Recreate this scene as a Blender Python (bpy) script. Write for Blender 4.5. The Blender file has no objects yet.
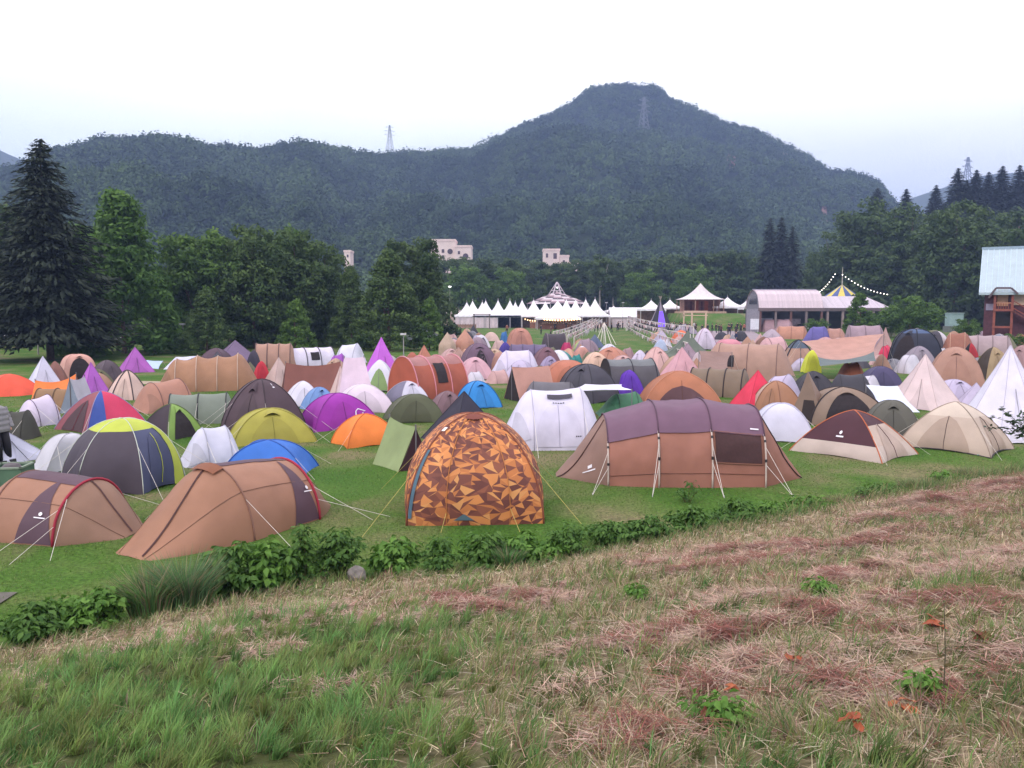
import bpy, bmesh, math, random
import numpy as np
from mathutils import Vector, Matrix, noise

random.seed(7)
SC = bpy.context.scene
COL = SC.collection
PI = math.pi

# ------------------------------------------------------------------ camera
F, CX, CY, EYE = 820.0, 512.0, 384.0, 4.2
HORIZON = 309.0
PITCH = math.atan((CY - HORIZON) / F)
FWD = Vector((0, math.cos(PITCH), -math.sin(PITCH)))
UP = Vector((0, math.sin(PITCH), math.cos(PITCH)))
cam_d = bpy.data.cameras.new('camera')
cam = bpy.data.objects.new('camera', cam_d)
COL.objects.link(cam)
cam.location = (0, 0, EYE)
cam.rotation_euler = (PI / 2 - PITCH, 0, 0)
cam_d.sensor_width = 36
cam_d.lens = 36 * F / 1024.0
cam_d.clip_start = 0.05
cam_d.clip_end = 20000
SC.camera = cam


def ray(px, py):
    return FWD + Vector((1, 0, 0)) * ((px - CX) / F) + UP * ((CY - py) / F)


def at(px, py, Y):
    r = ray(px, py)
    k = Y / r.y
    return Vector((r.x * k, Y, EYE + r.z * k))


def ground(px, py, z=0.0):
    r = ray(px, py)
    k = (z - EYE) / r.z
    return Vector((r.x * k, r.y * k, z))


# ------------------------------------------------------------------ materials
def lin(h):
    if not isinstance(h, str):
        return tuple(h)
    h = h.lstrip('#')
    o = []
    for i in (0, 2, 4):
        c = int(h[i:i + 2], 16) / 255.0
        o.append(c / 12.92 if c <= 0.04045 else ((c + 0.055) / 1.055) ** 2.4)
    return tuple(o)


MATS = {}


def nt_new(name):
    m = bpy.data.materials.new(name)
    m.use_nodes = True
    nt = m.node_tree
    b = nt.nodes['Principled BSDF']
    return m, nt, b


def vary(nt, col, scale=2.0, amt=0.12, coord='Object', detail=4.0):
    """colour socket = col modulated by noise (dirt, fading)."""
    tc = nt.nodes.new('ShaderNodeTexCoord')
    n = nt.nodes.new('ShaderNodeTexNoise')
    n.inputs['Scale'].default_value = scale
    n.inputs['Detail'].default_value = detail
    nt.links.new(tc.outputs[coord], n.inputs['Vector'])
    mr = nt.nodes.new('ShaderNodeMapRange')
    mr.inputs[1].default_value = 0.3
    mr.inputs[2].default_value = 0.7
    mr.inputs[3].default_value = 1.0 - amt
    mr.inputs[4].default_value = 1.0 + amt
    nt.links.new(n.outputs['Fac'], mr.inputs[0])
    mx = nt.nodes.new('ShaderNodeVectorMath')
    mx.operation = 'MULTIPLY'
    mx.inputs[0].default_value = col
    nt.links.new(mr.outputs[0], mx.inputs[1])
    return mx.outputs[0], tc, n


def fabric(hexc, near=False):
    k = ('fab', hexc)
    if k in MATS:
        return MATS[k]
    c = lin(hexc)
    lum = .3 * c[0] + .6 * c[1] + .1 * c[2]
    c = tuple(.90 * q + .10 * lum for q in c)      # faded cloth
    m, nt, b = nt_new('fabric')
    out, tc, n = vary(nt, c, 1.7, 0.10)
    b.inputs['Roughness'].default_value = 0.62
    b.inputs['Specular IOR Level'].default_value = 0.3
    nt.links.new(out, b.inputs['Base Color'])
    # wrinkles
    mp = nt.nodes.new('ShaderNodeMapping')
    mp.inputs['Scale'].default_value = (2.4, 2.4, 0.7)
    mp.inputs['Rotation'].default_value = (0.3, 0.5, 0.6)
    nt.links.new(tc.outputs['Object'], mp.inputs['Vector'])
    n2 = nt.nodes.new('ShaderNodeTexNoise')
    n2.inputs['Scale'].default_value = 0.9
    n2.inputs['Detail'].default_value = 1.5
    n2.inputs['Distortion'].default_value = 0.35
    n2.noise_type = 'RIDGED_MULTIFRACTAL'
    nt.links.new(mp.outputs[0], n2.inputs['Vector'])
    bp = nt.nodes.new('ShaderNodeBump')
    bp.inputs['Strength'].default_value = 0.6
    bp.inputs['Distance'].default_value = 0.055
    nt.links.new(n2.outputs['Fac'], bp.inputs['Height'])
    nt.links.new(bp.outputs[0], b.inputs['Normal'])
    tr = nt.nodes.new('ShaderNodeBsdfTranslucent')
    nt.links.new(out, tr.inputs['Color'])
    mix = nt.nodes.new('ShaderNodeMixShader')
    mix.inputs[0].default_value = 0.12
    o = nt.nodes['Material Output']
    nt.links.new(b.outputs[0], mix.inputs[1])
    nt.links.new(tr.outputs[0], mix.inputs[2])
    nt.links.new(mix.outputs[0], o.inputs['Surface'])
    MATS[k] = m
    return m


def plain(hexc, rough=0.6, metal=0.0, amt=0.12, scale=3.0, name='paint'):
    k = ('pl', hexc, rough, metal, amt, scale)
    if k in MATS:
        return MATS[k]
    m, nt, b = nt_new(name)
    out, tc, n = vary(nt, lin(hexc), scale, amt)
    nt.links.new(out, b.inputs['Base Color'])
    b.inputs['Roughness'].default_value = rough
    b.inputs['Metallic'].default_value = metal
    MATS[k] = m
    return m


def glow(hexc, strength):
    k = ('gl', hexc, strength)
    if k in MATS:
        return MATS[k]
    m, nt, b = nt_new('lamp_glow')
    b.inputs['Base Color'].default_value = (*lin(hexc), 1)
    b.inputs['Emission Color'].default_value = (*lin(hexc), 1)
    b.inputs['Emission Strength'].default_value = strength
    MATS[k] = m
    return m


def leafmat(name, c0, c1, rough=0.55, transl=0.3):
    k = ('leaf', name)
    if k in MATS:
        return MATS[k]
    m, nt, b = nt_new(name)
    at_ = nt.nodes.new('ShaderNodeAttribute')
    at_.attribute_name = 'tint'
    mx = nt.nodes.new('ShaderNodeMix')
    mx.data_type = 'RGBA'
    mx.inputs[6].default_value = (*c0, 1)
    mx.inputs[7].default_value = (*c1, 1)
    nt.links.new(at_.outputs['Fac'], mx.inputs[0])
    nt.links.new(mx.outputs[2], b.inputs['Base Color'])
    b.inputs['Roughness'].default_value = rough
    b.inputs['Specular IOR Level'].default_value = 0.25
    tr = nt.nodes.new('ShaderNodeBsdfTranslucent')
    nt.links.new(mx.outputs[2], tr.inputs['Color'])
    mix = nt.nodes.new('ShaderNodeMixShader')
    mix.inputs[0].default_value = transl
    o = nt.nodes['Material Output']
    nt.links.new(b.outputs[0], mix.inputs[1])
    nt.links.new(tr.outputs[0], mix.inputs[2])
    nt.links.new(mix.outputs[0], o.inputs['Surface'])
    MATS[k] = m
    return m


def colattr_mat(name, rough=0.7, transl=0.2):
    k = ('ca', name)
    if k in MATS:
        return MATS[k]
    m, nt, b = nt_new(name)
    a = nt.nodes.new('ShaderNodeAttribute')
    a.attribute_name = 'own_colour'
    nt.links.new(a.outputs['Color'], b.inputs['Base Color'])
    b.inputs['Roughness'].default_value = rough
    b.inputs['Specular IOR Level'].default_value = 0.2
    if transl > 0:
        tr = nt.nodes.new('ShaderNodeBsdfTranslucent')
        nt.links.new(a.outputs['Color'], tr.inputs['Color'])
        mix = nt.nodes.new('ShaderNodeMixShader')
        mix.inputs[0].default_value = transl
        o = nt.nodes['Material Output']
        nt.links.new(b.outputs[0], mix.inputs[1])
        nt.links.new(tr.outputs[0], mix.inputs[2])
        nt.links.new(mix.outputs[0], o.inputs['Surface'])
    MATS[k] = m
    return m


# ------------------------------------------------------------------ objects
def setp(o, label=None, cat=None, group=None, kind=None):
    if label: o['label'] = label
    if cat: o['category'] = cat
    if group: o['group'] = group
    if kind: o['kind'] = kind
    return o


def thing(name, label, cat, loc=(0, 0, 0), rz=0.0, group=None):
    o = bpy.data.objects.new(name, None)
    o.empty_display_size = 0.2
    COL.objects.link(o)
    o.location = loc
    o.rotation_euler = (0, 0, rz)
    return setp(o, label, cat, group)


class MB:
    def __init__(s):
        s.v, s.f, s.m = [], [], []

    def quad(s, a, b, c, d, m=0):
        i = len(s.v)
        s.v += [tuple(a), tuple(b), tuple(c), tuple(d)]
        s.f.append((i, i + 1, i + 2, i + 3)); s.m.append(m)

    def tri(s, a, b, c, m=0):
        i = len(s.v)
        s.v += [tuple(a), tuple(b), tuple(c)]
        s.f.append((i, i + 1, i + 2)); s.m.append(m)

    def grid(s, P, mf=None, m=0):
        """P: rows of points"""
        i0 = len(s.v)
        nr, nc = len(P), len(P[0])
        for r in P:
            s.v += [tuple(p) for p in r]
        for r in range(nr - 1):
            for c in range(nc - 1):
                a = i0 + r * nc + c
                s.f.append((a, a + 1, a + nc + 1, a + nc))
                s.m.append(mf(r, c) if mf else m)

    def box(s, c, size, m=0, rz=0.0, rm=None):
        x, y, z = size[0] / 2, size[1] / 2, size[2] / 2
        R = rm if rm is not None else Matrix.Rotation(rz, 3, 'Z')
        c = Vector(c)
        i = len(s.v)
        for dx, dy, dz in ((-x, -y, -z), (x, -y, -z), (x, y, -z), (-x, y, -z), (-x, -y, z), (x, -y, z), (x, y, z), (-x, y, z)):
            s.v.append(tuple(c + R @ Vector((dx, dy, dz))))
        for q in ((3, 2, 1, 0), (4, 5, 6, 7), (0, 1, 5, 4), (1, 2, 6, 5), (2, 3, 7, 6), (3, 0, 4, 7)):
            s.f.append(tuple(i + k for k in q)); s.m.append(m)

    def bar(s, a, b, w, m=0, w2=None):
        """square-section bar from a to b"""
        a, b = Vector(a), Vector(b)
        d = b - a
        L = d.length
        if L < 1e-6: return
        R = d.to_track_quat('Z', 'Y').to_matrix()
        s.box((a + b) / 2, (w, w2 or w, L), m, rm=R)

    def tube(s, pts, r, m=0, sides=5, r2=None, cap=True):
        pts = [Vector(p) for p in pts]
        n = len(pts)
        i0 = len(s.v)
        for k, p in enumerate(pts):
            d = pts[min(k + 1, n - 1)] - pts[max(k - 1, 0)]
            if d.length < 1e-9: d = Vector((0, 0, 1))
            d.normalize()
            a = d.orthogonal() if abs(d.z) > 0.95 else d.cross(Vector((0, 0, 1)))
            a.normalize()
            b = d.cross(a)
            rr = r if r2 is None else r + (r2 - r) * k / max(n - 1, 1)
            for j in range(sides):
                t = 2 * PI * j / sides
                s.v.append(tuple(p + (a * math.cos(t) + b * math.sin(t)) * rr))
        for k in range(n - 1):
            for j in range(sides):
                j2 = (j + 1) % sides
                s.f.append((i0 + k * sides + j, i0 + k * sides + j2, i0 + (k + 1) * sides + j2, i0 + (k + 1) * sides + j)); s.m.append(m)
        if cap:
            s.f.append(tuple(i0 + j for j in range(sides))[::-1]); s.m.append(m)
            s.f.append(tuple(i0 + (n - 1) * sides + j for j in range(sides))); s.m.append(m)

    def poly(s, pts, m=0):
        i = len(s.v)
        s.v += [tuple(p) for p in pts]
        s.f.append(tuple(range(i, i + len(pts)))); s.m.append(m)

    def prism(s, pts, ax, m=0):
        """extrude polygon pts by vector ax"""
        ax = Vector(ax)
        n = len(pts)
        i = len(s.v)
        s.v += [tuple(p) for p in pts] + [tuple(Vector(p) + ax) for p in pts]
        s.f.append(tuple(range(i, i + n))[::-1]); s.m.append(m)
        s.f.append(tuple(range(i + n, i + 2 * n))); s.m.append(m)
        for k in range(n):
            k2 = (k + 1) % n
            s.f.append((i + k, i + k2, i + n + k2, i + n + k)); s.m.append(m)

    def lathe(s, prof, m=0, sides=10, c=(0, 0, 0)):
        P = []
        for r, z in prof:
            P.append([(c[0] + r * math.cos(2 * PI * j / sides), c[1] + r * math.sin(2 * PI * j / sides), c[2] + z) for j in range(sides + 1)])
        s.grid(P, m=m)

    def build(s, name, mats, parent=None, smooth=False, flip=False):
        me = bpy.data.meshes.new(name)
        me.from_pydata(s.v, [], s.f)
        if not isinstance(mats, (list, tuple)): mats = [mats]
        for x in mats: me.materials.append(x)
        if len(mats) > 1:
            me.polygons.foreach_set('material_index', s.m)
        if smooth:
            me.polygons.foreach_set('use_smooth', [True] * len(s.f))
        me.update()
        o = bpy.data.objects.new(name, me)
        COL.objects.link(o)
        if parent: o.parent = parent
        return o


def np_mesh(name, V, Fq, mat, parent=None, tint=None, colr=None, smooth=False, nper=4):
    """V (n,3), Fq (m,k) index array of k-gons"""
    me = bpy.data.meshes.new(name)
    V = np.ascontiguousarray(V, dtype=np.float32)
    me.vertices.add(len(V))
    me.vertices.foreach_set('co', V.ravel())
    if isinstance(Fq, list):
        tot = np.concatenate([np.full(len(f), f.shape[1]) for f in Fq])
        idx = np.concatenate([f.ravel() for f in Fq])
    else:
        tot = np.full(len(Fq), Fq.shape[1])
        idx = Fq.ravel()
    st = np.concatenate([[0], np.cumsum(tot)[:-1]]).astype(np.int32)
    me.loops.add(len(idx))
    me.loops.foreach_set('vertex_index', idx.astype(np.int32))
    me.polygons.add(len(tot))
    me.polygons.foreach_set('loop_start', st)
    if smooth:
        me.polygons.foreach_set('use_smooth', np.ones(len(tot), dtype=bool))
    if tint is not None:
        a = me.attributes.new('tint', 'FLOAT', 'POINT')
        a.data.foreach_set('value', np.ascontiguousarray(tint, dtype=np.float32))
    if colr is not None:
        a = me.attributes.new('own_colour', 'FLOAT_COLOR', 'POINT')
        c4 = np.ones((len(V), 4), dtype=np.float32)
        c4[:, :3] = colr
        a.data.foreach_set('color', c4.ravel())
    me.update(calc_edges=True)
    me.materials.append(mat)
    o = bpy.data.objects.new(name, me)
    COL.objects.link(o)
    if parent: o.parent = parent
    return o


def dup(root, loc, rz, label, sc=1.0, group=None, name=None):
    r = root.copy(); COL.objects.link(r)
    r.location = loc
    r.rotation_euler = (0, 0, rz)
    r.scale = (sc, sc, sc) if not isinstance(sc, (tuple, list)) else sc
    r['label'] = label
    if group: r['group'] = group
    for ch in list(root.children):
        c = ch.copy(); COL.objects.link(c); c.parent = r
        for g in ch.children:
            d = g.copy(); COL.objects.link(d); d.parent = c
    return r


# ------------------------------------------------------------------ terrain functions
def toe(x):
    """y of the foot of the grassy bank"""
    return 12.9 + (0.60 * x if x > 0 else (0.25 * x if x > -3 else -0.75 + 0.78 * (x + 3)))


def toe_np(X):
    return 12.9 + np.where(X > 0, 0.60 * X, np.where(X > -3, 0.25 * X, -0.75 + 0.78 * (X + 3)))


def fbm(x, y, s, o=4):
    return noise.fractal(Vector((x * s, y * s, 3.7)), 1.0, 2.0, o)


HEAPS = []


def bank_h(x, y):
    q = toe(x) - y
    q = q * 0.9
    k = 0.222
    h = 0.5 * (q + math.sqrt(q * q + 0.5)) * k
    # level off behind the photographer
    if h > 2.45:
        h = 2.45 + (h - 2.45) / (1 + (h - 2.45) * 0.9)
    f = min(1.0, max(0.0, (q + 0.6) / 1.5))
    h += f * (0.11 * noise.noise(Vector((x * 0.6, y * 0.6, 1))) + 0.05 * noise.noise(Vector((x * 1.7, y * 1.7, 5))))
    h -= 0.16 * math.exp(-((q + 0.9) / 0.8) ** 2) * (1 if abs(x) < 40 else 0)
    return h


def bank_hit(px, py):
    r = ray(px, py)
    t, dt = 1.0, 0.02
    while t < 60:
        p = Vector((0, 0, EYE)) + r * t
        if p.z <= bank_h(p.x, p.y): return Vector((p.x, p.y, bank_h(p.x, p.y)))
        t += dt
        dt *= 1.004
    return ground(px, py)

# ================================================================== world and light
world = bpy.data.worlds.new("World")
SC.world = world
world.use_nodes = True
wn = world.node_tree
bg = wn.nodes['Background']
SUN_EL, SUN_AZ = math.radians(38), math.radians(215)      # azimuth clockwise from +Y
sky = wn.nodes.new('ShaderNodeTexSky')
sky.sky_type = 'NISHITA'
sky.sun_disc = False
sky.sun_elevation = SUN_EL
sky.sun_rotation = SUN_AZ
sky.air_density = 1.0
sky.dust_density = 3.0
sky.ozone_density = 2.0
tc = wn.nodes.new('ShaderNodeTexCoord')
sep = wn.nodes.new('ShaderNodeSeparateXYZ')
wn.links.new(tc.outputs['Generated'], sep.inputs[0])
# a thin even cloud sheet: white overhead, pale cyan low on the left, lilac blue low on the right
mrx = wn.nodes.new('ShaderNodeMapRange')
mrx.inputs[1].default_value = -0.30
mrx.inputs[2].default_value = 0.45
wn.links.new(sep.outputs['X'], mrx.inputs[0])
mrz = wn.nodes.new('ShaderNodeMapRange')
mrz.interpolation_type = 'SMOOTHSTEP'
mrz.inputs[1].default_value = 0.36
mrz.inputs[2].default_value = 0.08
wn.links.new(sep.outputs['Z'], mrz.inputs[0])
cn = wn.nodes.new('ShaderNodeTexNoise'); cn.inputs['Scale'].default_value = 2.6; cn.inputs['Detail'].default_value = 5
cmp_ = wn.nodes.new('ShaderNodeMapping'); cmp_.inputs['Scale'].default_value = (1, 1, 3.5)
wn.links.new(tc.outputs['Generated'], cmp_.inputs['Vector']); wn.links.new(cmp_.outputs[0], cn.inputs['Vector'])
ad = wn.nodes.new('ShaderNodeMath'); ad.operation = 'MULTIPLY_ADD'; ad.inputs[1].default_value = 0.5; ad.inputs[2].default_value = -0.25
wn.links.new(cn.outputs['Fac'], ad.inputs[0])
ad2 = wn.nodes.new('ShaderNodeMath'); ad2.operation = 'ADD'; ad2.use_clamp = True
wn.links.new(mrz.outputs[0], ad2.inputs[0]); wn.links.new(ad.outputs[0], ad2.inputs[1])
SKYK = 10.8
lowc = wn.nodes.new('ShaderNodeMix'); lowc.data_type = 'RGBA'
lowc.inputs[6].default_value = (0.55 * SKYK, 0.63 * SKYK, 0.70 * SKYK, 1)
lowc.inputs[7].default_value = (0.56 * SKYK, 0.585 * SKYK, 0.69 * SKYK, 1)
wn.links.new(mrx.outputs[0], lowc.inputs[0])
cl = wn.nodes.new('ShaderNodeMix'); cl.data_type = 'RGBA'
cl.inputs[6].default_value = (1.22 * SKYK, 1.19 * SKYK, 1.22 * SKYK, 1)
wn.links.new(lowc.outputs[2], cl.inputs[7])
wn.links.new(ad2.outputs[0], cl.inputs[0])
mixs = wn.nodes.new('ShaderNodeMix'); mixs.data_type = 'RGBA'
mixs.inputs[0].default_value = 0.86
wn.links.new(sky.outputs[0], mixs.inputs[6]); wn.links.new(cl.outputs[2], mixs.inputs[7])
wn.links.new(mixs.outputs[2], bg.inputs['Color'])
bg.inputs['Strength'].default_value = 0.10

sd = bpy.data.lights.new('sun', 'SUN')
sd.energy = 0.8
sd.angle = math.radians(14)
sd.color = (1.0, 0.93, 0.92)
sun = bpy.data.objects.new('sun', sd)
COL.objects.link(sun)
dirv = Vector((math.sin(SUN_AZ) * math.cos(SUN_EL), math.cos(SUN_AZ) * math.cos(SUN_EL), math.sin(SUN_EL)))
sun.rotation_euler = dirv.to_track_quat('Z', 'Y').to_euler()
SC.view_settings.view_transform = 'Standard'
SC.view_settings.look = 'None'
SC.view_settings.gamma = 1
SC.view_settings.exposure = 0.76

# ================================================================== ground sheet
def axis(lo, hi, a, b, step, grow):
    c = list(np.arange(a, b + 1e-6, step))
    s = step; p = a; L = []
    while p > lo:
        s *= grow; p -= s; L.append(p)
    s = step; p = c[-1]; R = []
    while p < hi:
        s *= grow; p += s; R.append(p)
    return L[::-1] + c + R


def sstep(a, b, x):
    t = min(1.0, max(0.0, (x - a) / (b - a)))
    return t * t * (3 - 2 * t)


def dryness(x, y):
    """0 = fresh green grass, 1 = mown and dry; only meaningful on the bank"""
    q = toe(x) - y
    n = noise.noise(Vector((x * 0.9, y * 0.9, 9.0))) * 0.55 + noise.noise(Vector((x * 2.6, y * 2.6, 2.0))) * 0.35
    d = 0.66 + n
    left = sstep(0.5, -1.5, x + 0.10 * (y - 5)) * sstep(2.0, 3.8, q)
    d -= 0.72 * left
    d -= 0.38 * sstep(4.0, 2.4, y) * sstep(1.2, -0.5, x)
    d += 0.35 * sstep(0.2, 0.8, q) * sstep(3.0, 1.5, q)
    d += 0.16 * sstep(0.5, 3.0, x)
    return max(0.0, min(1.0, d))


xs = axis(-2300, 2300, -11, 16, 0.22, 1.16)
ys = axis(-300, 2400, 0.5, 25, 0.22, 1.16)
V = np.zeros((len(ys), len(xs), 3)); tint = np.zeros((len(ys), len(xs))); bk = np.zeros((len(ys), len(xs)))
for j, y in enumerate(ys):
    for i, x in enumerate(xs):
        V[j, i] = (x, y, bank_h(x, y) if (abs(x) < 60 and y < 60) else (2.6 if y < toe(x) - 20 else 0.0))
        if abs(x) < 60 and y < 60:
            bk[j, i] = sstep(0.0, 0.7, toe(x) - y)
            tint[j, i] = dryness(x, y)
        elif y < toe(x): bk[j, i] = 1
nr, nc = len(ys), len(xs)
ii = np.arange(nr * nc).reshape(nr, nc)
Fq = np.stack([ii[:-1, :-1], ii[:-1, 1:], ii[1:, 1:], ii[1:, :-1]], -1).reshape(-1, 4)
m, nt, b = nt_new('meadow_ground')
tc = nt.nodes.new('ShaderNodeTexCoord')


def nz(scale, detail=5, dist=0.0):
    n = nt.nodes.new('ShaderNodeTexNoise')
    n.inputs['Scale'].default_value = scale; n.inputs['Detail'].default_value = detail
    n.inputs['Distortion'].default_value = dist
    nt.links.new(tc.outputs['Object'], n.inputs['Vector'])
    return n.outputs['Fac']


def ramp(fac, stops):
    r = nt.nodes.new('ShaderNodeValToRGB')
    while len(r.color_ramp.elements) < len(stops): r.color_ramp.elements.new(0.5)
    for e, (p, c) in zip(r.color_ramp.elements, stops):
        e.position = p; e.color = (*c, 1)
    nt.links.new(fac, r.inputs[0])
    return r.outputs[0]


def mixc(fac, a, bb, typ='MIX'):
    x = nt.nodes.new('ShaderNodeMix'); x.data_type = 'RGBA'; x.blend_type = typ
    if isinstance(fac, float): x.inputs[0].default_value = fac
    else: nt.links.new(fac, x.inputs[0])
    nt.links.new(a, x.inputs[6]); nt.links.new(bb, x.inputs[7])
    return x.outputs[2]


turf = ramp(nz(0.35, 8, 0.4), [(0.3, (0.052, 0.122, 0.020)), (0.46, (0.074, 0.146, 0.026)), (0.56, (0.12, 0.155, 0.05)), (0.66, (0.19, 0.165, 0.09))])
turf2 = ramp(nz(14, 6), [(0.3, (0.55, 0.55, 0.55)), (0.7, (1.3, 1.3, 1.2))])
turf = mixc(1.0, turf, turf2, 'MULTIPLY')
straw = ramp(nz(9, 8, 0.8), [(0.3, (0.12, 0.085, 0.05)), (0.5, (0.26, 0.19, 0.125)), (0.7, (0.40, 0.30, 0.21))])
soil = ramp(nz(7, 8, 0.3), [(0.3, (0.035, 0.05, 0.015)), (0.6, (0.075, 0.085, 0.03)), (0.75, (0.13, 0.105, 0.06))])
dr = nt.nodes.new('ShaderNodeAttribute'); dr.attribute_name = 'tint'
bkn = nt.nodes.new('ShaderNodeAttribute'); bkn.attribute_name = 'bank'
bank = mixc(dr.outputs['Fac'], soil, straw)
nt.links.new(mixc(bkn.outputs['Fac'], turf, bank), b.inputs['Base Color'])
b.inputs['Roughness'].default_value = 0.9
b.inputs['Specular IOR Level'].default_value = 0.1
bp = nt.nodes.new('ShaderNodeBump'); bp.inputs['Strength'].default_value = 0.8; bp.inputs['Distance'].default_value = 0.05
nt.links.new(nz(22, 6), bp.inputs['Height']); nt.links.new(bp.outputs[0], b.inputs['Normal'])
GROUND_MAT = m
g = np_mesh('ground', V.reshape(-1, 3), Fq, m, tint=tint.ravel(), smooth=True)
a = g.data.attributes.new('bank', 'FLOAT', 'POINT'); a.data.foreach_set('value', bk.ravel().astype(np.float32))
setp(g, 'grassy festival field with a mown bank in front', kind='structure')


# paths
def strip(name, pts, w, mat, z=0.004, label=None, zf=None):
    mb = MB()
    L = []
    for k, p in enumerate(pts):
        a0 = Vector(pts[max(k - 1, 0)]); a1 = Vector(pts[min(k + 1, len(pts) - 1)])
        d = (a1 - a0).normalized(); nrm = Vector((-d.y, d.x))
        ww = w * (1 + 0.15 * noise.noise(Vector((p[0], p[1], 0))))
        L.append([(p[0] - nrm.x * ww / 2, p[1] - nrm.y * ww / 2, z), (p[0] + nrm.x * ww / 2, p[1] + nrm.y * ww / 2, z)])
    mb.grid(L)
    o = mb.build(name, mat)
    return setp(o, label, kind='structure')


gravel = plain('#A08E7C', 0.95, amt=0.25, scale=4, name='gravel')
strip('path', [(x, 47.5 + 1.2 * math.sin(x * 0.12), 0) for x in np.arange(-22, 24, 2.0)], 1.7, gravel, label='worn pale gravel path crossing the field')
gp = [ground(738, 346), ground(735, 338), ground(728, 331), ground(716, 326), ground(705, 323)]
strip('path', [(p.x, p.y, 0) for p in gp], 9.0, plain('#8F7F86', 0.95, amt=0.2, scale=1, name='gravel'), label='grey path leading to the timber entrance gate')
strip('path', [(-16, 11.4, 0), (-12, 11.55, 0), (-9, 11.45, 0), (-7.3, 11.55, 0)], 0.5, plain('#5E5852', 0.95, amt=0.2, scale=6, name='asphalt'), z=0.03, label='short piece of grey track at the foot of the bank')

# ================================================================== grass
rs = np.random.RandomState(5)


def hvec(X, Y):
    return np.array([bank_h(float(x), float(y)) for x, y in zip(X, Y)])


def blades(name, P, ang, lean, length, width, colr, mat, curl=0.35, label=None):
    n = len(P)
    d = np.stack([np.cos(ang), np.sin(ang), np.zeros(n)], -1)
    s = np.stack([-np.sin(ang), np.cos(ang), np.zeros(n)], -1)
    # random facing of the blade
    fa = rs.rand(n) * PI
    s = np.stack([np.cos(fa), np.sin(fa), np.zeros(n)], -1)
    up = np.array([0, 0, 1.0])
    l1 = length[:, None]
    mid = P + (d * np.sin(lean)[:, None] * 0.45 + up * np.cos(lean)[:, None] * 0.55) * l1
    lean2 = np.minimum(lean + curl, 1.75)
    tip = mid + (d * np.sin(lean2)[:, None] + up * np.cos(lean2)[:, None]) * l1 * 0.5
    w = (width / 2)[:, None]
    V = np.stack([P - s * w, P + s * w, mid + s * w * 0.75, mid - s * w * 0.75, tip], 1).reshape(-1, 3)
    i = np.arange(n)[:, None] * 5
    Fq = [np.concatenate([i, i + 1, i + 2, i + 3], 1), np.concatenate([i + 3, i + 2, i + 4], 1)]
    c = np.repeat(colr, 5, 0)
    o = np_mesh(name, V, Fq, mat, colr=c)
    return o


GM = colattr_mat('grass_blade', 0.65, 0.3)


def bank_points(n, ymax_off=0.5, power=1.0):
    """random points on the part of the bank the photo shows, denser near the camera"""
    Y = 1.6 + (rs.rand(n) ** power) * 20
    X = (rs.rand(n) - 0.5) * 2 * (Y * 0.68 + 2.4)
    k = toe_np(X) - Y > -ymax_off
    return X[k], Y[k]


def jitter(c, n, amt=0.25):
    f = 1 + (rs.rand(n, 1) - 0.5) * 2 * amt
    g = 1 + (rs.rand(n, 3) - 0.5) * 0.2
    return np.array(c)[None, :] * f * g


# standing grass on the bank
X, Y = bank_points(520000, 0.4, 1.35)
dry = np.array([dryness(float(x), float(y)) for x, y in zip(X, Y)])
n = len(X)
isdry = rs.rand(n) < np.clip(dry * 1.1 - 0.12, 0.02, 0.93)
keep = (~isdry) | (rs.rand(n) < 0.75)
X, Y, dry, isdry = X[keep], Y[keep], dry[keep], isdry[keep]
n = len(X)
pat = np.array([noise.noise(Vector((float(x) * 1.3, float(y) * 1.3, 4))) for x, y in zip(X, Y)])


def hsh(ix, iy, k):
    v = np.sin(ix * 127.1 + iy * 311.7 + k * 74.7) * 43758.5453
    return v - np.floor(v)


# every blade belongs to a tuft with its own lean, height and hue
CELL = 0.20
wx = X + 0.07 * np.sin(Y * 9.0); wy = Y + 0.07 * np.sin(X * 8.0)
ix, iy = np.floor(wx / CELL), np.floor(wy / CELL)
cx_ = (ix + 0.2 + 0.6 * hsh(ix, iy, 1)) * CELL; cy_ = (iy + 0.2 + 0.6 * hsh(ix, iy, 2)) * CELL
pull = 0.15 + 0.6 * hsh(ix, iy, 3)
X = X + (cx_ - X) * pull; Y = Y + (cy_ - Y) * pull
th_, tc_, td_, ty_ = hsh(ix, iy, 4), hsh(ix, iy, 5), hsh(ix, iy, 6), hsh(ix, iy, 7)
isdry = rs.rand(n) < np.clip(dry * 1.1 - 0.12 + 0.55 * (td_ - 0.5), 0.02, 0.95)
green = jitter((0.120, 0.205, 0.060), n, 0.35) * (0.72 + 0.55 * tc_ + 0.25 * pat)[:, None]
green[:, 0] *= 0.8 + 0.55 * ty_
green *= (1 + 0.35 * np.clip((0.4 - X) / 1.6, 0, 1))[:, None]
yel = rs.rand(n) < 0.12 + 0.2 * (ty_ > 0.75)
green[yel] = jitter((0.22, 0.235, 0.085), int(yel.sum()), 0.3)
strw = jitter((0.40, 0.32, 0.205), n, 0.35) * (0.75 + 0.5 * tc_)[:, None]
redm = rs.rand(n) < 0.08 + 0.35 * (th_ > 0.85)
strw[redm] = jitter((0.25, 0.135, 0.10), int(redm.sum()), 0.35)
olive = rs.rand(n) < 0.30
strw[olive] = jitter((0.21, 0.20, 0.085), int(olive.sum()), 0.3)
col = np.where(isdry[:, None], strw, green)
P = np.stack([X, Y, hvec(X, Y) - 0.01], -1)
hgt = np.where(isdry, 0.05 + 0.13 * rs.rand(n), 0.06 + 0.14 * rs.rand(n)) * (0.55 + 0.95 * th_) * (1 + 0.35 * pat)
lean = np.where(isdry, 0.30 + 0.95 * rs.rand(n), 0.1 + 0.65 * rs.rand(n))
wd = (0.0034 + 0.0048 * rs.rand(n)) * (0.85 + 0.08 * Y)
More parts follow.
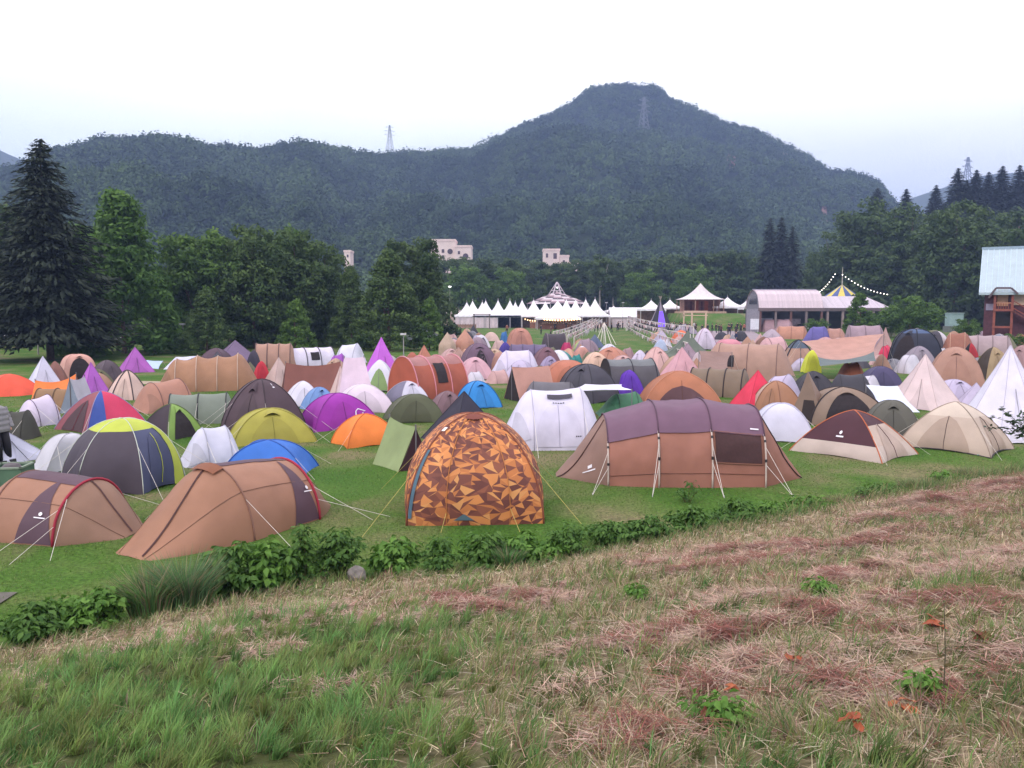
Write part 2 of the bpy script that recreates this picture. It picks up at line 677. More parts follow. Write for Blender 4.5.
flow = pat * 2.0 + 2.6 * (td_ - 0.5) + rs.randn(n) * 0.9 + 0.4
o = blades('bank_grass', P, flow, lean, hgt, wd, col, GM)
setp(o, 'long mixed green and straw-coloured grass covering the bank', kind='stuff')

# longer uncut grass fringing the foot of the bank
n = 42000
Y = 9.5 + 14 * rs.rand(n); X = (rs.rand(n) - 0.5) * 2 * (Y * 0.68)
q_ = toe_np(X) - Y
off = np.array([noise.noise(Vector((float(x) * 0.7, float(y) * 0.7, 31))) for x, y in zip(X, Y)])
k = (q_ > -0.55 + 0.5 * off) & (q_ < 0.75 + 0.9 * off) & (off > -0.28)
X, Y, off = X[k], Y[k], off[k]
n = len(X)
c = jitter((0.105, 0.165, 0.05), n, 0.4)
yl = rs.rand(n) < 0.35
c[yl] = jitter((0.24, 0.21, 0.10), int(yl.sum()), 0.35)
rightness = np.clip((X - 1) / 6, 0, 1)
P = np.stack([X, Y, hvec(X, Y) - 0.01], -1)
o = blades('fringe_grass', P, rs.randn(n) * 1.0 + 0.5, 0.15 + 0.75 * rs.rand(n), (0.10 + 0.20 * rs.rand(n)) * (0.75 + 1.3 * rightness), (0.006 + 0.007 * rs.rand(n)) * (Y / 12), c, GM, curl=0.6)
setp(o, 'longer uncut grass along the foot of the bank', kind='stuff')

# cut hay lying on the bank in heaps and loose wisps
heap_px = [(705, 640, .60, .16), (735, 665, .45, .12), (660, 650, .40, .10), (645, 735, .36, .14), (612, 755, .30, .12), (880, 520, .80, .20), (930, 500, .70, .18),
           (840, 548, .80, .18), (790, 555, .6, .12), (985, 492, .7, .15), (430, 606, .42, .12), (492, 607, .45, .15), (462, 612, .35, .10), (262, 655, .25, .09), (300, 622, .5, .05),
           (395, 620, .45, .08), (340, 690, .30, .07), (760, 600, .5, .08), (880, 690, .5, .06), (820, 660, .5, .06), (960, 660, .5, .07), (700, 560, .4, .10),
           (720, 570, .4, .10), (790, 620, .5, .12), (910, 610, .6, .12), (985, 610, .5, .11), (830, 690, .4, .11), (960, 690, .4, .11), (870, 580, .5, .11), (720, 690, .35, .13), (640, 640, .35, .11), (555, 600, .4, .06), (590, 650, .35, .06), (930, 580, .6, .07), (1000, 560, .6, .08), (90, 660, .45, .04), (30, 680, .5, .04), (190, 640, .5, .04), (560, 690, .3, .05)]
hp, hl = [], []
for (px, py, r, h) in heap_px:
    c = bank_hit(px, py)
    HEAPS.append((c.x, c.y, r * c.y / 7.0 * 0.8, h))
XX, YY, ZZ, CC = [], [], [], []
for (hx, hy, r, h) in HEAPS:
    cnt = int(4200 * r * r / 0.25) if h > 0.085 else int(2200 * r * r / 0.25)
    cnt = min(cnt, 6500)
    rr = np.abs(rs.randn(cnt)) * 0.55 * r
    th = rs.rand(cnt) * 2 * PI
    wob = 1 + 0.35 * np.sin(th * 3 + hx * 7) + 0.2 * np.sin(th * 5 + hy * 3)
    blob = rs.randn(7, 2) * 0.55 * r; bi = rs.randint(0, 7, cnt)
    x = hx + (0.55 * rr * np.cos(th) + blob[bi, 0]) * 1.4 * wob; y = hy + 0.55 * rr * np.sin(th) * wob + blob[bi, 1]
    z = 0.75 * h * np.exp(-(rr / (0.6 * r)) ** 2) * rs.rand(cnt) ** 0.5 + 0.03 * rs.rand(cnt)
    XX.append(x); YY.append(y); ZZ.append(z)
    c = jitter((0.47, 0.325, 0.255), cnt, 0.4)
    rd = rs.rand(cnt) < np.clip((0.95 if h > 0.095 else 0.25) * np.exp(-(rr / (0.75 * r)) ** 2) * (hsh(np.floor(x / .16), np.floor(y / .16), 9) > 0.30), 0, 1)
    c[rd] = jitter((0.235, 0.092, 0.070), int(rd.sum()), 0.45)
    CC.append(c)
nl = 80000
x, y = bank_points(nl, -0.1, 1.25)
dd = np.array([dryness(float(p), float(q)) for p, q in zip(x, y)])
k = rs.rand(len(x)) < dd * 0.95
x, y = x[k], y[k]
XX.append(x); YY.append(y); ZZ.append(rs.rand(len(x)) * 0.05)
c = jitter((0.50, 0.405, 0.285), len(x), 0.35)
rd = rs.rand(len(x)) < 0.3
c[rd] = jitter((0.34, 0.19, 0.15), int(rd.sum()), 0.4)
CC.append(c)
X, Y, Z, C = np.concatenate(XX), np.concatenate(YY), np.concatenate(ZZ), np.concatenate(CC)
n = len(X)
P = np.stack([X, Y, hvec(X, Y) + Z + 0.012], -1)
o = blades('hay', P, rs.rand(n) * 2 * PI, 1.38 + 0.28 * rs.rand(n), 0.10 + 0.20 * rs.rand(n), (0.0034 + 0.0036 * rs.rand(n)) * (0.8 + 0.08 * Y), C, colattr_mat('dry_hay', 0.75, 0.15), curl=0.12)
setp(o, 'cut dry hay in pinkish brown heaps and wisps over the bank', kind='stuff')

# short turf between the tents
n = 290000
Y = 10.5 + 32 * rs.rand(n) ** 1.7
X = (rs.rand(n) - 0.5) * 2 * (Y * 0.68 + 2.5)
tq = toe_np(X) - Y
wear = np.array([noise.fractal(Vector((float(x) * 0.28, float(y) * 0.28, 12)), 1, 2, 3) for x, y in zip(X, Y)])
k = (tq < 0.35) & (rs.rand(len(X)) > np.clip((wear - 0.12) * 2.2, 0, 0.8))
X, Y = X[k], Y[k]
n = len(X)
pat = np.array([noise.noise(Vector((float(x) * 0.35, float(y) * 0.35, 8))) for x, y in zip(X, Y)])
c = jitter((0.090, 0.185, 0.022), n, 0.45) * (1 + 0.4 * pat[:, None])
yy = rs.rand(n) < (0.12 + 0.55 * np.clip(pat, 0, 1))
c[yy] = jitter((0.20, 0.19, 0.08), int(yy.sum()), 0.3)
P = np.stack([X, Y, hvec(X, Y) - 0.005], -1)
o = blades('turf', P, rs.rand(n) * 2 * PI, 0.3 + 0.8 * rs.rand(n), 0.022 + 0.045 * rs.rand(n), (0.006 + 0.005 * rs.rand(n)) * (Y / 16), c, GM)
setp(o, 'short green turf of the camping field', kind='stuff')

# ================================================================== hills
def interp(px, pts):
    xs_, ys_ = zip(*pts)
    return float(np.interp(px, xs_, ys_))


def make_hill(name, ridge, D0f, D1f, a0, a1, step, rows, mat, z0=-1.0, pw=1.12, amp=16.0, drop=6.0, label=None, seed=0.0):
    cols = list(np.arange(a0, a1 + 1, step))
    ss = list(np.linspace(0, 1, rows)) + [1.08, 1.2, 1.4, 1.8]

    def pt(a, s):
        D0, D1 = D0f(a), D1f(a)
        py = interp(a, ridge)
        zr = at(a, py, D1).z - drop * D1 / 820.0
        Y = D0 + s * (D1 - D0)
        X = (a - CX) / (F * math.cos(PITCH)) * Y
        if s <= 1:
            gpf = s ** pw
        else:
            gpf = 1 - (s - 1) * 1.15
        e = max(0.0, s * (1.04 - s)) * 4 if s < 1.04 else 0.0
        n_ = noise.fractal(Vector((X * 0.008, Y * 0.008, seed)), 1.0, 2.0, 4)
        n2 = abs(noise.noise(Vector((a * 0.016, s * 0.8, seed + 4))))
        z = z0 + (zr - z0) * gpf + e * amp * (n_ - 0.9 * n2)
        return (X, Y, max(z, z0))
    V = np.array([[pt(a, s) for a in cols] for s in ss])
    nr, nc = V.shape[:2]
    ii = np.arange(nr * nc).reshape(nr, nc)
    Fq = np.stack([ii[:-1, :-1], ii[:-1, 1:], ii[1:, 1:], ii[1:, :-1]], -1).reshape(-1, 4)
    o = np_mesh(name, V.reshape(-1, 3), Fq, mat, smooth=True)
    setp(o, label, kind='structure')
    return pt


m, nt, b = nt_new('forest_floor')
tc = nt.nodes.new('ShaderNodeTexCoord')
nt.links.new(ramp(nz(0.03, 8), [(0.35, (0.016, 0.026, 0.012)), (0.65, (0.035, 0.05, 0.022))]), b.inputs['Base Color'])
b.inputs['Roughness'].default_value = 1.0
b.inputs['Specular IOR Level'].default_value = 0.05
FLOOR = m

ridge_main = [(-500, 205), (-300, 190), (-100, 184), (0, 171), (30, 164), (60, 151), (110, 137), (165, 134), (215, 144), (262, 150), (300, 140), (340, 145), (385, 150), (430, 151),
              (470, 143), (510, 126), (545, 112), (566, 103), (578, 94), (590, 85), (615, 82), (648, 83), (658, 88), (668, 97), (690, 106), (715, 119), (735, 123), (748, 124), (765, 134), (800, 150), (825, 166), (850, 169), (868, 173),
              (880, 190), (900, 222), (940, 250), (1000, 262), (1200, 275), (1500, 285)]
D1m = lambda a: interp(a, [(-500, 560), (100, 600), (300, 650), (450, 800), (620, 940), (800, 860), (900, 800), (1500, 800)])
D0m = lambda a: interp(a, [(-500, 230), (300, 250), (620, 300), (900, 330), (1500, 330)])
hill_pt = make_hill('mountain', ridge_main, D0m, D1m, -500, 1500, 10, 46, FLOOR, amp=22, drop=7.0, label='forested mountain with a rounded summit behind the field')

ridge_r = [(700, 306), (770, 300), (800, 285), (830, 262), (860, 240), (900, 226), (940, 219), (1024, 206), (1200, 178), (1500, 165)]
D1r = lambda a: 290.0
D0r = lambda a: 165.0
spur_pt = make_hill('hillside', ridge_r, D0r, D1r, 700, 1500, 10, 24, FLOOR, amp=3, drop=6, label='wooded spur rising on the right', seed=9.0)

far_m, nt, b = nt_new('far_slope')
tc = nt.nodes.new('ShaderNodeTexCoord')
nt.links.new(ramp(nz(0.006, 8), [(0.35, (0.03, 0.045, 0.03)), (0.65, (0.055, 0.075, 0.045))]), b.inputs['Base Color'])
b.inputs['Roughness'].default_value = 1.0
make_hill('distant_hill', [(-420, 140), (-200, 138), (-60, 139), (0, 143), (14, 150), (28, 156), (60, 172), (140, 200), (300, 240)], lambda a: 1000, lambda a: 1270, -420, 300, 10, 14, far_m,
          amp=20, drop=0, label='pale blue distant mountain past the left slope', seed=3.0)
make_hill('distant_hill', [(800, 230), (860, 212), (905, 197), (930, 188), (960, 178), (985, 172), (1010, 172), (1060, 165), (1200, 164), (1500, 170)], lambda a: 1050, lambda a: 1400, 800, 1500, 10, 14, far_m,
          amp=20, drop=0, label='blue distant mountain past the right spur', seed=5.0)


# ------------------------------------------------------------------ forest on the slopes
def ico(sub):
    bm = bmesh.new()
    bmesh.ops.create_icosphere(bm, subdivisions=sub, radius=1.0)
    v = np.array([x.co[:] for x in bm.verts]); f = np.array([[y.index for y in x.verts] for x in bm.faces])
    bm.free()
    return v, f


ICO1, ICO2 = ico(2), ico(3)


def forest(name, pts, rad, mat, label, tall=1.25, sub=ICO1, conifer=None):
    n = len(pts)
    v, f = sub
    k = len(v)
    dirs = v / np.linalg.norm(v, axis=1)[:, None]
    # several displaced variants
    out = np.zeros((n, k, 3), dtype=np.float32)
    r2 = np.random.RandomState(11)
    NV = 10
    var = []
    for q in range(NV):
        disp = np.array([0.78 + 0.42 * noise.noise(Vector(d) * 2.1 + Vector((q * 7.3, 0, 0))) + 0.28 * noise.noise(Vector(d) * 4.6 + Vector((q * 3.1, 5, 0))) for d in dirs.tolist()])
        disp += r2.randn(k) * 0.15
        w = dirs * disp[:, None]
        if conifer is not None and q >= NV - 4:
            zz = w[:, 2]
            taper = np.clip(0.75 - 0.5 * zz, 0.12, 1.1)
            w = np.stack([w[:, 0] * taper * 0.8, w[:, 1] * taper * 0.8, zz * 1.7], -1)
        var.append(w)
    var = np.array(var)
    lim = NV if conifer is not None else NV
    if conifer is None:
        vi = r2.randint(0, NV, n)
    else:
        vi = np.where(conifer, r2.randint(NV - 4, NV, n), r2.randint(0, NV - 4, n))
    ang = r2.rand(n) * 2 * PI
    ca, sa = np.cos(ang), np.sin(ang)
    w = var[vi]
    x = w[:, :, 0] * ca[:, None] - w[:, :, 1] * sa[:, None]
    y = w[:, :, 0] * sa[:, None] + w[:, :, 1] * ca[:, None]
    z = w[:, :, 2] * (tall * (0.85 + 0.4 * r2.rand(n)))[:, None]
    out = np.stack([x, y, z], -1) * rad[:, None, None] + pts[:, None, :]
    Fq = (f[None] + (np.arange(n) * k)[:, None, None]).reshape(-1, 3)
    big = np.array([noise.fractal(Vector((float(p[0]) * .012, float(p[1]) * .012, 2)), 1, 2, 3) for p in pts])
    t = np.repeat(np.clip(0.45 + 0.28 * r2.randn(n) + 0.35 * big, 0, 1), k)
    t = np.clip(t + 0.10 * r2.randn(n * k), 0, 1)
    o = np_mesh(name, out.reshape(-1, 3), Fq, mat, tint=t, smooth=False)
    setp(o, label, kind='stuff')
    return o


FOR = leafmat('slope_foliage', (0.008, 0.019, 0.010), (0.044, 0.070, 0.026), 0.9, 0.0)
SCARS = [(727, 168, 6), (776, 160, 5), (845, 200, 6), (818, 224, 4)]
P_, R_ = [], []
r3 = np.random.RandomState(21)
tries = 27000
for k in range(tries):
    a = r3.uniform(-190, 1060)
    u = r3.rand()
    D0, D1 = D0m(a), D1m(a)
    Yv = math.sqrt(D0 ** 2 + u * (D1 ** 2 - D0 ** 2)) if k > 1300 else D1 * (1 - 0.02 * r3.rand())
    s = (Yv - D0) / (D1 - D0)
    p = hill_pt(a, s)
    r = 2.2 + 3.2 * r3.rand() ** 1.8
    sx = CX + F * p[0] / p[1]
    sy = 309 - (p[2] + 2 - EYE) / p[1] * F
    if any((sx - q[0]) ** 2 / 1.6 + (sy - q[1]) ** 2 / 0.6 < q[2] ** 2 for q in SCARS):
        if r3.rand() < 0.7: continue
    P_.append((p[0], p[1], p[2] + r * (r3.uniform(.45, .95) if s < 0.97 else r3.uniform(.1, 0.6)))); R_.append(r)
P_, R_ = np.array(P_), np.array(R_)
nearm = P_[:, 1] < 480
FAR_FOREST = (P_[~nearm], R_[~nearm] * 1.08)
NEAR_FOREST = (P_[nearm], R_[nearm] * 1.05)
# bare reddish earth scars: the slope below the gaps
sm = plain('#7C5C54', 0.95, amt=0.3, scale=0.3, name='bare_earth')
for k, (a, py, rr) in enumerate(SCARS[:4]):
    best = min(np.linspace(0.1, 0.98, 90), key=lambda s: abs(309 - (hill_pt(a, s)[2] - EYE) / hill_pt(a, s)[1] * F - (py - 2)))
    mb = MB()
    rows_ = []
    for ds in np.linspace(-0.03, 0.03, 5):
        rows_.append([tuple(Vector(hill_pt(a + da * rr * (1 - 6 * abs(ds) * 3), best + ds)) + Vector((0, -0.6, 1.6 + 0.7 * math.sin(da * 9 + k)))) for da in np.linspace(-1.0, 1.0, 7)])
    mb.grid(rows_)
    o = mb.build('earth_scar', sm, smooth=True)
    setp(o, 'bare reddish earth scar on the mountain slope', kind='structure')


def leafy_forest(name, pts, rad, mat, label, nq=150, size=0.95):
    """a wood too dense to count: crowns of many leaf sprays"""
    n = len(pts)
    r2 = np.random.RandomState(12)
    d = r2.randn(n * nq, 3); d[:, 2] = np.abs(d[:, 2]) * 0.9 - 0.25
    d /= np.linalg.norm(d, axis=1)[:, None]
    rr = np.repeat(rad, nq) * (0.55 + 0.5 * r2.rand(n * nq))
    lump = 1 + 0.22 * np.sin(d[:, 0] * 5 + np.repeat(r2.rand(n) * 9, nq)) * np.cos(d[:, 1] * 4)
    P = np.repeat(pts, nq, 0) + d * (rr * lump)[:, None] * np.array([1, 1, 1.25])
    N = d + 0.38 * r2.randn(n * nq, 3); N /= np.linalg.norm(N, axis=1)[:, None]
    r = r2.randn(n * nq, 3)
    u = r - N * np.sum(r * N, -1, keepdims=True); u /= np.linalg.norm(u, axis=1)[:, None]
    v = np.cross(N, u)
    L = (size * (0.6 + 0.8 * r2.rand(n * nq)))[:, None]
    V = np.stack([P - u * L, P + v * L * .7, P + u * L, P - v * L * .7], 1).reshape(-1, 3)
    big = np.array([noise.fractal(Vector((float(p[0]) * .012, float(p[1]) * .012, 2)), 1, 2, 3) for p in pts])
    t = np.repeat(np.clip(np.repeat(0.44 + 0.20 * r2.randn(n) + 0.5 * big, nq) + 0.07 * r2.randn(n * nq), 0, 1), 4)
    o = np_mesh(name, V, np.arange(n * nq)[:, None] * 4 + np.arange(4)[None], mat, tint=t)
    setp(o, label, kind='stuff')


FOR2 = leafmat('wood_foliage', (0.020, 0.040, 0.016), (0.062, 0.095, 0.034), 0.8, 0.15)
FOR3 = leafmat('slope_leaves', (0.011, 0.028, 0.011), (0.072, 0.118, 0.036), 0.85, 0.1)
leafy_forest('forest', NEAR_FOREST[0], NEAR_FOREST[1], FOR3, 'dense leafy forest on the lower mountain slope', 120, 0.72)
leafy_forest('forest', FAR_FOREST[0], FAR_FOREST[1], FOR3, 'dense forest covering the upper mountain', 70, 0.95)
P_, R_ = [], []
for k in range(1500):
    a = r3.uniform(760, 1120)
    s = r3.rand() ** 0.8
    p = spur_pt(a, s)
    r = r3.uniform(2.4, 4.4)
    P_.append((p[0], p[1], p[2] + r * 0.8)); R_.append(r)
leafy_forest('forest', np.array(P_), np.array(R_), FOR2, 'dark wood covering the right spur', 130, 0.62)
P_, R_ = [], []
for k in range(650):
    a = r3.uniform(-220, 900)
    Yv = r3.uniform(228, 330)
    r = r3.uniform(2.6, 5.0)
    P_.append(((a - CX) / F * Yv, Yv, r * r3.uniform(0.7, 2.0))); R_.append(r)
leafy_forest('forest', np.array(P_), np.array(R_), FOR2, 'belt of trees on the valley floor', 150, 0.62)
# shaded undergrowth below the left treeline
P_, R_ = [], []
for k in range(420):
    Yv = r3.uniform(98, 118)
    a = r3.uniform(-260, 452)
    r = r3.uniform(1.0, 2.1)
    P_.append(((a - CX) / F * Yv, Yv, r * r3.uniform(0.4, 2.2))); R_.append(r)
leafy_forest('undergrowth', np.array(P_), np.array(R_), FOR2, 'dark undergrowth below the left treeline', 130, 0.30)

# ================================================================== haze
HAZE_DENSITY = 0.00043
mb = MB()
mb.box((0, 1300, 136), (6400, 4200, 276))
hz = mb.build('haze', plain('#ffffff'))
hz.data.materials.clear()
hm = bpy.data.materials.new('haze'); hm.use_nodes = True
hn = hm.node_tree
hn.nodes.clear()
ho = hn.nodes.new('ShaderNodeOutputMaterial')
pv = hn.nodes.new('ShaderNodeVolumePrincipled')
pv.inputs['Color'].default_value = (0.42, 0.56, 1.0, 1)
pv.inputs['Density'].default_value = HAZE_DENSITY
hn.links.new(pv.outputs[0], ho.inputs['Volume'])
hz.data.materials.append(hm)
setp(hz, kind='stuff')

# ================================================================== tents
DARK = '#3A3038'


class Shell:
    """n-sided tent skin between n pole lines meeting at the top"""
    def __init__(s, w, d, h, n=4, e=2.3, prof='dome', bulge=0.03, seed=0.0, wrk=0.012, lean=(0, 0), z0=-0.03, wall=0.45, vest=None, flare=0.0, hem=0.0):
        s.vest = vest
        s.flare, s.hem = flare, hem
        s.w, s.d, s.h, s.n, s.e, s.prof, s.bulge, s.seed, s.wrk, s.lean, s.z0, s.wall = w, d, h, n, e, prof, bulge, seed, wrk, lean, z0, wall
        s.c = []
        for k in range(n):
            a = (k + 0.5) * 2 * PI / n
            if n == 4:
                s.c.append(Vector((w / 2 * (1 if math.cos(a) > 0 else -1), d / 2 * (1 if math.sin(a) > 0 else -1), 0)))
            else:
                s.c.append(Vector((w / 2 * math.cos(a), d / 2 * math.sin(a), 0)) / (.90 if n == 6 else .96))

    def rz(s, t):
        if s.prof == 'cone':
            return 1 - t, t
        if s.prof == 'tipi':      # slightly concave pyramid
            return 1 - t, t * (0.86 + 0.14 * t)
        if s.prof == 'pagoda':
            return 1 - t, 0.30 * t + 0.70 * t ** 2.4
        if s.prof == 'bell':
            if t < 0.35:
                f = t / 0.35
                return 1 - 0.06 * f, s.wall * f
            f = (t - 0.35) / 0.65
            return 0.94 * (1 - f), s.wall + (1 - s.wall) * f
        ph = t * PI / 2
        r, z = max(0.0, math.cos(ph)) ** (2 / s.e), math.sin(ph) ** (2 / s.e)
        return (r + s.flare * (1 - z) ** 3) / (1 + s.flare), z

    def pt(s, u, t, off=0.0):
        k = int(math.floor(u)) % s.n
        f = u - math.floor(u)
        r, z = s.rz(min(max(t, 0), 1))
        a, b = s.c[k], s.c[(k + 1) % s.n]
        p = a.lerp(b, f)
        g = 4 * f * (1 - f)
        inw = -s.hem * 1.1 * g * (1 - min(1, t * 1.6)) ** 2
        bl = inw + s.bulge * g * math.sin(PI * min(1, t * 0.9 + 0.1)) if s.prof in ('dome', 'bell') else s.bulge * g * (1 - t) * 0.5
        p = p * r * (1 + bl)
        zl = s.hem * 0.55 * g * (1 - min(1, t * 2.2)) ** 2 * s.h
        if s.vest:
            for vk, ext in s.vest:
                if vk == k:
                    mid_ = (a + b) / 2
                    p = p + mid_.normalized() * ext * (1 - abs(2 * f - 1)) ** 1.0 * (1 - z) ** 1.25
        q = Vector((p.x + s.lean[0] * z, p.y + s.lean[1] * z, s.z0 + (s.h - s.z0) * z + zl))
        if s.wrk:
            ww = s.wrk * g * (1 - t * 0.5)
            nn = noise.noise(q * 1.6 + Vector((s.seed, 0, 0))) + 0.6 * noise.noise(q * 4.0 + Vector((0, s.seed, 0)))
            q += Vector((p.x, p.y, 0.3)).normalized() * ww * nn * 2.2
        if off:
            e1 = s.pt(u + 0.01, t) - s.pt(u - 0.01 if f > 0.012 else u, t)
            e2 = s.pt(u, min(t + 0.02, 0.99)) - s.pt(u, max(min(t, 0.97) - 0.02, 0))
            nrm = e1.cross(e2)
            if nrm.length < 1e-9: nrm = Vector((p.x, p.y, 0.5))
            nrm.normalize()
            if nrm.dot(Vector((p.x, p.y, 0.4))) < 0: nrm = -nrm
            q += nrm * off
        return q

    def skin(s, mb, mf, nu=6, nt_=10, sides=None, t0=0.0, t1=1.0, off=0.0):
        for k in (sides if sides is not None else range(s.n)):
            P = []
            for j in range(nt_ + 1):
                t = t0 + (t1 - t0) * j / nt_
                t = min(t, 0.995)
                P.append([s.pt(k + min(0.999, i / nu) if i == nu else k + i / nu, t, off) for i in range(nu + 1)])
            mb.grid(P, mf=lambda r, c, k=k: mf(k, t0 + (t1 - t0) * (r + 0.5) / nt_, (c + 0.5) / nu))

    def patch(s, mb, k, t0, t1, hw, shape='arch', off=0.012, c=0.5, nu=6, nt_=8, m=0, skew=0.0):
        P = []
        for j in range(nt_ + 1):
            f = j / nt_
            t = t0 + (t1 - t0) * f
            if shape == 'arch': ww = hw * math.sqrt(max(0, 1 - f ** 2.2)) + 1e-3
            elif shape == 'tri': ww = hw * (1 - f) + 1e-3
            elif shape == 'vent': ww = hw * math.sqrt(max(0, 1 - (2 * f - 1) ** 2)) + 1e-3
            else: ww = hw
            P.append([s.pt(k + min(0.99, max(0.01, c + skew * f + ww * (2 * i / nu - 1))), t, off) for i in range(nu + 1)])
        mb.grid(P, m=m)

    def ridge(s, k, t0=0.0, t1=1.0, n=12, off=0.0):
        """points along pole line k"""
        L = []
        for j in range(n + 1):
            t = t0 + (t1 - t0) * j / n
            r, z = s.rz(t)
            p = s.c[k % s.n] * r * (1 + off)
            L.append(Vector((p.x + s.lean[0] * z, p.y + s.lean[1] * z, s.z0 + (s.h - s.z0) * z + off * 0.3)))
        return L


class Loft:
    """tunnel skin through hoop stations along local x: list of (x, width, height, exponent, y offset)"""
    def __init__(s, st, bow=None, seed=0.0, wrk=0.015):
        s.st, s.seed, s.wrk = st, seed, wrk
        s.bow = bow or [0.0] * (len(st) - 1)

    def pt(s, k, f, a, off=0.0):
        A, B = s.st[k], s.st[k + 1]
        bw = s.bow[k] * 4 * f * (1 - f)
        x = A[0] + (B[0] - A[0]) * f
        w = (A[1] + (B[1] - A[1]) * f) * (1 + bw * 0.5)
        h = (A[2] + (B[2] - A[2]) * f) * (1 + bw) + 0
        e = A[3] + (B[3] - A[3]) * f
        yo = A[4] + (B[4] - A[4]) * f
        c, sn = math.cos(a * PI), max(0.0, math.sin(a * PI))
        y = -(1 if c > 0 else -1) * abs(c) ** (2 / e) * w / 2
        z = sn ** (2 / e) * h
        q = Vector((x, y + yo, z - 0.02))
        if s.wrk:
            nn = noise.noise(q * 1.5 + Vector((s.seed, 0, 0))) + 0.5 * noise.noise(q * 4.2 + Vector((0, s.seed, 0)))
            q += Vector((0, y, z * 0.6)).normalized() * nn * s.wrk * 2.2 * (0.3 + 2.8 * f * (1 - f))
        if off:
            q += Vector((0, y / max(w, .1) * 2, z / max(h, .1) * 0.9 + 0.05)).normalized() * off
        return q

    def skin(s, mb, mf, na=18, nf=6, segs=None, a0=0.0, a1=1.0, off=0.0):
        for k in (segs if segs is not None else range(len(s.st) - 1)):
            P = [[s.pt(k, j / nf, a0 + (a1 - a0) * i / na, off) for i in range(na + 1)] for j in range(nf + 1)]
            mb.grid(P, mf=lambda r, c, k=k: mf(k, (r + 0.5) / nf, a0 + (a1 - a0) * (c + 0.5) / na))

    def patch(s, mb, k, f0, f1, a0, a1, off=0.015, nf=6, na=6, m=0, arch=False, tri=False):
        P = []
        for i in range(na + 1):
            g = i / na
            a = a0 + (a1 - a0) * g
            ww = 1.0
            if arch: ww = math.sqrt(max(0, 1 - g ** 2.2)) + 1e-3
            if tri: ww = 1 - g + 1e-3
            fm, hw = (f0 + f1) / 2, (f1 - f0) / 2 * ww
            P.append([s.pt(k, fm + hw * (2 * j / nf - 1), a, off) for j in range(nf + 1)])
        mb.grid(P, m=m)

    def hoop(s, i, off=0.01, a0=0.0, a1=1.0, n=20):
        k = min(i, len(s.st) - 2)
        f = 0.0 if i < len(s.st) - 1 else 1.0
        return [s.pt(k, f, a0 + (a1 - a0) * j / n, off) for j in range(n + 1)]

    def cap(s, mb, end, m=0, n=18, inset=0.0):
        k, f = (0, 0.0) if end == 0 else (len(s.st) - 2, 1.0)
        pts = [s.pt(k, f, j / n) for j in range(n + 1)]
        if inset:
            c = sum(pts, Vector()) / len(pts)
            pts = [p.lerp(Vector((p.x, c.y, p.z * 0.2)), inset) for p in pts]
        mb.poly(pts, m)


def guys(parent, anchors, mat, r=0.004, pegs=True):
    """each guy line a part of its own: (from, to) pairs in local coordinates"""
    for a, b in anchors:
        mb = MB()
        mb.tube([a, b], r, sides=4)
        mb.build('guy_line', mat, parent)


ROPE = plain('#D8CFC8', 0.8, name='cord')
ROPEY = plain('#B9A860', 0.8, name='cord')
WHITE = plain('#E4DEE6', 0.6, amt=0.05, name='print')
MESHD = plain('#2A2226', 0.9, amt=0.2, scale=8, name='mesh_and_dark_inside')  # dark mesh, also the colour painted over open doorways for the dim inside
SEED = [0]
GROUPS = {'D': ('dome_tent', 'dome tents pitched on the field'), 'P': ('pyramid_tent', 'pyramid tents pitched on the field'), 'T': ('tunnel_tent', 'tunnel tents pitched on the field'),
          'R': ('ridge_tent', 'ridge tents pitched on the field'), 'B': ('bell_tent', 'wall tents with peaked roofs on the field')}


def darker(h, f=0.72):
    h = h.lstrip('#')
    return '#%02X%02X%02X' % tuple(int(max(0, min(255, int(h[i:i + 2], 16) * f))) for i in (0, 2, 4))


def fit(xl, xr, yb, yt, asp, yaw):
    """real position and size from where the tent stands: width along local x, depth, height"""
    Y0 = 4.2 * F / (yb - HORIZON)
    c, s_ = abs(math.cos(yaw)), abs(math.sin(yaw))
    w = (xr - xl) * Y0 / F
    for _ in range(6):
        half = 0.5 * (w * s_ + asp * w * c)
        Yc = Y0 + half * 0.95
        W = (xr - xl) * (Yc - half * 0.25) / F
        w = W / (c + asp * s_)
    w *= 1.08 if yb > 398 else 1.0
    h = at((xl + xr) / 2, yt, Yc).z
    p = at((xl + xr) / 2, yb, Yc)
    return Vector((p.x, Yc, 0)), w, asp * w, max(0.5, h)


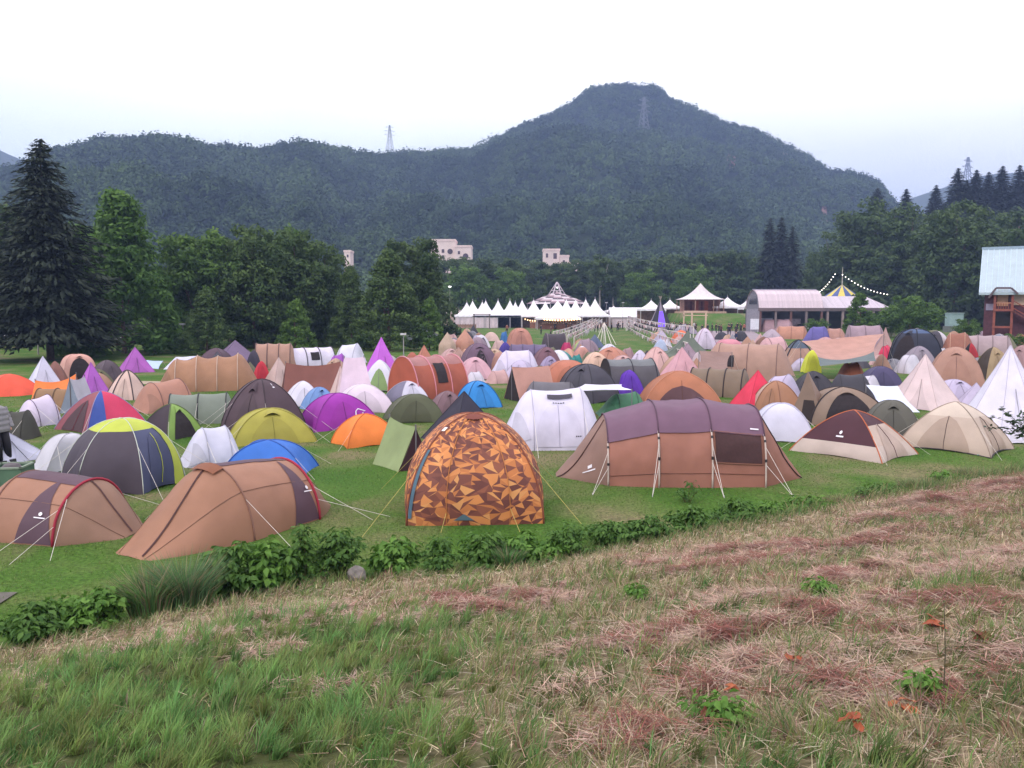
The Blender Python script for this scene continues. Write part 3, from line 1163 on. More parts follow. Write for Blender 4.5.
def dome(xl, xr, yb, yt, col, label, kind='D', asp=0.85, yaw=0.0, n=4, e=1.68, prof='dome', cs=None, top=None, skirt=None, poles=None, door=None, zipc=None, vent=True,
         guy=None, bulge=None, lean=(0, 0), rim=None, logo=None, prad=0.02, wall=0.45, name=None, doors=None, window=None, opendoor=None, vest=None):
    SEED[0] += 1
    sd_ = SEED[0] * 3.17
    rq = random.Random(SEED[0])
    if vest is None and prof == 'dome' and n == 4 and opendoor is None and e == 1.68:
        pick = rq.random()
        if pick < .55: vest = [(2, rq.uniform(.25, .6))]
        elif pick < .75: vest = [(3, rq.uniform(.2, .5))]
        elif pick < .95: vest = [(1, rq.uniform(.2, .5))]
        if yaw == 0.0: yaw = rq.uniform(-.6, .6)
    if bulge is None: bulge = rq.uniform(-.09, .01) if prof == 'dome' else -.03
    if (e == 1.68 and prof == 'dome' and n == 4 and not (cs or top or skirt or doors or window or opendoor or logo or rim) and lean == (0, 0) and rq.random() < .36):
        return tunnel(xl, xr, yb, yt, col, label, asp=max(asp, .75), yaw=yaw + rq.uniform(-.3, .3), nh=2, noses=(rq.uniform(.24, .40), rq.uniform(.2, .36)), e=rq.uniform(1.6, 2.1), name='dome_tent', group=GROUPS['D'][1], endw=(.7, .7), hoopr=.012, hoopc=poles or darker(col, .85), hs=[rq.uniform(.88, 1), 1.0])
    if e == 1.68 and prof == 'dome': e = rq.uniform(1.48, 1.95)
    if lean == (0, 0) and prof == 'dome': lean = (rq.uniform(-.08, .08), rq.uniform(-.05, .05))
    loc, w, d, h = fit(xl, xr, yb, yt, asp, yaw)
    if vest:
        vs = max(x[1] for x in vest if x[0] in (1, 3)) if any(x[0] in (1, 3) for x in vest) else 0
        w *= 1 - .35 * vs
        vest = [(k_, x_ * (d if k_ in (0, 2) else w) * .5) for k_, x_ in vest]
    yaw -= math.atan(((xl + xr) / 2 - CX) / F)
    nm, grp = GROUPS[kind]
    t = thing(name or nm, label, 'tent', loc, yaw, grp)
    near = yb > 375
    small = (xr - xl) < 26
    S = Shell(w, d, h, n, e, prof, bulge, sd_, 0.02 if near else 0.014, lean, wall=wall, vest=vest, flare=rq.uniform(.04, .16) if prof == 'dome' else 0, hem=rq.uniform(.06, .13) if prof == 'dome' else (.05 if prof in ('cone', 'tipi') else 0))
    cols = [col]
    idx = {}

    def ci(c):
        if c not in cols: cols.append(c)
        return cols.index(c)
    cs = cs or {}
    csi = {k: ci(v) for k, v in cs.items()}
    ti = (top[0], ci(top[1])) if top else None
    si = (skirt[0], ci(skirt[1])) if skirt else None

    def mf(k, tt, f):
        if ti and tt > ti[0]: return ti[1]
        if si and tt < si[0]: return si[1]
        return csi.get(k, 0)
    mb = MB()
    S.skin(mb, mf, nu=8 if near else 5, nt_=14 if near else 9)
    mb.build('fly', [fabric(c) for c in cols], t, smooth=True)
    front = (3 * n) // 4 - 1 if n != 6 else 3
    if doors is None:
        doors = [(front, door)] if door != 'no' else []
    for k, dc, *dd_ in doors:
        mb = MB()
        S.patch(mb, k, 0.02, dd_[0] if dd_ else (0.58 if prof == 'dome' else 0.6), dd_[1] if dd_ else 0.30, 'arch' if prof in ('dome', 'bell') else 'tri', off=0.014)
        dr = mb.build('door', fabric(dc or darker(col, 0.93)), t, smooth=True)
        if not small and zipc is not False:
            mb = MB()
            zc = zipc or darker(col, 0.6)
            mb.tube([S.pt(k + 0.5, 0.03 + 0.54 * j / 8 if prof == 'dome' else 0.03 + 0.55 * j / 8, 0.022) for j in range(9)], 0.008 if near else 0.014, sides=4)
            mb.build('zip', fabric(zc), dr)
    if opendoor:
        k, hw, tt = opendoor
        mb = MB(); S.patch(mb, k, 0.0, tt, hw, 'tri' if prof != 'dome' else 'arch', off=0.016)
        mb.build('dark_doorway_sheet', MESHD, t)  # dark sheet over the doorway: door mesh, and the inside's shade as colour
    if window:
        for (k, t0, t1, hw, c) in window:
            mb = MB(); S.patch(mb, k, t0, t1, hw, 'rect', off=0.02, c=c)
            mb.build('window', MESHD, t)
    if not small or poles:
        pc = fabric(poles or darker(col, 0.9))
        for k in range(n):
            mb = MB()
            mb.tube(S.ridge(k, 0, 0.995, off=0.004), (prad if poles else prad * 0.5) * (1 if near else 1.4), sides=5)
            mb.build('pole_sleeve', pc, t, smooth=True)
    if vent and prof == 'dome' and not small and rq.random() < .72:
        mb = MB()
        vw = rq.uniform(.55, 1.0)
        S.patch(mb, front, 0.62, 0.69, 0.22 * vw, 'vent', off=0.03)
        vn = mb.build('vent', fabric(darker(col, 0.55)), t, smooth=True)
        mb = MB()
        P_v = []
        for j in range(5):
            f_ = j / 4
            P_v.append([S.pt(front + .5 + vw * (.27 - .10 * f_) * (2 * i / 8 - 1), .63 + .17 * f_ - .05 * (1 - f_) * (2 * i / 8 - 1) ** 2, .015 + (.10 * (1 - f_)) * (1 - (2 * i / 8 - 1) ** 2)) for i in range(9)])
        mb.grid(P_v)
        mb.build('hood', fabric(darker(col, .96)), vn, smooth=True)
    if logo:
        k, tt, c = logo[:3]
        mb = MB(); S.patch(mb, k, tt, tt + 0.022, 0.055, 'rect', off=0.018, c=c, nt_=1, nu=3)
        S.patch(mb, k, tt + 0.04, tt + 0.10, 0.022, 'vent', off=0.018, c=c, nt_=4, nu=2)
        mb.build('logo', WHITE, t)
    if rim:
        mb = MB()
        pts = [S.pt(k + f / 4.0, 0.004, 0.012) for k in range(n) for f in range(4)]
        mb.tube(pts + [pts[0]], 0.022, sides=4)
        mb.build('hem', fabric(rim), t)
    if guy if guy is not None else (yb > 432 and prof == 'dome'):
        an = []
        for k in range(n):
            p = S.ridge(k, 0.45, 0.46, 1)[0]
            o_ = Vector((p.x, p.y, 0)).normalized()
            an.append((p, Vector((p.x, p.y, 0)) + o_ * (p.z * 1.1 + 0.25)))
        guys(t, an, ROPE, 0.004)
    return t, S


def tunnel(xl, xr, yb, yt, col, label, asp=0.6, yaw=0.0, nh=3, noses=(0.18, 0.18), e=2.1, hoopc=None, capc=None, roofc=None, open_end=None, hs=None, window=None, endh=(0.05, 0.05),
           endw=(0.55, 0.55), logo=None, guy=None, segc=None, hoopr=0.022, ribs=0.0, name=None, vents=True, group=None):
    SEED[0] += 1
    loc, L, w, h = fit(xl, xr, yb, yt, asp, yaw)
    yaw -= math.atan(((xl + xr) / 2 - CX) / F)
    nm, grp = GROUPS['T']
    t = thing(name or nm, label, 'tent', loc, yaw, group or grp)
    hs = hs or [1.0] * nh
    st = []
    x0, x1 = -L / 2, L / 2
    if noses[0] > 0: st.append((x0, w * endw[0], h * endh[0], 1.7, 0))
    a, b = x0 + L * noses[0], x1 - L * noses[1]
    for i in range(nh):
        st.append((a + (b - a) * i / max(1, nh - 1), w * (0.9 + 0.1 * hs[i]), h * hs[i], e, 0))
    if noses[1] > 0: st.append((x1, w * endw[1], h * endh[1], 1.7, 0))
    bow = [0.22 if (i == 0 and noses[0] > 0) or (i == len(st) - 2 and noses[1] > 0) else -0.035 - ribs for i in range(len(st) - 1)]
    Lf = Loft(st, bow, SEED[0] * 2.3)
    cols = [col]

    def ci(c):
        if c not in cols: cols.append(c)
        return cols.index(c)
    ri = ci(roofc) if roofc else 0
    sg = {k: ci(v) for k, v in (segc or {}).items()}
    mb = MB()
    near = yb > 380
    Lf.skin(mb, lambda k, f, a_: ri if (roofc and 0.30 < a_ < 0.70) else sg.get(k, 0), na=20 if near else 14, nf=6 if near else 4)
    mb.build('fly', [fabric(c) for c in cols], t, smooth=True)
    for end in (0, 1):
        if noses[end] == 0:
            mb = MB(); Lf.cap(mb, end)
            if open_end == end:
                mb.build('dark_doorway_sheet', MESHD, t)  # end closed by a dark sheet, its colour standing for the shaded inside
            else:
                mb.build('end_panel', fabric(capc or darker(col, 0.9)), t)
    i0 = 1 if noses[0] > 0 else 0
    hm_ = fabric(hoopc or darker(col, 0.78))
    for i in range(i0, i0 + nh):
        mb = MB(); mb.tube(Lf.hoop(i, 0.012), hoopr if near else hoopr * 1.6, sides=5)
        mb.build('hoop', hm_, t, smooth=True)
    if window:
        for (k, f0, f1, a0, a1) in window:
            mb = MB(); Lf.patch(mb, k, f0, f1, a0, a1, 0.03)
            mb.build('window', MESHD, t)
    if noses[0] > 0 and (xr - xl) > 30:
        mb = MB(); Lf.patch(mb, 0, 0.1, 0.9, 0.08, 0.4, 0.02, tri=True)
        mb.build('door', fabric(darker(col, 0.9)), t, smooth=True)
    if logo:
        k, f, a_ = logo
        mb = MB(); Lf.patch(mb, k, f, f + 0.22, a_, a_ + 0.02, 0.03, na=1)
        Lf.patch(mb, k, f + 0.07, f + 0.15, a_ + 0.035, a_ + 0.07, 0.03, na=2)
        mb.build('logo', WHITE, t)
    if guy if guy is not None else yb > 420:
        an = []
        for i in range(i0, i0 + nh):
            for sgn, aa in ((-1, 0.25), (1, 0.75)):
                p = Lf.hoop(i, 0.01, aa, aa + 0.01, 1)[0]
                an.append((p, Vector((p.x, p.y + sgn * (0.9 + p.z * 0.6), 0))))
        guys(t, an, ROPE, 0.006)
    return t, Lf


def ridge_tent(xl, xr, yb, yt, col, label, asp=0.8, yaw=0.0, sag=0.08, open_end=None, low=0.0, endc=None, ridge_frac=1.0, hl=1.0, hr=1.0):
    """roof sheet over a ridge line along local x"""
    SEED[0] += 1
    loc, L, w, h = fit(xl, xr, yb, yt, asp, yaw)
    yaw -= math.atan(((xl + xr) / 2 - CX) / F)
    t = thing('ridge_tent', label, 'tent', loc, yaw, GROUPS['R'][1])
    rx = L / 2 * ridge_frac
    P = []
    nx, ny = 12, 6
    for half in (-1, 1):
        P = []
        for i in range(nx + 1):
            f = i / nx
            top_ = Vector((-rx + 2 * rx * f, 0, h * (hl + (hr - hl) * f) * (1 - sag * 4 * f * (1 - f))))
            bot = Vector((-L / 2 + L * f, half * w / 2 * (1 - 0.10 * 4 * f * (1 - f)), low))
            row = []
            for j in range(ny + 1):
                g_ = j / ny
                p = bot.lerp(top_, g_)
                p.z -= 0.10 * h * 4 * g_ * (1 - g_) * (0.5 + 2 * f * (1 - f)) * 0.6
                p += Vector((0, half, 0.4)) * 0.02 * noise.noise(p * 2 + Vector((SEED[0], 0, 0)))
                row.append(p)
            P.append(row)
        mb = MB(); mb.grid(P)
        mb.build('roof_panel', fabric(col), t, smooth=True)
    for end, sx in ((0, -1), (1, 1)):
        a = Vector((sx * L / 2 * 0.985, -w / 2 * 0.96, 0)); b_ = Vector((sx * L / 2 * 0.985, w / 2 * 0.96, 0)); c = Vector((sx * rx * 0.985, 0, h * (hl if end == 0 else hr) * 0.97))
        mb = MB()
        mb.poly([a, b_, c])
        if open_end == end: mb.build('dark_doorway_sheet', MESHD, t)  # dark triangle painted for the shade inside the open end
        else: mb.build('end_panel', fabric(endc or darker(col, 0.88)), t)
    for sx, hh in ((-1, hl), (1, hr)):
        mb = MB(); mb.tube([(sx * rx, 0, 0), (sx * rx, 0, h * hh + 0.06)], 0.022, sides=5)
        mb.build('pole', plain('#6A6468', 0.5), t)
    return t


def tarp(corners, col, label, sag=0.25, poles=(), lines=True, band=None, name='tarp_shelter', cat='tarp', inner=None, nx=10, centre=0.0, backcol=None):
    """sheet over four corner points (world), sagging or raised in the middle; poles at the listed corners"""
    SEED[0] += 1
    C = [Vector(c) for c in corners]
    o_ = sum(C, Vector()) / 4
    o_.z = 0
    t = thing(name, label, cat, o_, 0, 'tarps and awnings on the field')
    C = [c - o_ for c in C]
    P = []
    for j in range(nx + 1):
        g_ = j / nx
        row = []
        for i in range(nx + 1):
            f = i / nx
            p = C[0].lerp(C[1], f).lerp(C[3].lerp(C[2], f), g_)
            # catenary edges pulled to the middle
            c_ = sum(C, Vector()) / 4
            pull = 0.16 * (4 * f * (1 - f) * (1 - 4 * g_ * (1 - g_)) + 4 * g_ * (1 - g_) * (1 - 4 * f * (1 - f)))
            q = p.lerp(c_, pull)
            q.z = p.z - sag * 4 * f * (1 - f) * 4 * g_ * (1 - g_) + centre * (1 - abs(2 * f - 1)) * 1.0
            q.z += 0.03 * noise.noise(q * 1.5 + Vector((SEED[0], 0, 0)))
            row.append(q)
        P.append(row)
    cols = [col] + ([band[1]] if band else [])
    mb = MB(); mb.grid(P, mf=lambda r, c: 1 if (band and r < band[0]) else 0)
    mb.build('sheet', [fabric(c) for c in cols], t, smooth=True)
    for k in poles:
        c = C[k]
        mb = MB(); mb.tube([(c.x, c.y, 0), (c.x, c.y, c.z + 0.05)], 0.02, sides=5)
        mb.build('pole', plain('#8A8488', 0.4, 0.5), t)
        if lines:
            d = Vector((c.x, c.y, 0)).normalized()
            guys(t, [(c, Vector((c.x, c.y, 0)) + d * (c.z * 0.8))], ROPE, 0.006)
    if inner: inner(t)
    return t


exec_tents = True

# ------------------------------------------------------------------ the tents, nearest rows first
D = dome
# left foreground block
D(-20, 39, 397, 374, '#E8502F', 'bright orange-red low dome tent cut off by the left edge of the picture', asp=.8, door='no')
D(26, 63, 390, 356, '#CFCCE2', 'white pyramid tent with small dark tip vent, right in front of the spruce trunk', 'P', asp=1, prof='cone', yaw=.3, bulge=-.05)
D(46, 69, 386, 361, '#87594F', 'dull brown dome tent peeping out behind the white pyramid tent by the spruce')
ridge_tent(36, 78, 402, 374, '#F07A22', 'orange ridge tent with sagging roof next to the orange-red dome', sag=.22, yaw=-.3, hl=.78, hr=1.0, endc='#C9C4D2')
tunnel(30, 78, 414, 388, '#94704E', 'olive tan tunnel tent with rounded brown end, below the orange ridge tent', yaw=-.45, nh=3, noses=(.2, 0), capc='#7F6047', hoopc='#6E543F')
ridge_tent(63, 95, 414, 377, '#B9B4C2', 'pale grey ridge tent leaning against the orange one, left of the magenta pyramid', yaw=1.1, endc='#8A93A6')
D(15, 62, 428, 395, '#D3C3D8', 'pinkish white dome tent with dark purple crossing poles on the far left', poles='#5F4866', yaw=.55, prad=.022, logo=None)
D(-6, 40, 442, 410, '#45433C', 'dark olive low dome tent behind the person in the grey jacket', door='no')
D(-14, 48, 466, 424, '#CFCDE4', 'white slanting pyramid tent beside the person in the grey jacket', 'P', asp=.8, prof='cone', yaw=.6, lean=(-.5, 0), bulge=-.06)
D(35, 79, 476, 435, '#C6C2CC', 'small crumpled whitish shelter between the white pyramid and the grey and lime tent', asp=.9, e=3.0, yaw=.4, lean=(.35, 0), door='no', vent=False)
t_, S_ = D(62, 143, 434, 391, '#D5305E', 'blue and raspberry pink dome tent with a brown meshed front', yaw=.52, asp=.9, e=1.6, cs={1: '#8E4A54', 2: '#D5305E', 3: '#3C55A8', 0: '#3C55A8'},
           poles='#8D8CB8', doors=[(1, '#4E343A', .62, .34)], vent=False, vest=[], prad=.012)
mb = MB(); S_.patch(mb, 2, .0, .97, .16, 'rect', off=.012, c=.165, nu=4, nt_=12); mb.build('side_panel', fabric('#3C55A8'), t_, smooth=True)
D(74, 111, 398, 362, '#B25CC4', 'violet pink pyramid tent just left of the cream dome with black poles', 'P', asp=1, prof='cone', yaw=.4, bulge=-.05)
D(105, 150, 401, 370, '#D7B6AA', 'cream dome tent with black pole sleeves beside the violet pink pyramid', poles='#4A3A40', yaw=.3, n=6, prad=.03)
D(60, 97, 382, 354, '#D39C8E', 'peach canopy tent with dark brown open sides under the spruce', e=3, top=None, opendoor=(2, .36, .6), doors=[(3, '#7A4A48')], yaw=.2)
D(90, 124, 385, 360, '#5A4C55', 'dark grey-brown dome tent between the two magenta pyramids')
D(118, 154, 373, 347, '#AC58B4', 'dusty magenta pyramid tent farthest back on the left, below the bright green tree', 'P', asp=1, prof='cone', yaw=.2, bulge=-.05)
tarp([at(134, 374, 56), at(158, 375, 56), at(163, 361, 59), at(143, 360, 59)], '#AFC3EA', 'pale blue tarp hung up behind the big tan double tunnel tent', .3, poles=(2, 3))
tarp([at(150, 378, 55), at(178, 364, 55), at(200, 356, 60), at(176, 357, 60)], '#C9C6E0', 'lilac white tarp rising behind the left end of the big tan double tunnel tent', .25, poles=(2, 3))
tunnel(158, 262, 392, 353, '#A37556', 'large tan double tunnel tent with pale pole strips, left of the dark brown dome', yaw=-.08, nh=4, noses=(.2, .22), e=2.1, hs=[.86, .95, .93, 1.0], hoopc='#C4A898', asp=.5, ribs=.05,
       window=None)
D(131, 198, 414, 379, '#AC7864', 'plain reddish tan dome tent right of the pink and blue dome', yaw=.2, poles='#6E4E4E', vent=False)
D(139, 202, 442, 404, '#86A84A', 'leaf green tent with black mesh door, behind the grey and lime tent', yaw=.75, e=1.6, asp=.9, cs={1: '#3C2E38'}, opendoor=(2, .3, .7), door='no', poles='#5B6B3C')
tunnel(170, 236, 425, 393, '#7C8478', 'grey-green tunnel tent with thin black hoops beside the dark brown dome', yaw=-.12, nh=3, noses=(.06, .15), hoopc='#3A3A3C', asp=.5)
_, S5 = D(60, 188, 501, 418, '#494653', 'large slate grey and lime green dome tent with white poles in the left foreground', n=6, asp=.95, yaw=.31, e=2.15, bulge=.05, cs={3: '#4E4450', 4: '#4C5070', 5: '#AEB834', 2: '#4E4450'},
  top=(.62, '#B9C431'), poles='#C9CFC4', doors=[(4, '#484C6B')], zipc='#B9C431', window=[(5, .25, .66, .22, .5)], vent=False, prad=.010)
mb = MB(); S5.patch(mb, 4, .0, .66, .09, 'rect', off=.014, c=.89, nu=3, nt_=10)
for o_ in [o for o in COL.objects if o.get('label', '').startswith('large slate grey and lime')]: mb.build('side_panel', fabric('#AEB834'), o_, smooth=True)
D(179, 244, 469, 426, '#C8C6D8', 'white dome tent with grey vent hood, between the lime tent and the blue dome', yaw=.5, asp=.9, zipc='#8A8894')
D(221, 307, 437, 379, '#54414A', 'dark brown dome tent with a white mark near its top, behind the mustard green dome', n=6, yaw=.1, e=1.75, asp=.8, logo=(4, .66, .6), poles='#3E3038')
D(231, 313, 446, 408, '#A9A035', 'mustard green low dome tent with tiny white tags', yaw=.12, asp=.7, e=1.95, zipc='#8A8430', poles='#99902F')
D(226, 317, 481, 440, '#2F6FCB', 'royal blue low dome tent behind the large orange-brown tent', yaw=-.25, asp=.75, e=2.0, door='no', poles='#2A5AB0', vent=False)
D(299, 379, 432, 393, '#9E25A6', 'vivid purple dome tent with white bird print, behind the orange dome', yaw=.35, asp=.8, e=1.9, door='#98239E', poles='#8A2090')
D(333, 398, 449, 414, '#F47F17', 'pumpkin orange low dome tent standing alone on the grass', yaw=.42, asp=.75, e=1.8, cs={3: '#E6602E'}, door='no', poles='#DA6A14')
D(301, 336, 411, 387, '#6F93CC', 'light blue small dome tent wedged behind the vivid purple dome', cs={3: '#9CC0E8'}, yaw=.3)
D(283, 321, 407, 381, '#D8D2E2', 'white small dome tent right of the dark brown dome', yaw=.15)
ridge_tent(281, 347, 396, 362, '#7E4A40', 'chestnut brown ridge tent in front of the white hooped tunnel tent', sag=.12, yaw=.08, ridge_frac=.86, endc='#6E4242')
D(261, 298, 388, 357, '#C6A9A4', 'dusty beige pyramid tent with red tip vent, left of the chestnut ridge tent', 'P', asp=1, prof='cone', yaw=.5)
D(252, 271, 380, 361, '#C92236', 'small scarlet dome tent right of the big tan double tunnel tent')
tunnel(253, 299, 369, 343, '#AC8270', 'tan hooped tunnel tent far back under the dark pines', yaw=-.1, nh=4, noses=(.08, .16), hoopc='#6E5450')
D(205, 267, 366, 340, '#75607E', 'purple-grey peaked tent behind the big tan double tunnel tent', 'P', asp=.9, prof='tipi', yaw=.2, bulge=-.05)
D(195, 238, 372, 348, '#5A4350', 'dark plum low dome tent below the purple-grey peaked tent', door='no')
D(245, 262, 372, 350, '#3E3648', 'small blackish dome tent beside the tan hooped tunnel under the pines')
tunnel(285, 340, 368, 347, '#D8CEE2', 'white tunnel tent with black hoops and open dark end below the pines', yaw=.4, nh=4, noses=(0, .1), hoopc='#4C4650', open_end=0, asp=.5, window=[(1, .3, .9, .12, .28)])
D(331, 369, 364, 343, '#D2CEE0', 'white dome tent with grey door right behind the white hooped tunnel', door='#9A92A0', yaw=-.3)
D(325, 352, 374, 353, '#9A48B2', 'small bright purple dome tent between white hooped tunnel and magenta pyramid', door='#6A4A6A')
ridge_tent(335, 375, 407, 357, '#E2C8D8', 'tall pale pink ridge tent with narrow top in the left middle', sag=.02, yaw=.12, ridge_frac=.5, asp=.9, endc='#DCC0C4')
D(328, 354, 402, 366, '#D6B6B0', 'narrow cream pink pyramid tent leaning on the tall pale pink ridge tent', 'P', asp=1, prof='cone', yaw=.3)
D(336, 393, 414, 384, '#DBC8D8', 'very pale pink low dome tent behind the purple tent with the bird print', yaw=.1, e=1.9)
D(361, 399, 392, 360, '#D4D0E2', 'white dome tent with a sage green door below the magenta pyramid', door='#7F9A5E', yaw=-.1, vent=False)
D(359, 405, 384, 337, '#C962DA', 'bright orchid pink pyramid tent, tallest of the pyramids on the left', 'P', asp=1, prof='cone', yaw=.45, bulge=-.06)
tunnel(391, 473, 400, 355, '#A9553F', 'terracotta tunnel tent with pink roof stripes and dark side windows', yaw=.65, nh=4, noses=(0, .12), asp=.75, e=2.1, hoopc='#D88A98', capc='#B4593F', roofc='#A8706E', window=[(1, .2, .8, .12, .32)], hoopr=.03)
D(383, 429, 403, 381, '#D9D2E4', 'white and grey dome tent in front of the terracotta tunnel', cs={1: '#77728A'}, yaw=.6)
D(384, 443, 424, 394, '#55583F', 'dark olive green dome tent left of the black pyramid', yaw=.1, e=2.0, asp=.8)
D(427, 467, 417, 391, '#82626A', 'mauve brown dome tent between the olive dome and the turquoise dome', yaw=.3)
D(456, 501, 409, 381, '#1F86D2', 'turquoise blue dome tent behind the black pyramid', yaw=.4, poles='#1A5F98')
D(422, 507, 447, 391, '#332F3F', 'black pyramid tent directly behind the orange camouflage tent', 'P', asp=1, prof='cone', yaw=.55, bulge=-.08)
ridge_tent(374, 432, 473, 419, '#8E9C66', 'sage green ridge tent with dark maroon doorway left of the camouflage tent', yaw=-1.05, asp=.8, endc='#43242F', sag=.05, hr=.9)
t_, L_ = tunnel(497, 606, 452, 387, '#D3CCE0', 'large white dome tent with tiny dark print, between camouflage tent and big brown tunnel', asp=.75, yaw=.12, nh=2, noses=(.30, .24), e=1.85, hs=[.97, 1.0],
       name='dome_tent', group=GROUPS['D'][1], hoopc='#B4AEC2', hoopr=.010, endw=(.75, .6))
mb = MB(); L_.patch(mb, 1, .05, .95, .03, .30, .018, nf=8, na=10, arch=True)
dr_ = mb.build('door', fabric('#CCC5DA'), t_, smooth=True)
mb = MB(); mb.tube([L_.pt(1, .5, a_, .03) for a_ in np.linspace(.03, .29, 8)], .007, sides=4); mb.build('zip', fabric('#A29CB2'), dr_)
mb = MB(); L_.patch(mb, 1, .30, .80, .335, .375, .05, nf=6, na=3); mb.build('vent', fabric('#4A4450'), t_, smooth=True)
mb = MB()
for f_ in (.40, .45, .5, .55, .6): L_.patch(mb, 1, f_, f_ + .03, .30, .308, .03, na=1, nf=1)
for f_ in (.82, .86, .9): L_.patch(mb, 1, f_, f_ + .025, .085, .092, .03, na=1, nf=1)
mb.build('print', plain('#3A3844', .7), t_)
tarp([at(562, 391, 31.5), at(632, 390, 30.5), at(622, 384.5, 33), at(585, 384, 33.5)], '#DAD4E8', 'white awning sheet stretched to the right from the large white dome tent', .1, poles=(1,), lines=False)
D(595, 650, 418, 391, '#3F7454', 'bottle green dome tent under the tip of the white awning', yaw=.2, poles='#2E4C3C')
D(612, 645, 395, 370, '#6430B4', 'deep violet dome tent in front of the dark hooped tunnel', yaw=.4, e=1.7)
D(553, 622, 404, 364, '#4A4652', 'charcoal dome tent behind the white awning', n=6, yaw=.2, e=2.1, asp=.8, poles='#37343C')
tunnel(598, 669, 394, 358, '#59545A', 'charcoal tunnel tent with grey roof panel and black hoops beside the violet dome', yaw=.35, nh=3, noses=(0, .2), open_end=0, roofc='#74767A', hoopc='#34313A', asp=.7)
tunnel(523, 580, 404, 381, '#6A666E', 'flat grey low tunnel tent squeezed behind the large white dome tent', nh=2, noses=(.2, .2))
ridge_tent(505, 556, 402, 366, '#C28D7E', 'salmon pink ridge tent with black open front right of the turquoise dome', yaw=.5, open_end=0, sag=.04, asp=.85)
D(540, 598, 388, 360, '#BC7056', 'burnt orange dome tent behind the salmon pink ridge tent', yaw=.1, e=2.2)
tunnel(489, 543, 375, 350, '#CFC4DC', 'lilac white trapezoid dome tent with a strip of grass in front', yaw=.1, nh=2, noses=(.3, .25), e=1.8, asp=.7, name='dome_tent', group=GROUPS['D'][1], hoopr=.014, hoopc='#B8AEC8')
D(488, 513, 370, 352, '#AC7A6C', 'tan brown dome tent half hidden behind the lilac white trapezoid dome')
# middle distance, left half
D(397, 452, 388, 345, '#B8755F', 'peachy brown peaked tent right behind the terracotta tunnel', 'P', asp=1, prof='tipi', yaw=.3)
D(401, 424, 378, 352, '#A85E4A', 'rust dome tent at the left shoulder of the terracotta tunnel')
D(371, 407, 380, 355, '#6C6090', 'slate violet dome tent behind the orchid pink pyramid', cs={3: '#B8A8AC'})
D(454, 495, 380, 357, '#CB9CA8', 'rose pink dome tent with dark upright zip behind the turquoise dome', zipc='#5A4048', yaw=.1)
D(458, 500, 370, 343, '#74596E', 'plum coloured dome tent with maroon doorway above the rose pink dome', opendoor=(2, .2, .55), yaw=.2)
D(482, 499, 369, 353, '#2B2C4C', 'small midnight blue dome tent right of the plum dome')
D(443, 474, 364, 347, '#AF867A', 'beige brown little pyramid tent left of the plum dome', 'P', asp=1, prof='cone', yaw=.3)
D(455, 475, 356, 329, '#BC8570', 'tall tan bell tent with peaked roof near the bush and white marquees', 'B', asp=1, prof='bell', n=8, wall=.55, door='no')
D(438, 457, 357, 332, '#B59A86', 'dim beige tall bell tent beside the bush, left of the tall tan bell tent', 'B', asp=1, prof='bell', n=8, wall=.5, door='no')
D(482, 500, 341, 332, '#DDB8AE', 'tiny pale pink dome tent on the open grass near the marquees', door='no')
D(499, 509, 343, 331, '#3F78BC', 'tiny blue dome tent beside the large tan dome near the marquees', door='no')
D(504, 535, 355, 328, '#BE8270', 'large tan dome tent pitched nearest to the white marquees', yaw=.2, e=2.6)
D(490, 508, 351, 340, '#BF9C98', 'tiny dusty pink dome tent left of the lavender blue one', door='no')
D(520, 536, 351, 340, '#8A92B8', 'tiny lavender blue dome tent at the foot of the large tan dome')
D(497, 514, 356, 342, '#4B3C98', 'small indigo dome tent next to a white patch of canvas')
D(510, 521, 350, 342, '#DBD2DA', 'tiny white dome tent between the indigo and lavender ones', door='no')
tunnel(507, 550, 357, 344, '#6A5A7C', 'long low purple-grey tunnel tent above the lilac white trapezoid dome', nh=4, noses=(.1, .1))
D(528, 563, 371, 347, '#7A5460', 'maroon brown dome tent right of the lilac white trapezoid dome', yaw=.2)
tunnel(538, 566, 353, 333, '#4F454D', 'dark cabin tunnel tent with black square opening below the stall', yaw=.3, nh=2, noses=(.25, 0), hoopc='#8A7C86', capc='#2A2328', e=3)  # end panel coloured black to stand for the shade inside the opening
D(558, 574, 353, 342, '#BC2262', 'small crimson pink dome tent beside the dark cabin tunnel', door='no')
D(572, 592, 352, 340, '#A2BA72', 'small apple green dome tent by the left bunting ropes', door='no')
D(543, 574, 364, 350, '#D6D2DE', 'white dome tent with teal edge in the crowd of middle tents', cs={3: '#2E8A88'})
D(565, 587, 374, 354, '#238280', 'teal green dome tent beside the leaning dark board', yaw=.5)
D(536, 562, 378, 356, '#9E8EB0', 'lavender grey dome tent behind the burnt orange dome')
D(570, 593, 362, 346, '#C58A7E', 'pinkish tan dome tent with white trim below the apple green dome', top=(.8, '#DDD2DC'))
D(588, 634, 368, 347, '#BE7E68', 'broad orange-tan dome tent below the mast with white ropes', asp=.6)
D(578, 614, 376, 352, '#DCB49E', 'creamy peach dome tent behind the charcoal dome', yaw=.3)
D(616, 638, 362, 347, '#9E7A80', 'dusty mauve dome tent right of the broad orange-tan dome')
D(626, 652, 370, 350, '#D2C6DC', 'cool white small dome tent behind the charcoal hooped tunnel')
D(638, 676, 374, 347, '#D8AAA6', 'shell pink dome tent with one black zip, left of the pink pyramid', zipc='#3A2A30', poles='#C09492')
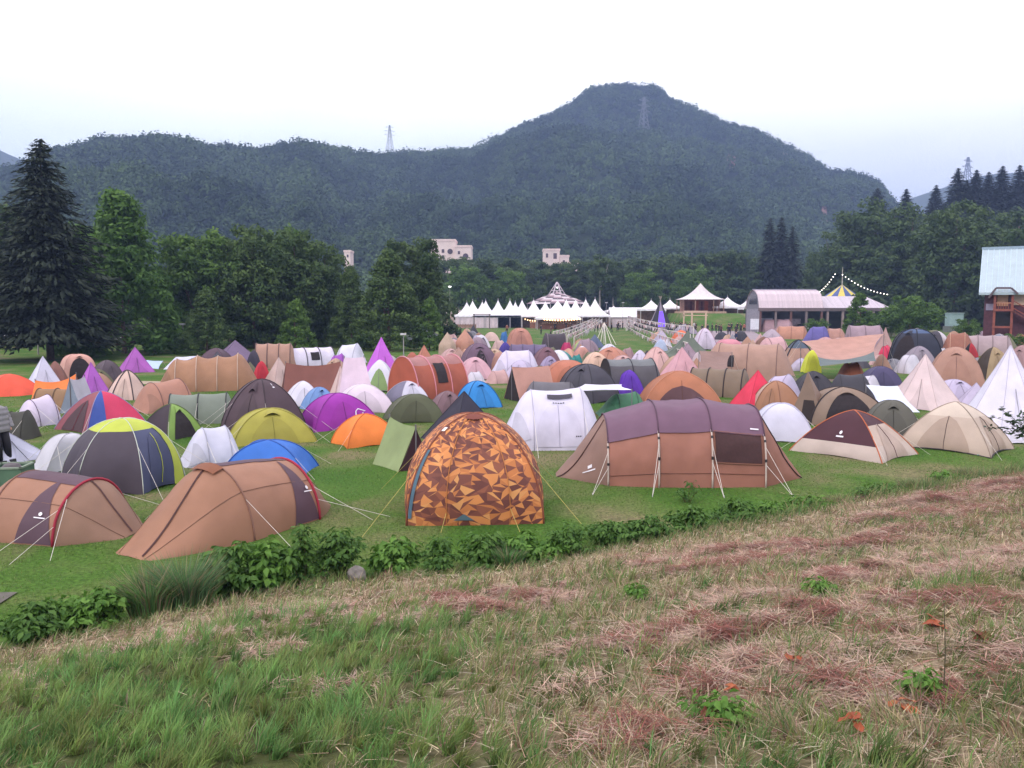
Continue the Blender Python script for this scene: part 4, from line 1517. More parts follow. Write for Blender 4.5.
# middle distance, right half
D(656, 707, 382, 347, '#D29BA6', 'baby pink pyramid tent above the orange-brown dome with dark door', 'P', asp=1, prof='cone', yaw=.4, bulge=-.05)
D(640, 718, 408, 371, '#AE6B4A', 'orange-brown dome tent with dark maroon doorway behind the big brown tunnel', yaw=.12, e=1.7, doors=[(2, '#5C3B40', .46, .34)], poles='#C07A58', vest=[])
D(655, 720, 357, 330, '#666E62', 'grey-green wide peaked tarp tent in the open middle of the field', 'P', asp=.7, prof='pagoda', yaw=.1, bulge=-.12)
D(690, 718, 350, 328, '#D2C2D6', 'white dome tent with pink arched poles behind the grey-green peaked tarp tent', poles='#A87C92', yaw=.3)
D(670, 691, 343, 330, '#E06A38', 'small orange and white dome tent left behind the grey-green peaked tarp tent', cs={3: '#E4DCE0'}, yaw=.4)
D(672, 698, 334, 324, '#94889A', 'grey lilac dome tent closest to the timber entrance gate', door='no')
D(652, 668, 351, 339, '#A9B4D0', 'light blue-grey small dome tent at the foot of the right bunting', door='no')
D(714, 744, 354, 339, '#CF8492', 'pink dome tent with a broad magenta band and white print', skirt=(.36, '#A82A62'), e=2.8, door='no', yaw=.05)
tunnel(700, 797, 383, 343, '#AD8676', 'large beige tan tunnel tent with three hoops and a flap sloping down to the right', yaw=-.1, nh=3, noses=(.2, .2), e=2.7, hoopc='#7C5E58', asp=.5, window=[(1, .1, .55, .1, .22)], endh=(.35, .05))
tarp([at(697, 371, 43), at(728, 371, 43), at(732, 352.5, 46), at(699, 350.5, 46)], '#8A6A62', 'brown side awning at the left end of the large beige tan tunnel', .05, poles=(2, 3))
D(690, 703, 366, 352, '#C9B0BA', 'small pinkish white dome tent squeezed between pink pyramid and brown awning', door='no')
tunnel(686, 755, 398, 368, '#7E6A58', 'khaki tunnel tent with black hoops in front of the large beige tan tunnel', yaw=-.2, nh=4, noses=(.05, .14), hoopc='#372C30', asp=.55, hoopr=.03)
D(731, 783, 409, 370, '#E0264E', 'hot pink-red pyramid tent with small white peak dot', 'P', asp=1, prof='cone', yaw=.5, lean=(.0, 0))
D(749, 803, 412, 381, '#A57253', 'toffee brown dome tent right of the hot pink-red pyramid', yaw=.2, n=6, cs={2: '#BFA294'}, poles='#8A5C44')
D(749, 811, 444, 403, '#D0CCE0', 'plain white dome tent with a little grey vent, right beside the big brown tunnel', yaw=.1, asp=.85, e=2.1, poles='#B9B5CC', zipc=False, door='no')
t_, S_ = D(803, 884, 427, 387, '#8F7767', 'taupe dome tent with black arched pole, dark doorway and a peaked porch on its left', yaw=.22, n=4, e=2.0, asp=.8, opendoor=(2, .34, .74), door='no', poles='#342A2C', doors=[], vest=[], prad=.028)
pk = at(808, 371, t_.location.y - .3) - t_.location
Ri = Matrix.Rotation(-t_.rotation_euler.z, 3, 'Z')
base = [at(px_, 384, Y_) for px_, Y_ in ((788, 30.6), (828, 29.6), (838, 31.8), (797, 33.0))]
base = [Vector((b_.x, b_.y, 0)) - t_.location for b_ in base]
cols_ = ['#94796A', '#3E3232']
mb = MB()
for k_ in range(4):
    a_, b_ = base[k_], base[(k_ + 1) % 4]
    G_ = []
    for j_ in range(9):
        f_ = j_ / 8
        row = []
        for i_ in range(7):
            p_ = a_.lerp(b_, i_ / 6).lerp(pk, f_)
            p_.z -= .22 * 4 * f_ * (1 - f_) * .5
            row.append(Ri @ p_)
        G_.append(row)
    mb.grid(G_, mf=lambda r, c, k_=k_: 1 if (k_ == 0 and r < 4 and 1 < c < 5) else 0)
mb.build('porch', [fabric(c) for c in cols_], t_, smooth=True)
_, S6 = D(795, 910, 463, 410, '#4E2833', 'maroon and cream pop-up dome tent with orange trim in the right foreground', yaw=-.47, asp=.8, e=1.5, cs={3: '#C2AA9C'}, top=(.60, '#4E2833'), skirt=(.30, '#C4B0A6'), poles='#C4663A',
  doors=[(3, '#B69E92')], zipc='#5A2E38', logo=(2, .36, .5), prad=.018, vent=False)
_, S7 = D(905, 1004, 456, 402, '#C0AA9A', 'cream pop-up dome tent with dark door zip standing in front of the white bell tent', yaw=-.33, asp=.8, e=1.5, top=(.55, '#CDBAAA'), zipc='#3A2C2E', doors=[(2, '#AC9484'), (3, '#AC9484')],
  poles='#9A8678', rim='#3B3436', vent=False, prad=.016)
D(861, 919, 447, 400, '#5F5C53', 'olive grey dome tent right behind the maroon and cream pop-up', yaw=.1, e=2.1)
tarp([at(880, 413, 31.2), at(920, 412, 31), at(898, 386, 34), at(866, 385, 34.5)], '#CFD4EE', 'bluish white sheet sloping beside the cream pink pyramid', .1, poles=(3,), lines=False)
D(881, 965, 412, 354, '#D8BFC0', 'cream pink wide pyramid tent in the right middle, left of the bigger white one', 'P', asp=1, prof='tipi', yaw=.35, n=6, bulge=-.05)
D(944, 1066, 447, 345, '#DCD6E8', 'tall white bell-like pyramid tent cut off by the right edge', 'P', asp=1, prof='tipi', yaw=.3, n=8, bulge=-.04)
D(926, 983, 392, 347, '#AF8270', 'tan dome tent with one dark centre zip between the two white pyramids', yaw=.05, e=2.1, zipc='#54363A', door='#AA7C6A')
D(856, 902, 391, 366, '#4E466A', 'navy purple dome tent below the tan tarp shelter', yaw=.3, e=1.9)
tarp([at(820, 366, 47), at(876, 361, 47), at(884, 334, 53), at(801, 341, 53)], '#B78678', 'wide tan tarp shelter with grey-green front edge in the right middle', .35, poles=(2, 3), band=(4, '#5E6A6C'), nx=12)
D(833, 868, 381, 362, '#8A4A2C', 'rust brown inner dome tent standing under the tan tarp shelter', door='no')
D(870, 893, 374, 354, '#A8806C', 'tan dome tent touching the right pole of the tan tarp shelter', door='no')
D(799, 822, 373, 350, '#D2D40E', 'fluorescent yellow small dome tent left of the tan tarp shelter', lean=(.1, 0), yaw=.3)
D(778, 818, 369, 340, '#A98270', 'tan dome tent with slate top and black crossing poles behind the fluorescent yellow one', top=(.58, '#525E70'), poles='#2C2A34', prad=.035, yaw=.2)
D(753, 792, 354, 336, '#C99A9E', 'pink dome tent with dark arched pole above the large beige tan tunnel', poles='#55424C', yaw=.3)
D(756, 786, 346, 329, '#B09CAA', 'lilac grey dome tent with tan stripe in the far middle right', yaw=.1)
tunnel(774, 808, 339, 326, '#BA8068', 'orange tan tunnel tent close to the long shed', nh=3, noses=(.15, .15))
tunnel(760, 794, 332, 319, '#AE8890', 'long rosy grey tunnel tent under the eaves of the long shed', nh=3, noses=(.15, .15))
D(802, 832, 343, 326, '#62589C', 'blue-violet dome tent near the bush by the shed', yaw=.1)
D(821, 848, 343, 328, '#AF7E70', 'brownish pink dome tent right of the blue-violet dome', yaw=.3)
D(808, 842, 354, 337, '#BF8E90', 'pale maroon low dome tent behind the tan tarp shelter', door='#8A5C60')
D(826, 852, 352, 338, '#CDBBC6', 'whitish mauve low dome tent behind the tan tarp shelter', door='no')
tunnel(842, 888, 349, 325, '#9F8490', 'grey mauve tunnel tent left of the tall black-poled peak', nh=3, noses=(.12, .2), yaw=.2)
D(866, 903, 357, 327, '#AF8A86', 'dusty rose peaked tarp tent with a dark pole, right behind the tan tarp shelter', 'P', asp=.8, prof='pagoda', bulge=-.1)
D(875, 894, 362, 345, '#D52A56', 'small cherry red dome tent beside the navy dome', door='no')
D(886, 944, 368, 329, '#343646', 'large navy and charcoal dome tent with grey tent inside its mouth', n=6, yaw=.1, e=2.6, top=(.66, '#4A5C80'), opendoor=(3, .42, .62), door='no', poles='#23242E', prad=.03)
D(898, 937, 371, 346, '#958896', 'silver grey dome tent with a red stripe in front of the navy dome', cs={3: '#B03050'}, yaw=.4, e=1.7)
D(918, 952, 355, 331, '#46404A', 'black and white dome tent right behind the navy dome', cs={2: '#46404A', 3: '#CFC6CE'}, yaw=-.3)
D(941, 975, 356, 332, '#965E4A', 'red-brown dome tent with a pale upright pole behind the tan centre-zip dome', yaw=.2, poles='#D0A890')
D(962, 979, 358, 343, '#B02430', 'small red and black dome tent at the top right of the tan centre-zip dome', cs={1: '#1E1A20', 2: '#B02430'}, yaw=.5)
tunnel(956, 1012, 356, 335, '#A58E92', 'greyish pink long tunnel tent in front of the chalet', nh=4, noses=(.15, .15), yaw=.05)
D(972, 1012, 380, 347, '#A98F6C', 'khaki dome tent with dark brown triangle panels left of the tall white pyramid', cs={1: '#46382F', 3: '#46382F'}, yaw=.6, e=1.6)
D(984, 1012, 350, 334, '#7F8094', 'blue-grey arched dome tent in front of the chalet steps', poles='#C8BAB8')
D(1002, 1038, 376, 345, '#A37E80', 'mauve pink dome tent cut by the right edge behind the tall white pyramid')
D(1009, 1032, 349, 334, '#A86E58', 'rusty tan small dome tent at the right edge below the chalet')
D(736, 760, 372, 351, '#B58C82', 'muted pink dome tent just above the khaki hooped tunnel') if False else None
D(790, 806, 352, 341, '#C5AEB4', 'pale grey pink tiny dome tent behind the slate-topped dome', door='no')
D(846, 864, 340, 330, '#8C7A84', 'small smoky mauve dome tent below the dark bush', door='no')
D(906, 926, 340, 328, '#8F8592', 'small ash grey dome tent near the green cabinet', door='no')


# smaller tents filling the crowded middle of the field, each put where there is still room
def crowd():
    rc = random.Random(41)
    ex = []
    for o in COL.objects:
        if o.get('category') in ('tent', 'tarp') and o.type == 'EMPTY':
            bb = [c for ch in o.children if ch.type == 'MESH' for c in (ch.data.vertices[0].co, ch.data.vertices[len(ch.data.vertices) // 2].co)]
            r = 0
            for ch in o.children:
                if ch.name.split('.')[0] in ('fly', 'roof_panel', 'sheet') and ch.type == 'MESH':
                    r = max(r, max(math.hypot(v.co.x, v.co.y) for v in ch.data.vertices))
            ex.append((o.location.x, o.location.y, min(r, 3.2) * .8, o['label']))
    tones = [('beige', '#B8947F'), ('sandy', '#C2A088'), ('tan', '#AC8068'), ('dusty pink', '#C49A98'), ('mauve', '#957C8A'), ('grey', '#83808A'), ('whitish', '#CFC8D6'), ('brown', '#80594A'), ('dark grey', '#4E4A54'), ('olive', '#6C6A50'),
             ('pale lilac', '#BDB0CC'), ('peach', '#C9957C'), ('slate blue', '#5C6684'), ('charcoal', '#3E3B44')]
    zones = [(655, 765, 337, 352), (442, 482, 337, 352), (545, 600, 346, 354), (440, 560, 350, 388), (560, 660, 353, 386), (655, 770, 352, 388), (765, 1012, 334, 392), (50, 440, 374, 402), (700, 1000, 392, 408)]
    used_l, made = set(), 0
    for k in range(3200):
        z = rc.choice(zones)
        px, yb = rc.uniform(z[0], z[1]), rc.uniform(z[2], z[3])
        Y0 = 4.2 * F / (yb - HORIZON)
        wm = rc.uniform(1.5, 2.6)
        wp = wm * F / (Y0 + 1)
        c = Vector(((px - CX) / F * (Y0 + 1), Y0 + 1))
        near_ = sorted(ex, key=lambda q: math.hypot(q[0] - c.x, q[1] - c.y))[:6]
        if any(math.hypot(q[0] - c.x, q[1] - c.y) < q[2] + wm * .5 for q in ex): continue
        nb = None
        tone, hx_ = rc.choice(tones)
        for q in near_:
            if len(q) == 4 and 'tent' in q[3]:
                words = q[3].split('tent')[0].replace(',', '').split()
                if 1 < len(words) <= 6:
                    rel = 'just behind' if c.y > q[1] + .4 else 'just before'
                    lb = f"{tone} small tent {rel} the {' '.join(words)} tent"
                    if lb not in used_l: nb = lb; break
        if not nb: continue
        used_l.add(nb)
        h_ = wm * rc.uniform(.42, .62)
        yt = HORIZON + (4.2 - h_) * F / (Y0 + 1)
        if rc.random() < .16: dome(px - wp / 2, px + wp / 2, yb, yt - 3, hx_, nb, 'P', asp=1, prof='cone', yaw=rc.uniform(0, .7))
        else: dome(px - wp / 2, px + wp / 2, yb, yt, hx_, nb, yaw=rc.uniform(-.6, .6), zipc=darker(hx_, .5), cs={3: darker(hx_, .7)} if rc.random() < .2 else None)
        ex.append((c.x, c.y, wm * .5))
        made += 1
        if made >= 125: break
    print('crowd tents', made)


crowd()


# ------------------------------------------------------------------ large brown tunnel tent
def big_tunnel():
    Yc = 20.5
    k = Yc / F
    px0 = 677
    t = thing('tunnel_tent', 'largest tent, an orange-brown tunnel with purple roof canopy and dark mesh window', 'tent', (at(px0, 480, Yc).x, Yc, 0), math.radians(-1.0), GROUPS['T'][1])
    X = lambda p: (p - px0) * k
    st = [(X(554), .5, .06, 1.5, 0), (X(602), 2.6, 1.52, 2.5, 0), (X(649), 3.0, 1.88, 2.7, 0), (X(699), 3.0, 1.93, 2.7, 0), (X(750), 2.8, 1.78, 2.6, 0), (X(800), .5, .06, 1.5, 0)]
    Lf = Loft(st, [-.02, -.015, -.015, -.015, -.02], 4.4, .024)
    mb = MB()
    cols = ['#A36A58', '#927064', '#9C6654']
    Lf.skin(mb, lambda s_, f, a: 1 if s_ == 0 else (2 if s_ == 4 else 0), na=40, nf=12)
    mb.build('fly', [fabric(c) for c in cols], t, smooth=True)
    mb = MB()
    Lf.skin(mb, lambda s_, f, a: 0, na=18, nf=8, segs=[1, 2, 3], a0=.205, a1=.795, off=.035)
    mb.build('roof_canopy', fabric('#75546A'), t, smooth=True)
    for i in (1, 2, 3, 4):
        mb = MB(); mb.tube(Lf.hoop(i, .03, .0, .215, 10), .022, sides=5)
        mb.build('pole_sleeve', fabric('#CDBAB0'), t, smooth=True)
        mb = MB(); mb.tube(Lf.hoop(i, .05, .2, .8, 16), .016, sides=5)
        mb.build('hoop', fabric('#5C4052'), t, smooth=True)
        mb = MB()
        for a in (.08, .17): mb.tube(Lf.hoop(i, .035, a, a + .012, 1), .03, sides=5)
        mb.build('clip', plain('#2A2224', .6), t)
    mb = MB(); Lf.patch(mb, 3, .07, .93, .075, .205, .02, nf=8, na=8)
    w = mb.build('window', plain('#43292A', .85, amt=.15, scale=14), t, smooth=True)
    mb = MB()
    for a, b in (((.05), (.95)),):
        for aa in (.07, .21):
            mb.tube([Lf.pt(3, f, aa, .03) for f in np.linspace(.05, .95, 8)], .012, sides=4)
        for ff in (.05, .95):
            mb.tube([Lf.pt(3, ff, aa, .03) for aa in np.linspace(.07, .21, 6)], .012, sides=4)
    mb.build('window_frame', fabric('#8A5A48'), w)
    for (s_, col) in ((0, '#5A3B38'), (4, '#3A2828')):
        for a in (.10, .9):
            mb = MB(); mb.tube([Lf.pt(s_, f, a + (.35 * (f if s_ == 0 else 1 - f) * (1 if a < .5 else -1)), .02) for f in np.linspace(.02, .98, 10)], .016, sides=4)
            mb.build('zip', fabric(col), t)
    for a in (.035, .965):
        mb = MB(); mb.tube([Lf.pt(s_, f, a, .012) for s_ in (1, 2, 3) for f in np.linspace(.01, .99, 10)], .009, sides=4)
        mb.build('seam', fabric('#7A4A3C'), t)
    # white emblem: a small disc above a short bar of print
    mb = MB()
    Lf.patch(mb, 0, .52, .76, .085, .094, .03, na=1, nf=8)
    Lf.patch(mb, 0, .62, .70, .108, .132, .03, na=3, nf=3)
    mb.build('logo', WHITE, t)
    mb = MB(); Lf.patch(mb, 3, .74, .90, .235, .243, .06, na=1)
    mb.build('logo', WHITE, t)
    an = []
    for i, dx in ((1, -.45), (2, -.30), (3, .05), (4, .35)):
        p = Lf.hoop(i, .03, .15, .16, 1)[0]; p2 = Lf.hoop(i, .03, .07, .08, 1)[0]
        an += [(p, Vector((p.x + dx, p.y - 1.05, 0))), (p2, Vector((p.x + dx, p.y - 1.05, 0)))]
    for i in (1, 4):
        p = Lf.hoop(i, .03, .85, .86, 1)[0]
        an.append((p, Vector((p.x, p.y + 1.2, 0))))
    guys(t, an, ROPE, .0055)
    for a, b in an[::2]:
        mb = MB(); mb.tube([(b.x, b.y, .05), (b.x + .01, b.y - .04, -.08)], .008, sides=4)
        mb.build('peg', plain('#B8B4B8', .35, .8), t)


big_tunnel()


# ------------------------------------------------------------------ camouflage tent
def camo_tent():
    loc, w, d, h = fit(405, 543, 528, 413, .95, .0)
    t = thing('dome_tent', 'tall dome tent with angular orange and maroon camouflage print in the centre foreground', 'tent', loc, math.radians(4), GROUPS['D'][1])
    S = Shell(w * .88, d * .9, h, 4, 1.95, 'dome', .16, 77.0, .0)
    cols = ['#D98842', '#C67638', '#80483A', '#703E36', '#DC9650', '#94543C']
    rc = random.Random(12)
    mb = MB()
    nu, nv = 17, 34
    for k in range(4):
        G = []
        for j in range(nv + 1):
            row = []
            for i in range(nu + 1):
                fu, fv = i / nu, j / nv
                if 0 < i < nu: fu += rc.uniform(-.55, .55) / nu
                if 0 < j < nv: fv += rc.uniform(-.62, .62) / nv
                fv = min(fv, .995)
                row.append(S.pt(k + min(.999, max(0, fu)), fv, .0))
            G.append(row)
        pm = [0] * nu
        for j in range(nv):
            for i in range(nu):
                a, b, c, e = G[j][i], G[j][i + 1], G[j + 1][i + 1], G[j + 1][i]
                c1 = rc.choices(range(6), [3, 2, 3, 2, 1, 1.2])[0]
                c2 = rc.choices(range(6), [2, 2, 3, 3, .7, 1.2])[0]
                if rc.random() < .25: c1 = pm[i]
                if rc.random() < .5:
                    mb.tri(a, b, c, c1); mb.tri(a, c, e, c2)
                else:
                    mb.tri(a, b, e, c1); mb.tri(b, c, e, c2)
                pm[i] = c2
    mb.build('fly', [fabric(c) for c in cols], t)
    mb = MB(); S.patch(mb, 2, .06, .50, .018, 'rect', off=.03, c=.02, skew=.015)
    mb.build('side_panel', fabric('#4C6A7C'), t, smooth=True)
    mb = MB(); S.patch(mb, 2, .05, .09, .07, 'tri', off=.02, c=.42)
    mb.build('vent', fabric('#56707C'), t)
    mb = MB(); S.patch(mb, 2, .66, .70, .03, 'rect', off=.03, c=.04)
    mb.build('tag', WHITE, t)
    for k in range(4):
        mb = MB(); mb.tube(S.ridge(k, 0, .995, 18, off=.006), .02, sides=5)
        mb.build('pole_sleeve', fabric('#8A4A34'), t, smooth=True)
    for c in (.30, .74):
        mb = MB(); mb.tube([S.pt(2 + c, .02 + .78 * j / 14, .015) for j in range(15)], .009, sides=4)
        mb.build('seam', fabric('#C77A34'), t)
    mb = MB(); S.patch(mb, 2, .79, .9, .26, 'vent', off=.045)
    mb.build('vent', fabric('#7A3A2C'), t, smooth=True)
    an = []
    for k in range(4):
        p = S.ridge(k, .42, .43, 1)[0]; o_ = Vector((p.x, p.y, 0)).normalized()
        an.append((p, Vector((p.x, p.y, 0)) + o_ * 1.5))
    p = S.pt(2.3, .1); an.append((p, Vector((p.x - .1, p.y - .45, 0))))
    p = S.pt(2.74, .12); an.append((p, Vector((p.x + .15, p.y - .5, 0))))
    guys(t, an, ROPEY, .005)


camo_tent()


# ------------------------------------------------------------------ the two large orange-brown tents in the left foreground
def brown_tent(P0, P1, st, bow, label, segc, logo_seg, hoops, redhoop, doorend):
    P0, P1 = Vector(P0), Vector(P1)
    d = P1 - P0
    t = thing('tunnel_tent', label, 'tent', (P0.x, P0.y, 0), math.atan2(d.y, d.x), GROUPS['T'][1])
    Lf = Loft(st, bow, P0.x, .016)
    cols = ['#A07056', '#A4745C', '#5A4350', '#95705C']
    mb = MB()
    Lf.skin(mb, segc, na=36, nf=12)
    mb.build('fly', [fabric(c) for c in cols], t, smooth=True)
    for i in hoops:
        mb = MB(); mb.tube(Lf.hoop(i, .012), .016, sides=5)
        mb.build('pole_sleeve', fabric('#8A6052'), t, smooth=True)
    mb = MB(); mb.tube(Lf.hoop(redhoop, .02), .026, sides=5)
    mb.build('hoop', fabric('#A8203C'), t, smooth=True)
    for aa_ in (.24, .76):
        mb = MB(); mb.tube([Lf.pt(k_, f_, aa_, .008) for k_ in range(3) for f_ in np.linspace(.02, .98, 9)], .006, sides=4)
        mb.build('seam', fabric('#7E5846'), t)
    k, f0, f1, aa = logo_seg
    mb = MB(); Lf.patch(mb, k, f0, f1, aa, aa + .006, .04, na=1)
    fm = (f0 + f1) / 2; f_h = (f1 - f0) * .16
    for dj, wj in ((.014, .6), (.019, 1.0), (.024, 1.0), (.029, .6)): Lf.patch(mb, k, fm - f_h * wj, fm + f_h * wj, aa + dj, aa + dj + .0052, .04, na=1, nf=2)
    mb.build('logo', WHITE, t)
    return t, Lf


def purple_panels(t, Lf, fc, hw, top, a0, a1):
    mb = MB(); Lf.patch(mb, 1, fc - hw, fc + hw, .015, top, .012, nf=10, na=14, tri=True)
    mb.build('side_panel', fabric('#5F4552'), t, smooth=True)
    mb = MB(); Lf.patch(mb, 1, 0.02, .98, a0, a1, .012, nf=12, na=6)
    mb.build('roof_panel', fabric('#5F4552'), t, smooth=True)


gA = (ground(109, 553) + ground(152, 563)) / 2
ax = Vector((.50, .866))
gB = Vector((gA.x, gA.y)) + ax * 4.6


def seg_big(k, f, a):
    if k == 1:
        return 1
    return 0 if k == 0 else 3


t, Lf = brown_tent((gA.x, gA.y), gB, [(0, 1.0, .04, 1.5, 0), (1.75, 2.15, 1.33, 1.95, 0), (3.5, 2.0, 1.16, 2.0, 0), (4.6, .7, .04, 1.5, 0)], [.16, .02, .12],
                   'large orange-brown tunnel tent with purple wedge and red rear arch, left foreground', seg_big, (1, .82, .95, .17), (1,), 2, 0)
purple_panels(t, Lf, .80, .19, .44, .45, .55)
mb = MB(); mb.tube([Lf.pt(0, f, .30 + .22 * f, .02) for f in np.linspace(.03, .97, 12)], .018, sides=4)
mb.build('zip', fabric('#5C3C3C'), t)
mb = MB(); Lf.patch(mb, 0, .86, .99, .40, .60, .05)
mb.build('vent', fabric('#8A5236'), t, smooth=True)
an = []
for i, aa, dx in ((1, .2, 0), (2, .2, .5), (2, .12, .9), (2, .8, .6), (2, .7, 1.0), (1, .8, 0)):
    p = Lf.hoop(i, .015, aa, aa + .01, 1)[0]
    an.append((p, Vector((p.x + dx, p.y + (-1 if aa < .5 else 1) * 1.15, 0))))
guys(t, an, ROPE, .0045)

# smaller one at the left edge: arch near foot (53,546), far foot (128,520)
a_n, a_f = ground(53, 547), ground(128, 520)
mid = (a_n + a_f) / 2
axd = Vector((a_f.y - a_n.y, -(a_f.x - a_n.x))).normalized()
Wd = (a_f - a_n).length


def seg_small(k, f, a):
    if k == 1:
        return 1
    return 0 if k == 0 else 3


p0 = Vector((mid.x, mid.y)) - axd * 2.5
t, Lf = brown_tent(p0, Vector((mid.x, mid.y)) + axd * .9, [(-.3, .9, .04, 1.5, 0), (1.1, Wd, 1.12, 2.0, 0), (2.5, Wd, 1.02, 2.0, 0), (3.35, .75, .04, 1.6, .1)], [.16, .02, .10],
                   'smaller orange-brown tent with purple stripe and red arch, cut by the left edge', seg_small, (1, .68, .84, .15), (1,), 2, 0)
purple_panels(t, Lf, .70, .28, .44, .40, .62)
mb = MB(); mb.tube([Lf.pt(2, f, .5 - .05 * f, .02) for f in np.linspace(.03, .97, 10)], .016, sides=4)
mb.build('zip', fabric('#5C3C3C'), t)
an = []
for i, aa, dx in ((1, .22, -.3), (2, .22, -.5), (2, .12, .1), (2, .3, .6), (2, .8, .5), (1, .8, -.3)):
    p = Lf.hoop(i, .015, aa, aa + .01, 1)[0]
    an.append((p, Vector((p.x + dx, p.y + (-1 if aa < .5 else 1) * 1.1, 0))))
guys(t, an, ROPE, .0045)

# groundsheet under the cream pop-up, orange flaps of the maroon one
gs = [ground(977, 456), ground(996, 453.5), ground(1003, 446), ground(985, 449)]
mb = MB(); mb.prism([(p.x, p.y, .02) for p in gs], (0, 0, .015))
setp(mb.build('groundsheet', plain('#2E9C86', .5)), 'green groundsheet corner sticking out beside the cream pop-up tent', 'groundsheet')
for k in (2, 3):
    mb = MB(); S6.patch(mb, k, .42, .66, .035, 'rect', off=.05, c=.04 if k == 2 else .93)
# bird print outline on the vivid purple tent
for o_ in [o for o in COL.objects if o.get('label', '').startswith('vivid purple dome')]:
    _l, w_, d_, h_ = fit(299, 379, 432, 393, .8, .35)
    S_ = Shell(w_, d_, h_, 4, 1.9, 'dome', .03, 0.0, 0)
    mb = MB()
    sil = [(.60, .10), (.58, .22), (.62, .27), (.64, .36), (.69, .40), (.73, .38), (.80, .35), (.74, .32), (.76, .24), (.80, .16), (.79, .10)]
    pp = [S_.pt(2 + u_, t_, .05) for u_, t_ in sil]
    mb.tube(pp + [pp[0]], .018, sides=4)
    for u0 in (.58, .64, .70, .76, .82):
        mb.tube([S_.pt(2 + u0, .12, .05), S_.pt(2 + u0, .2, .05), S_.pt(2 + u0 + .035, .2, .05), S_.pt(2 + u0 + .035, .12, .05)], .014, sides=4)
    mb.build('logo', WHITE, o_)

# ================================================================== trees
rt = np.random.RandomState(33)


def unit(a):
    return a / np.maximum(np.linalg.norm(a, axis=-1, keepdims=True), 1e-9)


def leaf_quads(P, N, L, Wd, droop=None):
    """quads of length L, width Wd at P with normals N and random in-plane direction (or along droop)"""
    n = len(P)
    r = rt.randn(n, 3) if droop is None else droop
    u = unit(r - N * np.sum(r * N, -1, keepdims=True))
    v = np.cross(N, u)
    a = u * (L / 2)[:, None]; b = v * (Wd / 2)[:, None]
    V = np.stack([P - a, P + b * 0.9 - a * 0.1, P + a, P - b * 0.9 - a * 0.1], 1).reshape(-1, 3)
    return V


def quadidx(n):
    return (np.arange(n)[:, None] * 4 + np.arange(4)[None])


def make_broadleaf(name, H, R, th, ncl, nleaf, ls, mat, shape='round', trunkmat=None, limbs=5, seed=0):
    """crown of many leaf clumps round a limb structure; origin at the trunk foot"""
    r_ = np.random.RandomState(seed)
    C, RC = [], []
    zc, hz_ = (th + H) / 2, (H - th) / 2
    while len(C) < ncl:
        d = unit(r_.randn(1, 3))[0]
        rad = r_.rand() ** 0.42
        p = d * rad
        z = zc + p[2] * hz_
        f = (z - th) / (H - th)
        env = 1.0
        if shape == 'cone': env = (1.08 - f) * 1.15 * (0.75 + 0.5 * (f > 0.08))
        elif shape == 'oval': env = 1.0
        elif shape == 'wide': env = 1.0 - 0.25 * max(0, f - 0.6)
        if shape == 'cone':
            th_ = r_.rand() * 2 * PI
            rr = R * min(1.0, env) * (0.25 + 0.75 * r_.rand() ** 0.5)
            z = th + (H - th) * r_.rand() ** 1.25 * 0.97
            f = (z - th) / (H - th)
            rr = R * (1.03 - f) ** 0.85 * (0.35 + 0.65 * r_.rand() ** 0.5)
            c = np.array([rr * math.cos(th_), rr * math.sin(th_), z])
        else:
            c = np.array([p[0] * R * env, p[1] * R * env, z])
        lump = 0.86 + 0.3 * noise.noise(Vector((d[0] * 1.7 + seed, d[1] * 1.7, d[2] * 1.7)))
        c[:2] *= lump
        C.append(c); RC.append(R * r_.uniform(0.13, 0.26) * (0.75 if shape == 'cone' else 1))
    C, RC = np.array(C), np.array(RC)
    n = ncl * nleaf
    d = unit(rt.randn(n, 3) + np.array([0, 0, 0.25]))
    cr = np.repeat(C, nleaf, 0); rr = np.repeat(RC, nleaf)
    P = cr + d * (rr * (0.45 + 0.6 * rt.rand(n)))[:, None] * np.array([1, 1, 0.72])
    N = unit(d + 0.55 * rt.randn(n, 3) + np.array([0, 0, 0.35]))
    L = ls * (0.7 + 0.7 * rt.rand(n))
    V = leaf_quads(P, N, L, L * 0.62)
    ct = np.repeat(0.5 + 0.2 * r_.randn(ncl), nleaf)
    t = np.repeat(np.clip(ct + 0.18 * rt.randn(n), 0, 1), 4)
    root = thing(name, '', 'tree')
    np_mesh('crown', V, quadidx(n), mat, root, tint=t)
    tm = trunkmat or BARK
    mb = MB()
    tr = max(0.12, H * 0.016)
    mb.tube([(0, 0, -0.1), (0.03 * H * 0.1, 0, th * 0.6), (0.1, 0.06, th + (H - th) * 0.35), (0.05, 0.1, H * 0.88)], tr * 1.25, sides=8, r2=tr * 0.25)
    mb.build('trunk', tm, root, smooth=True)
    idx = r_.choice(ncl, min(limbs, ncl), replace=False)
    for k in idx:
        c = Vector(C[k])
        z0 = th * 0.8 + (c.z - th) * 0.35
        a = Vector((0.05, 0.03, max(th * 0.6, z0)))
        mb = MB()
        m_ = a.lerp(c, 0.5) + Vector((0, 0, -0.06 * R))
        mb.tube([a, m_, c], tr * 0.45, sides=5, r2=tr * 0.12)
        mb.build('limb', tm, root, smooth=True)
    return root


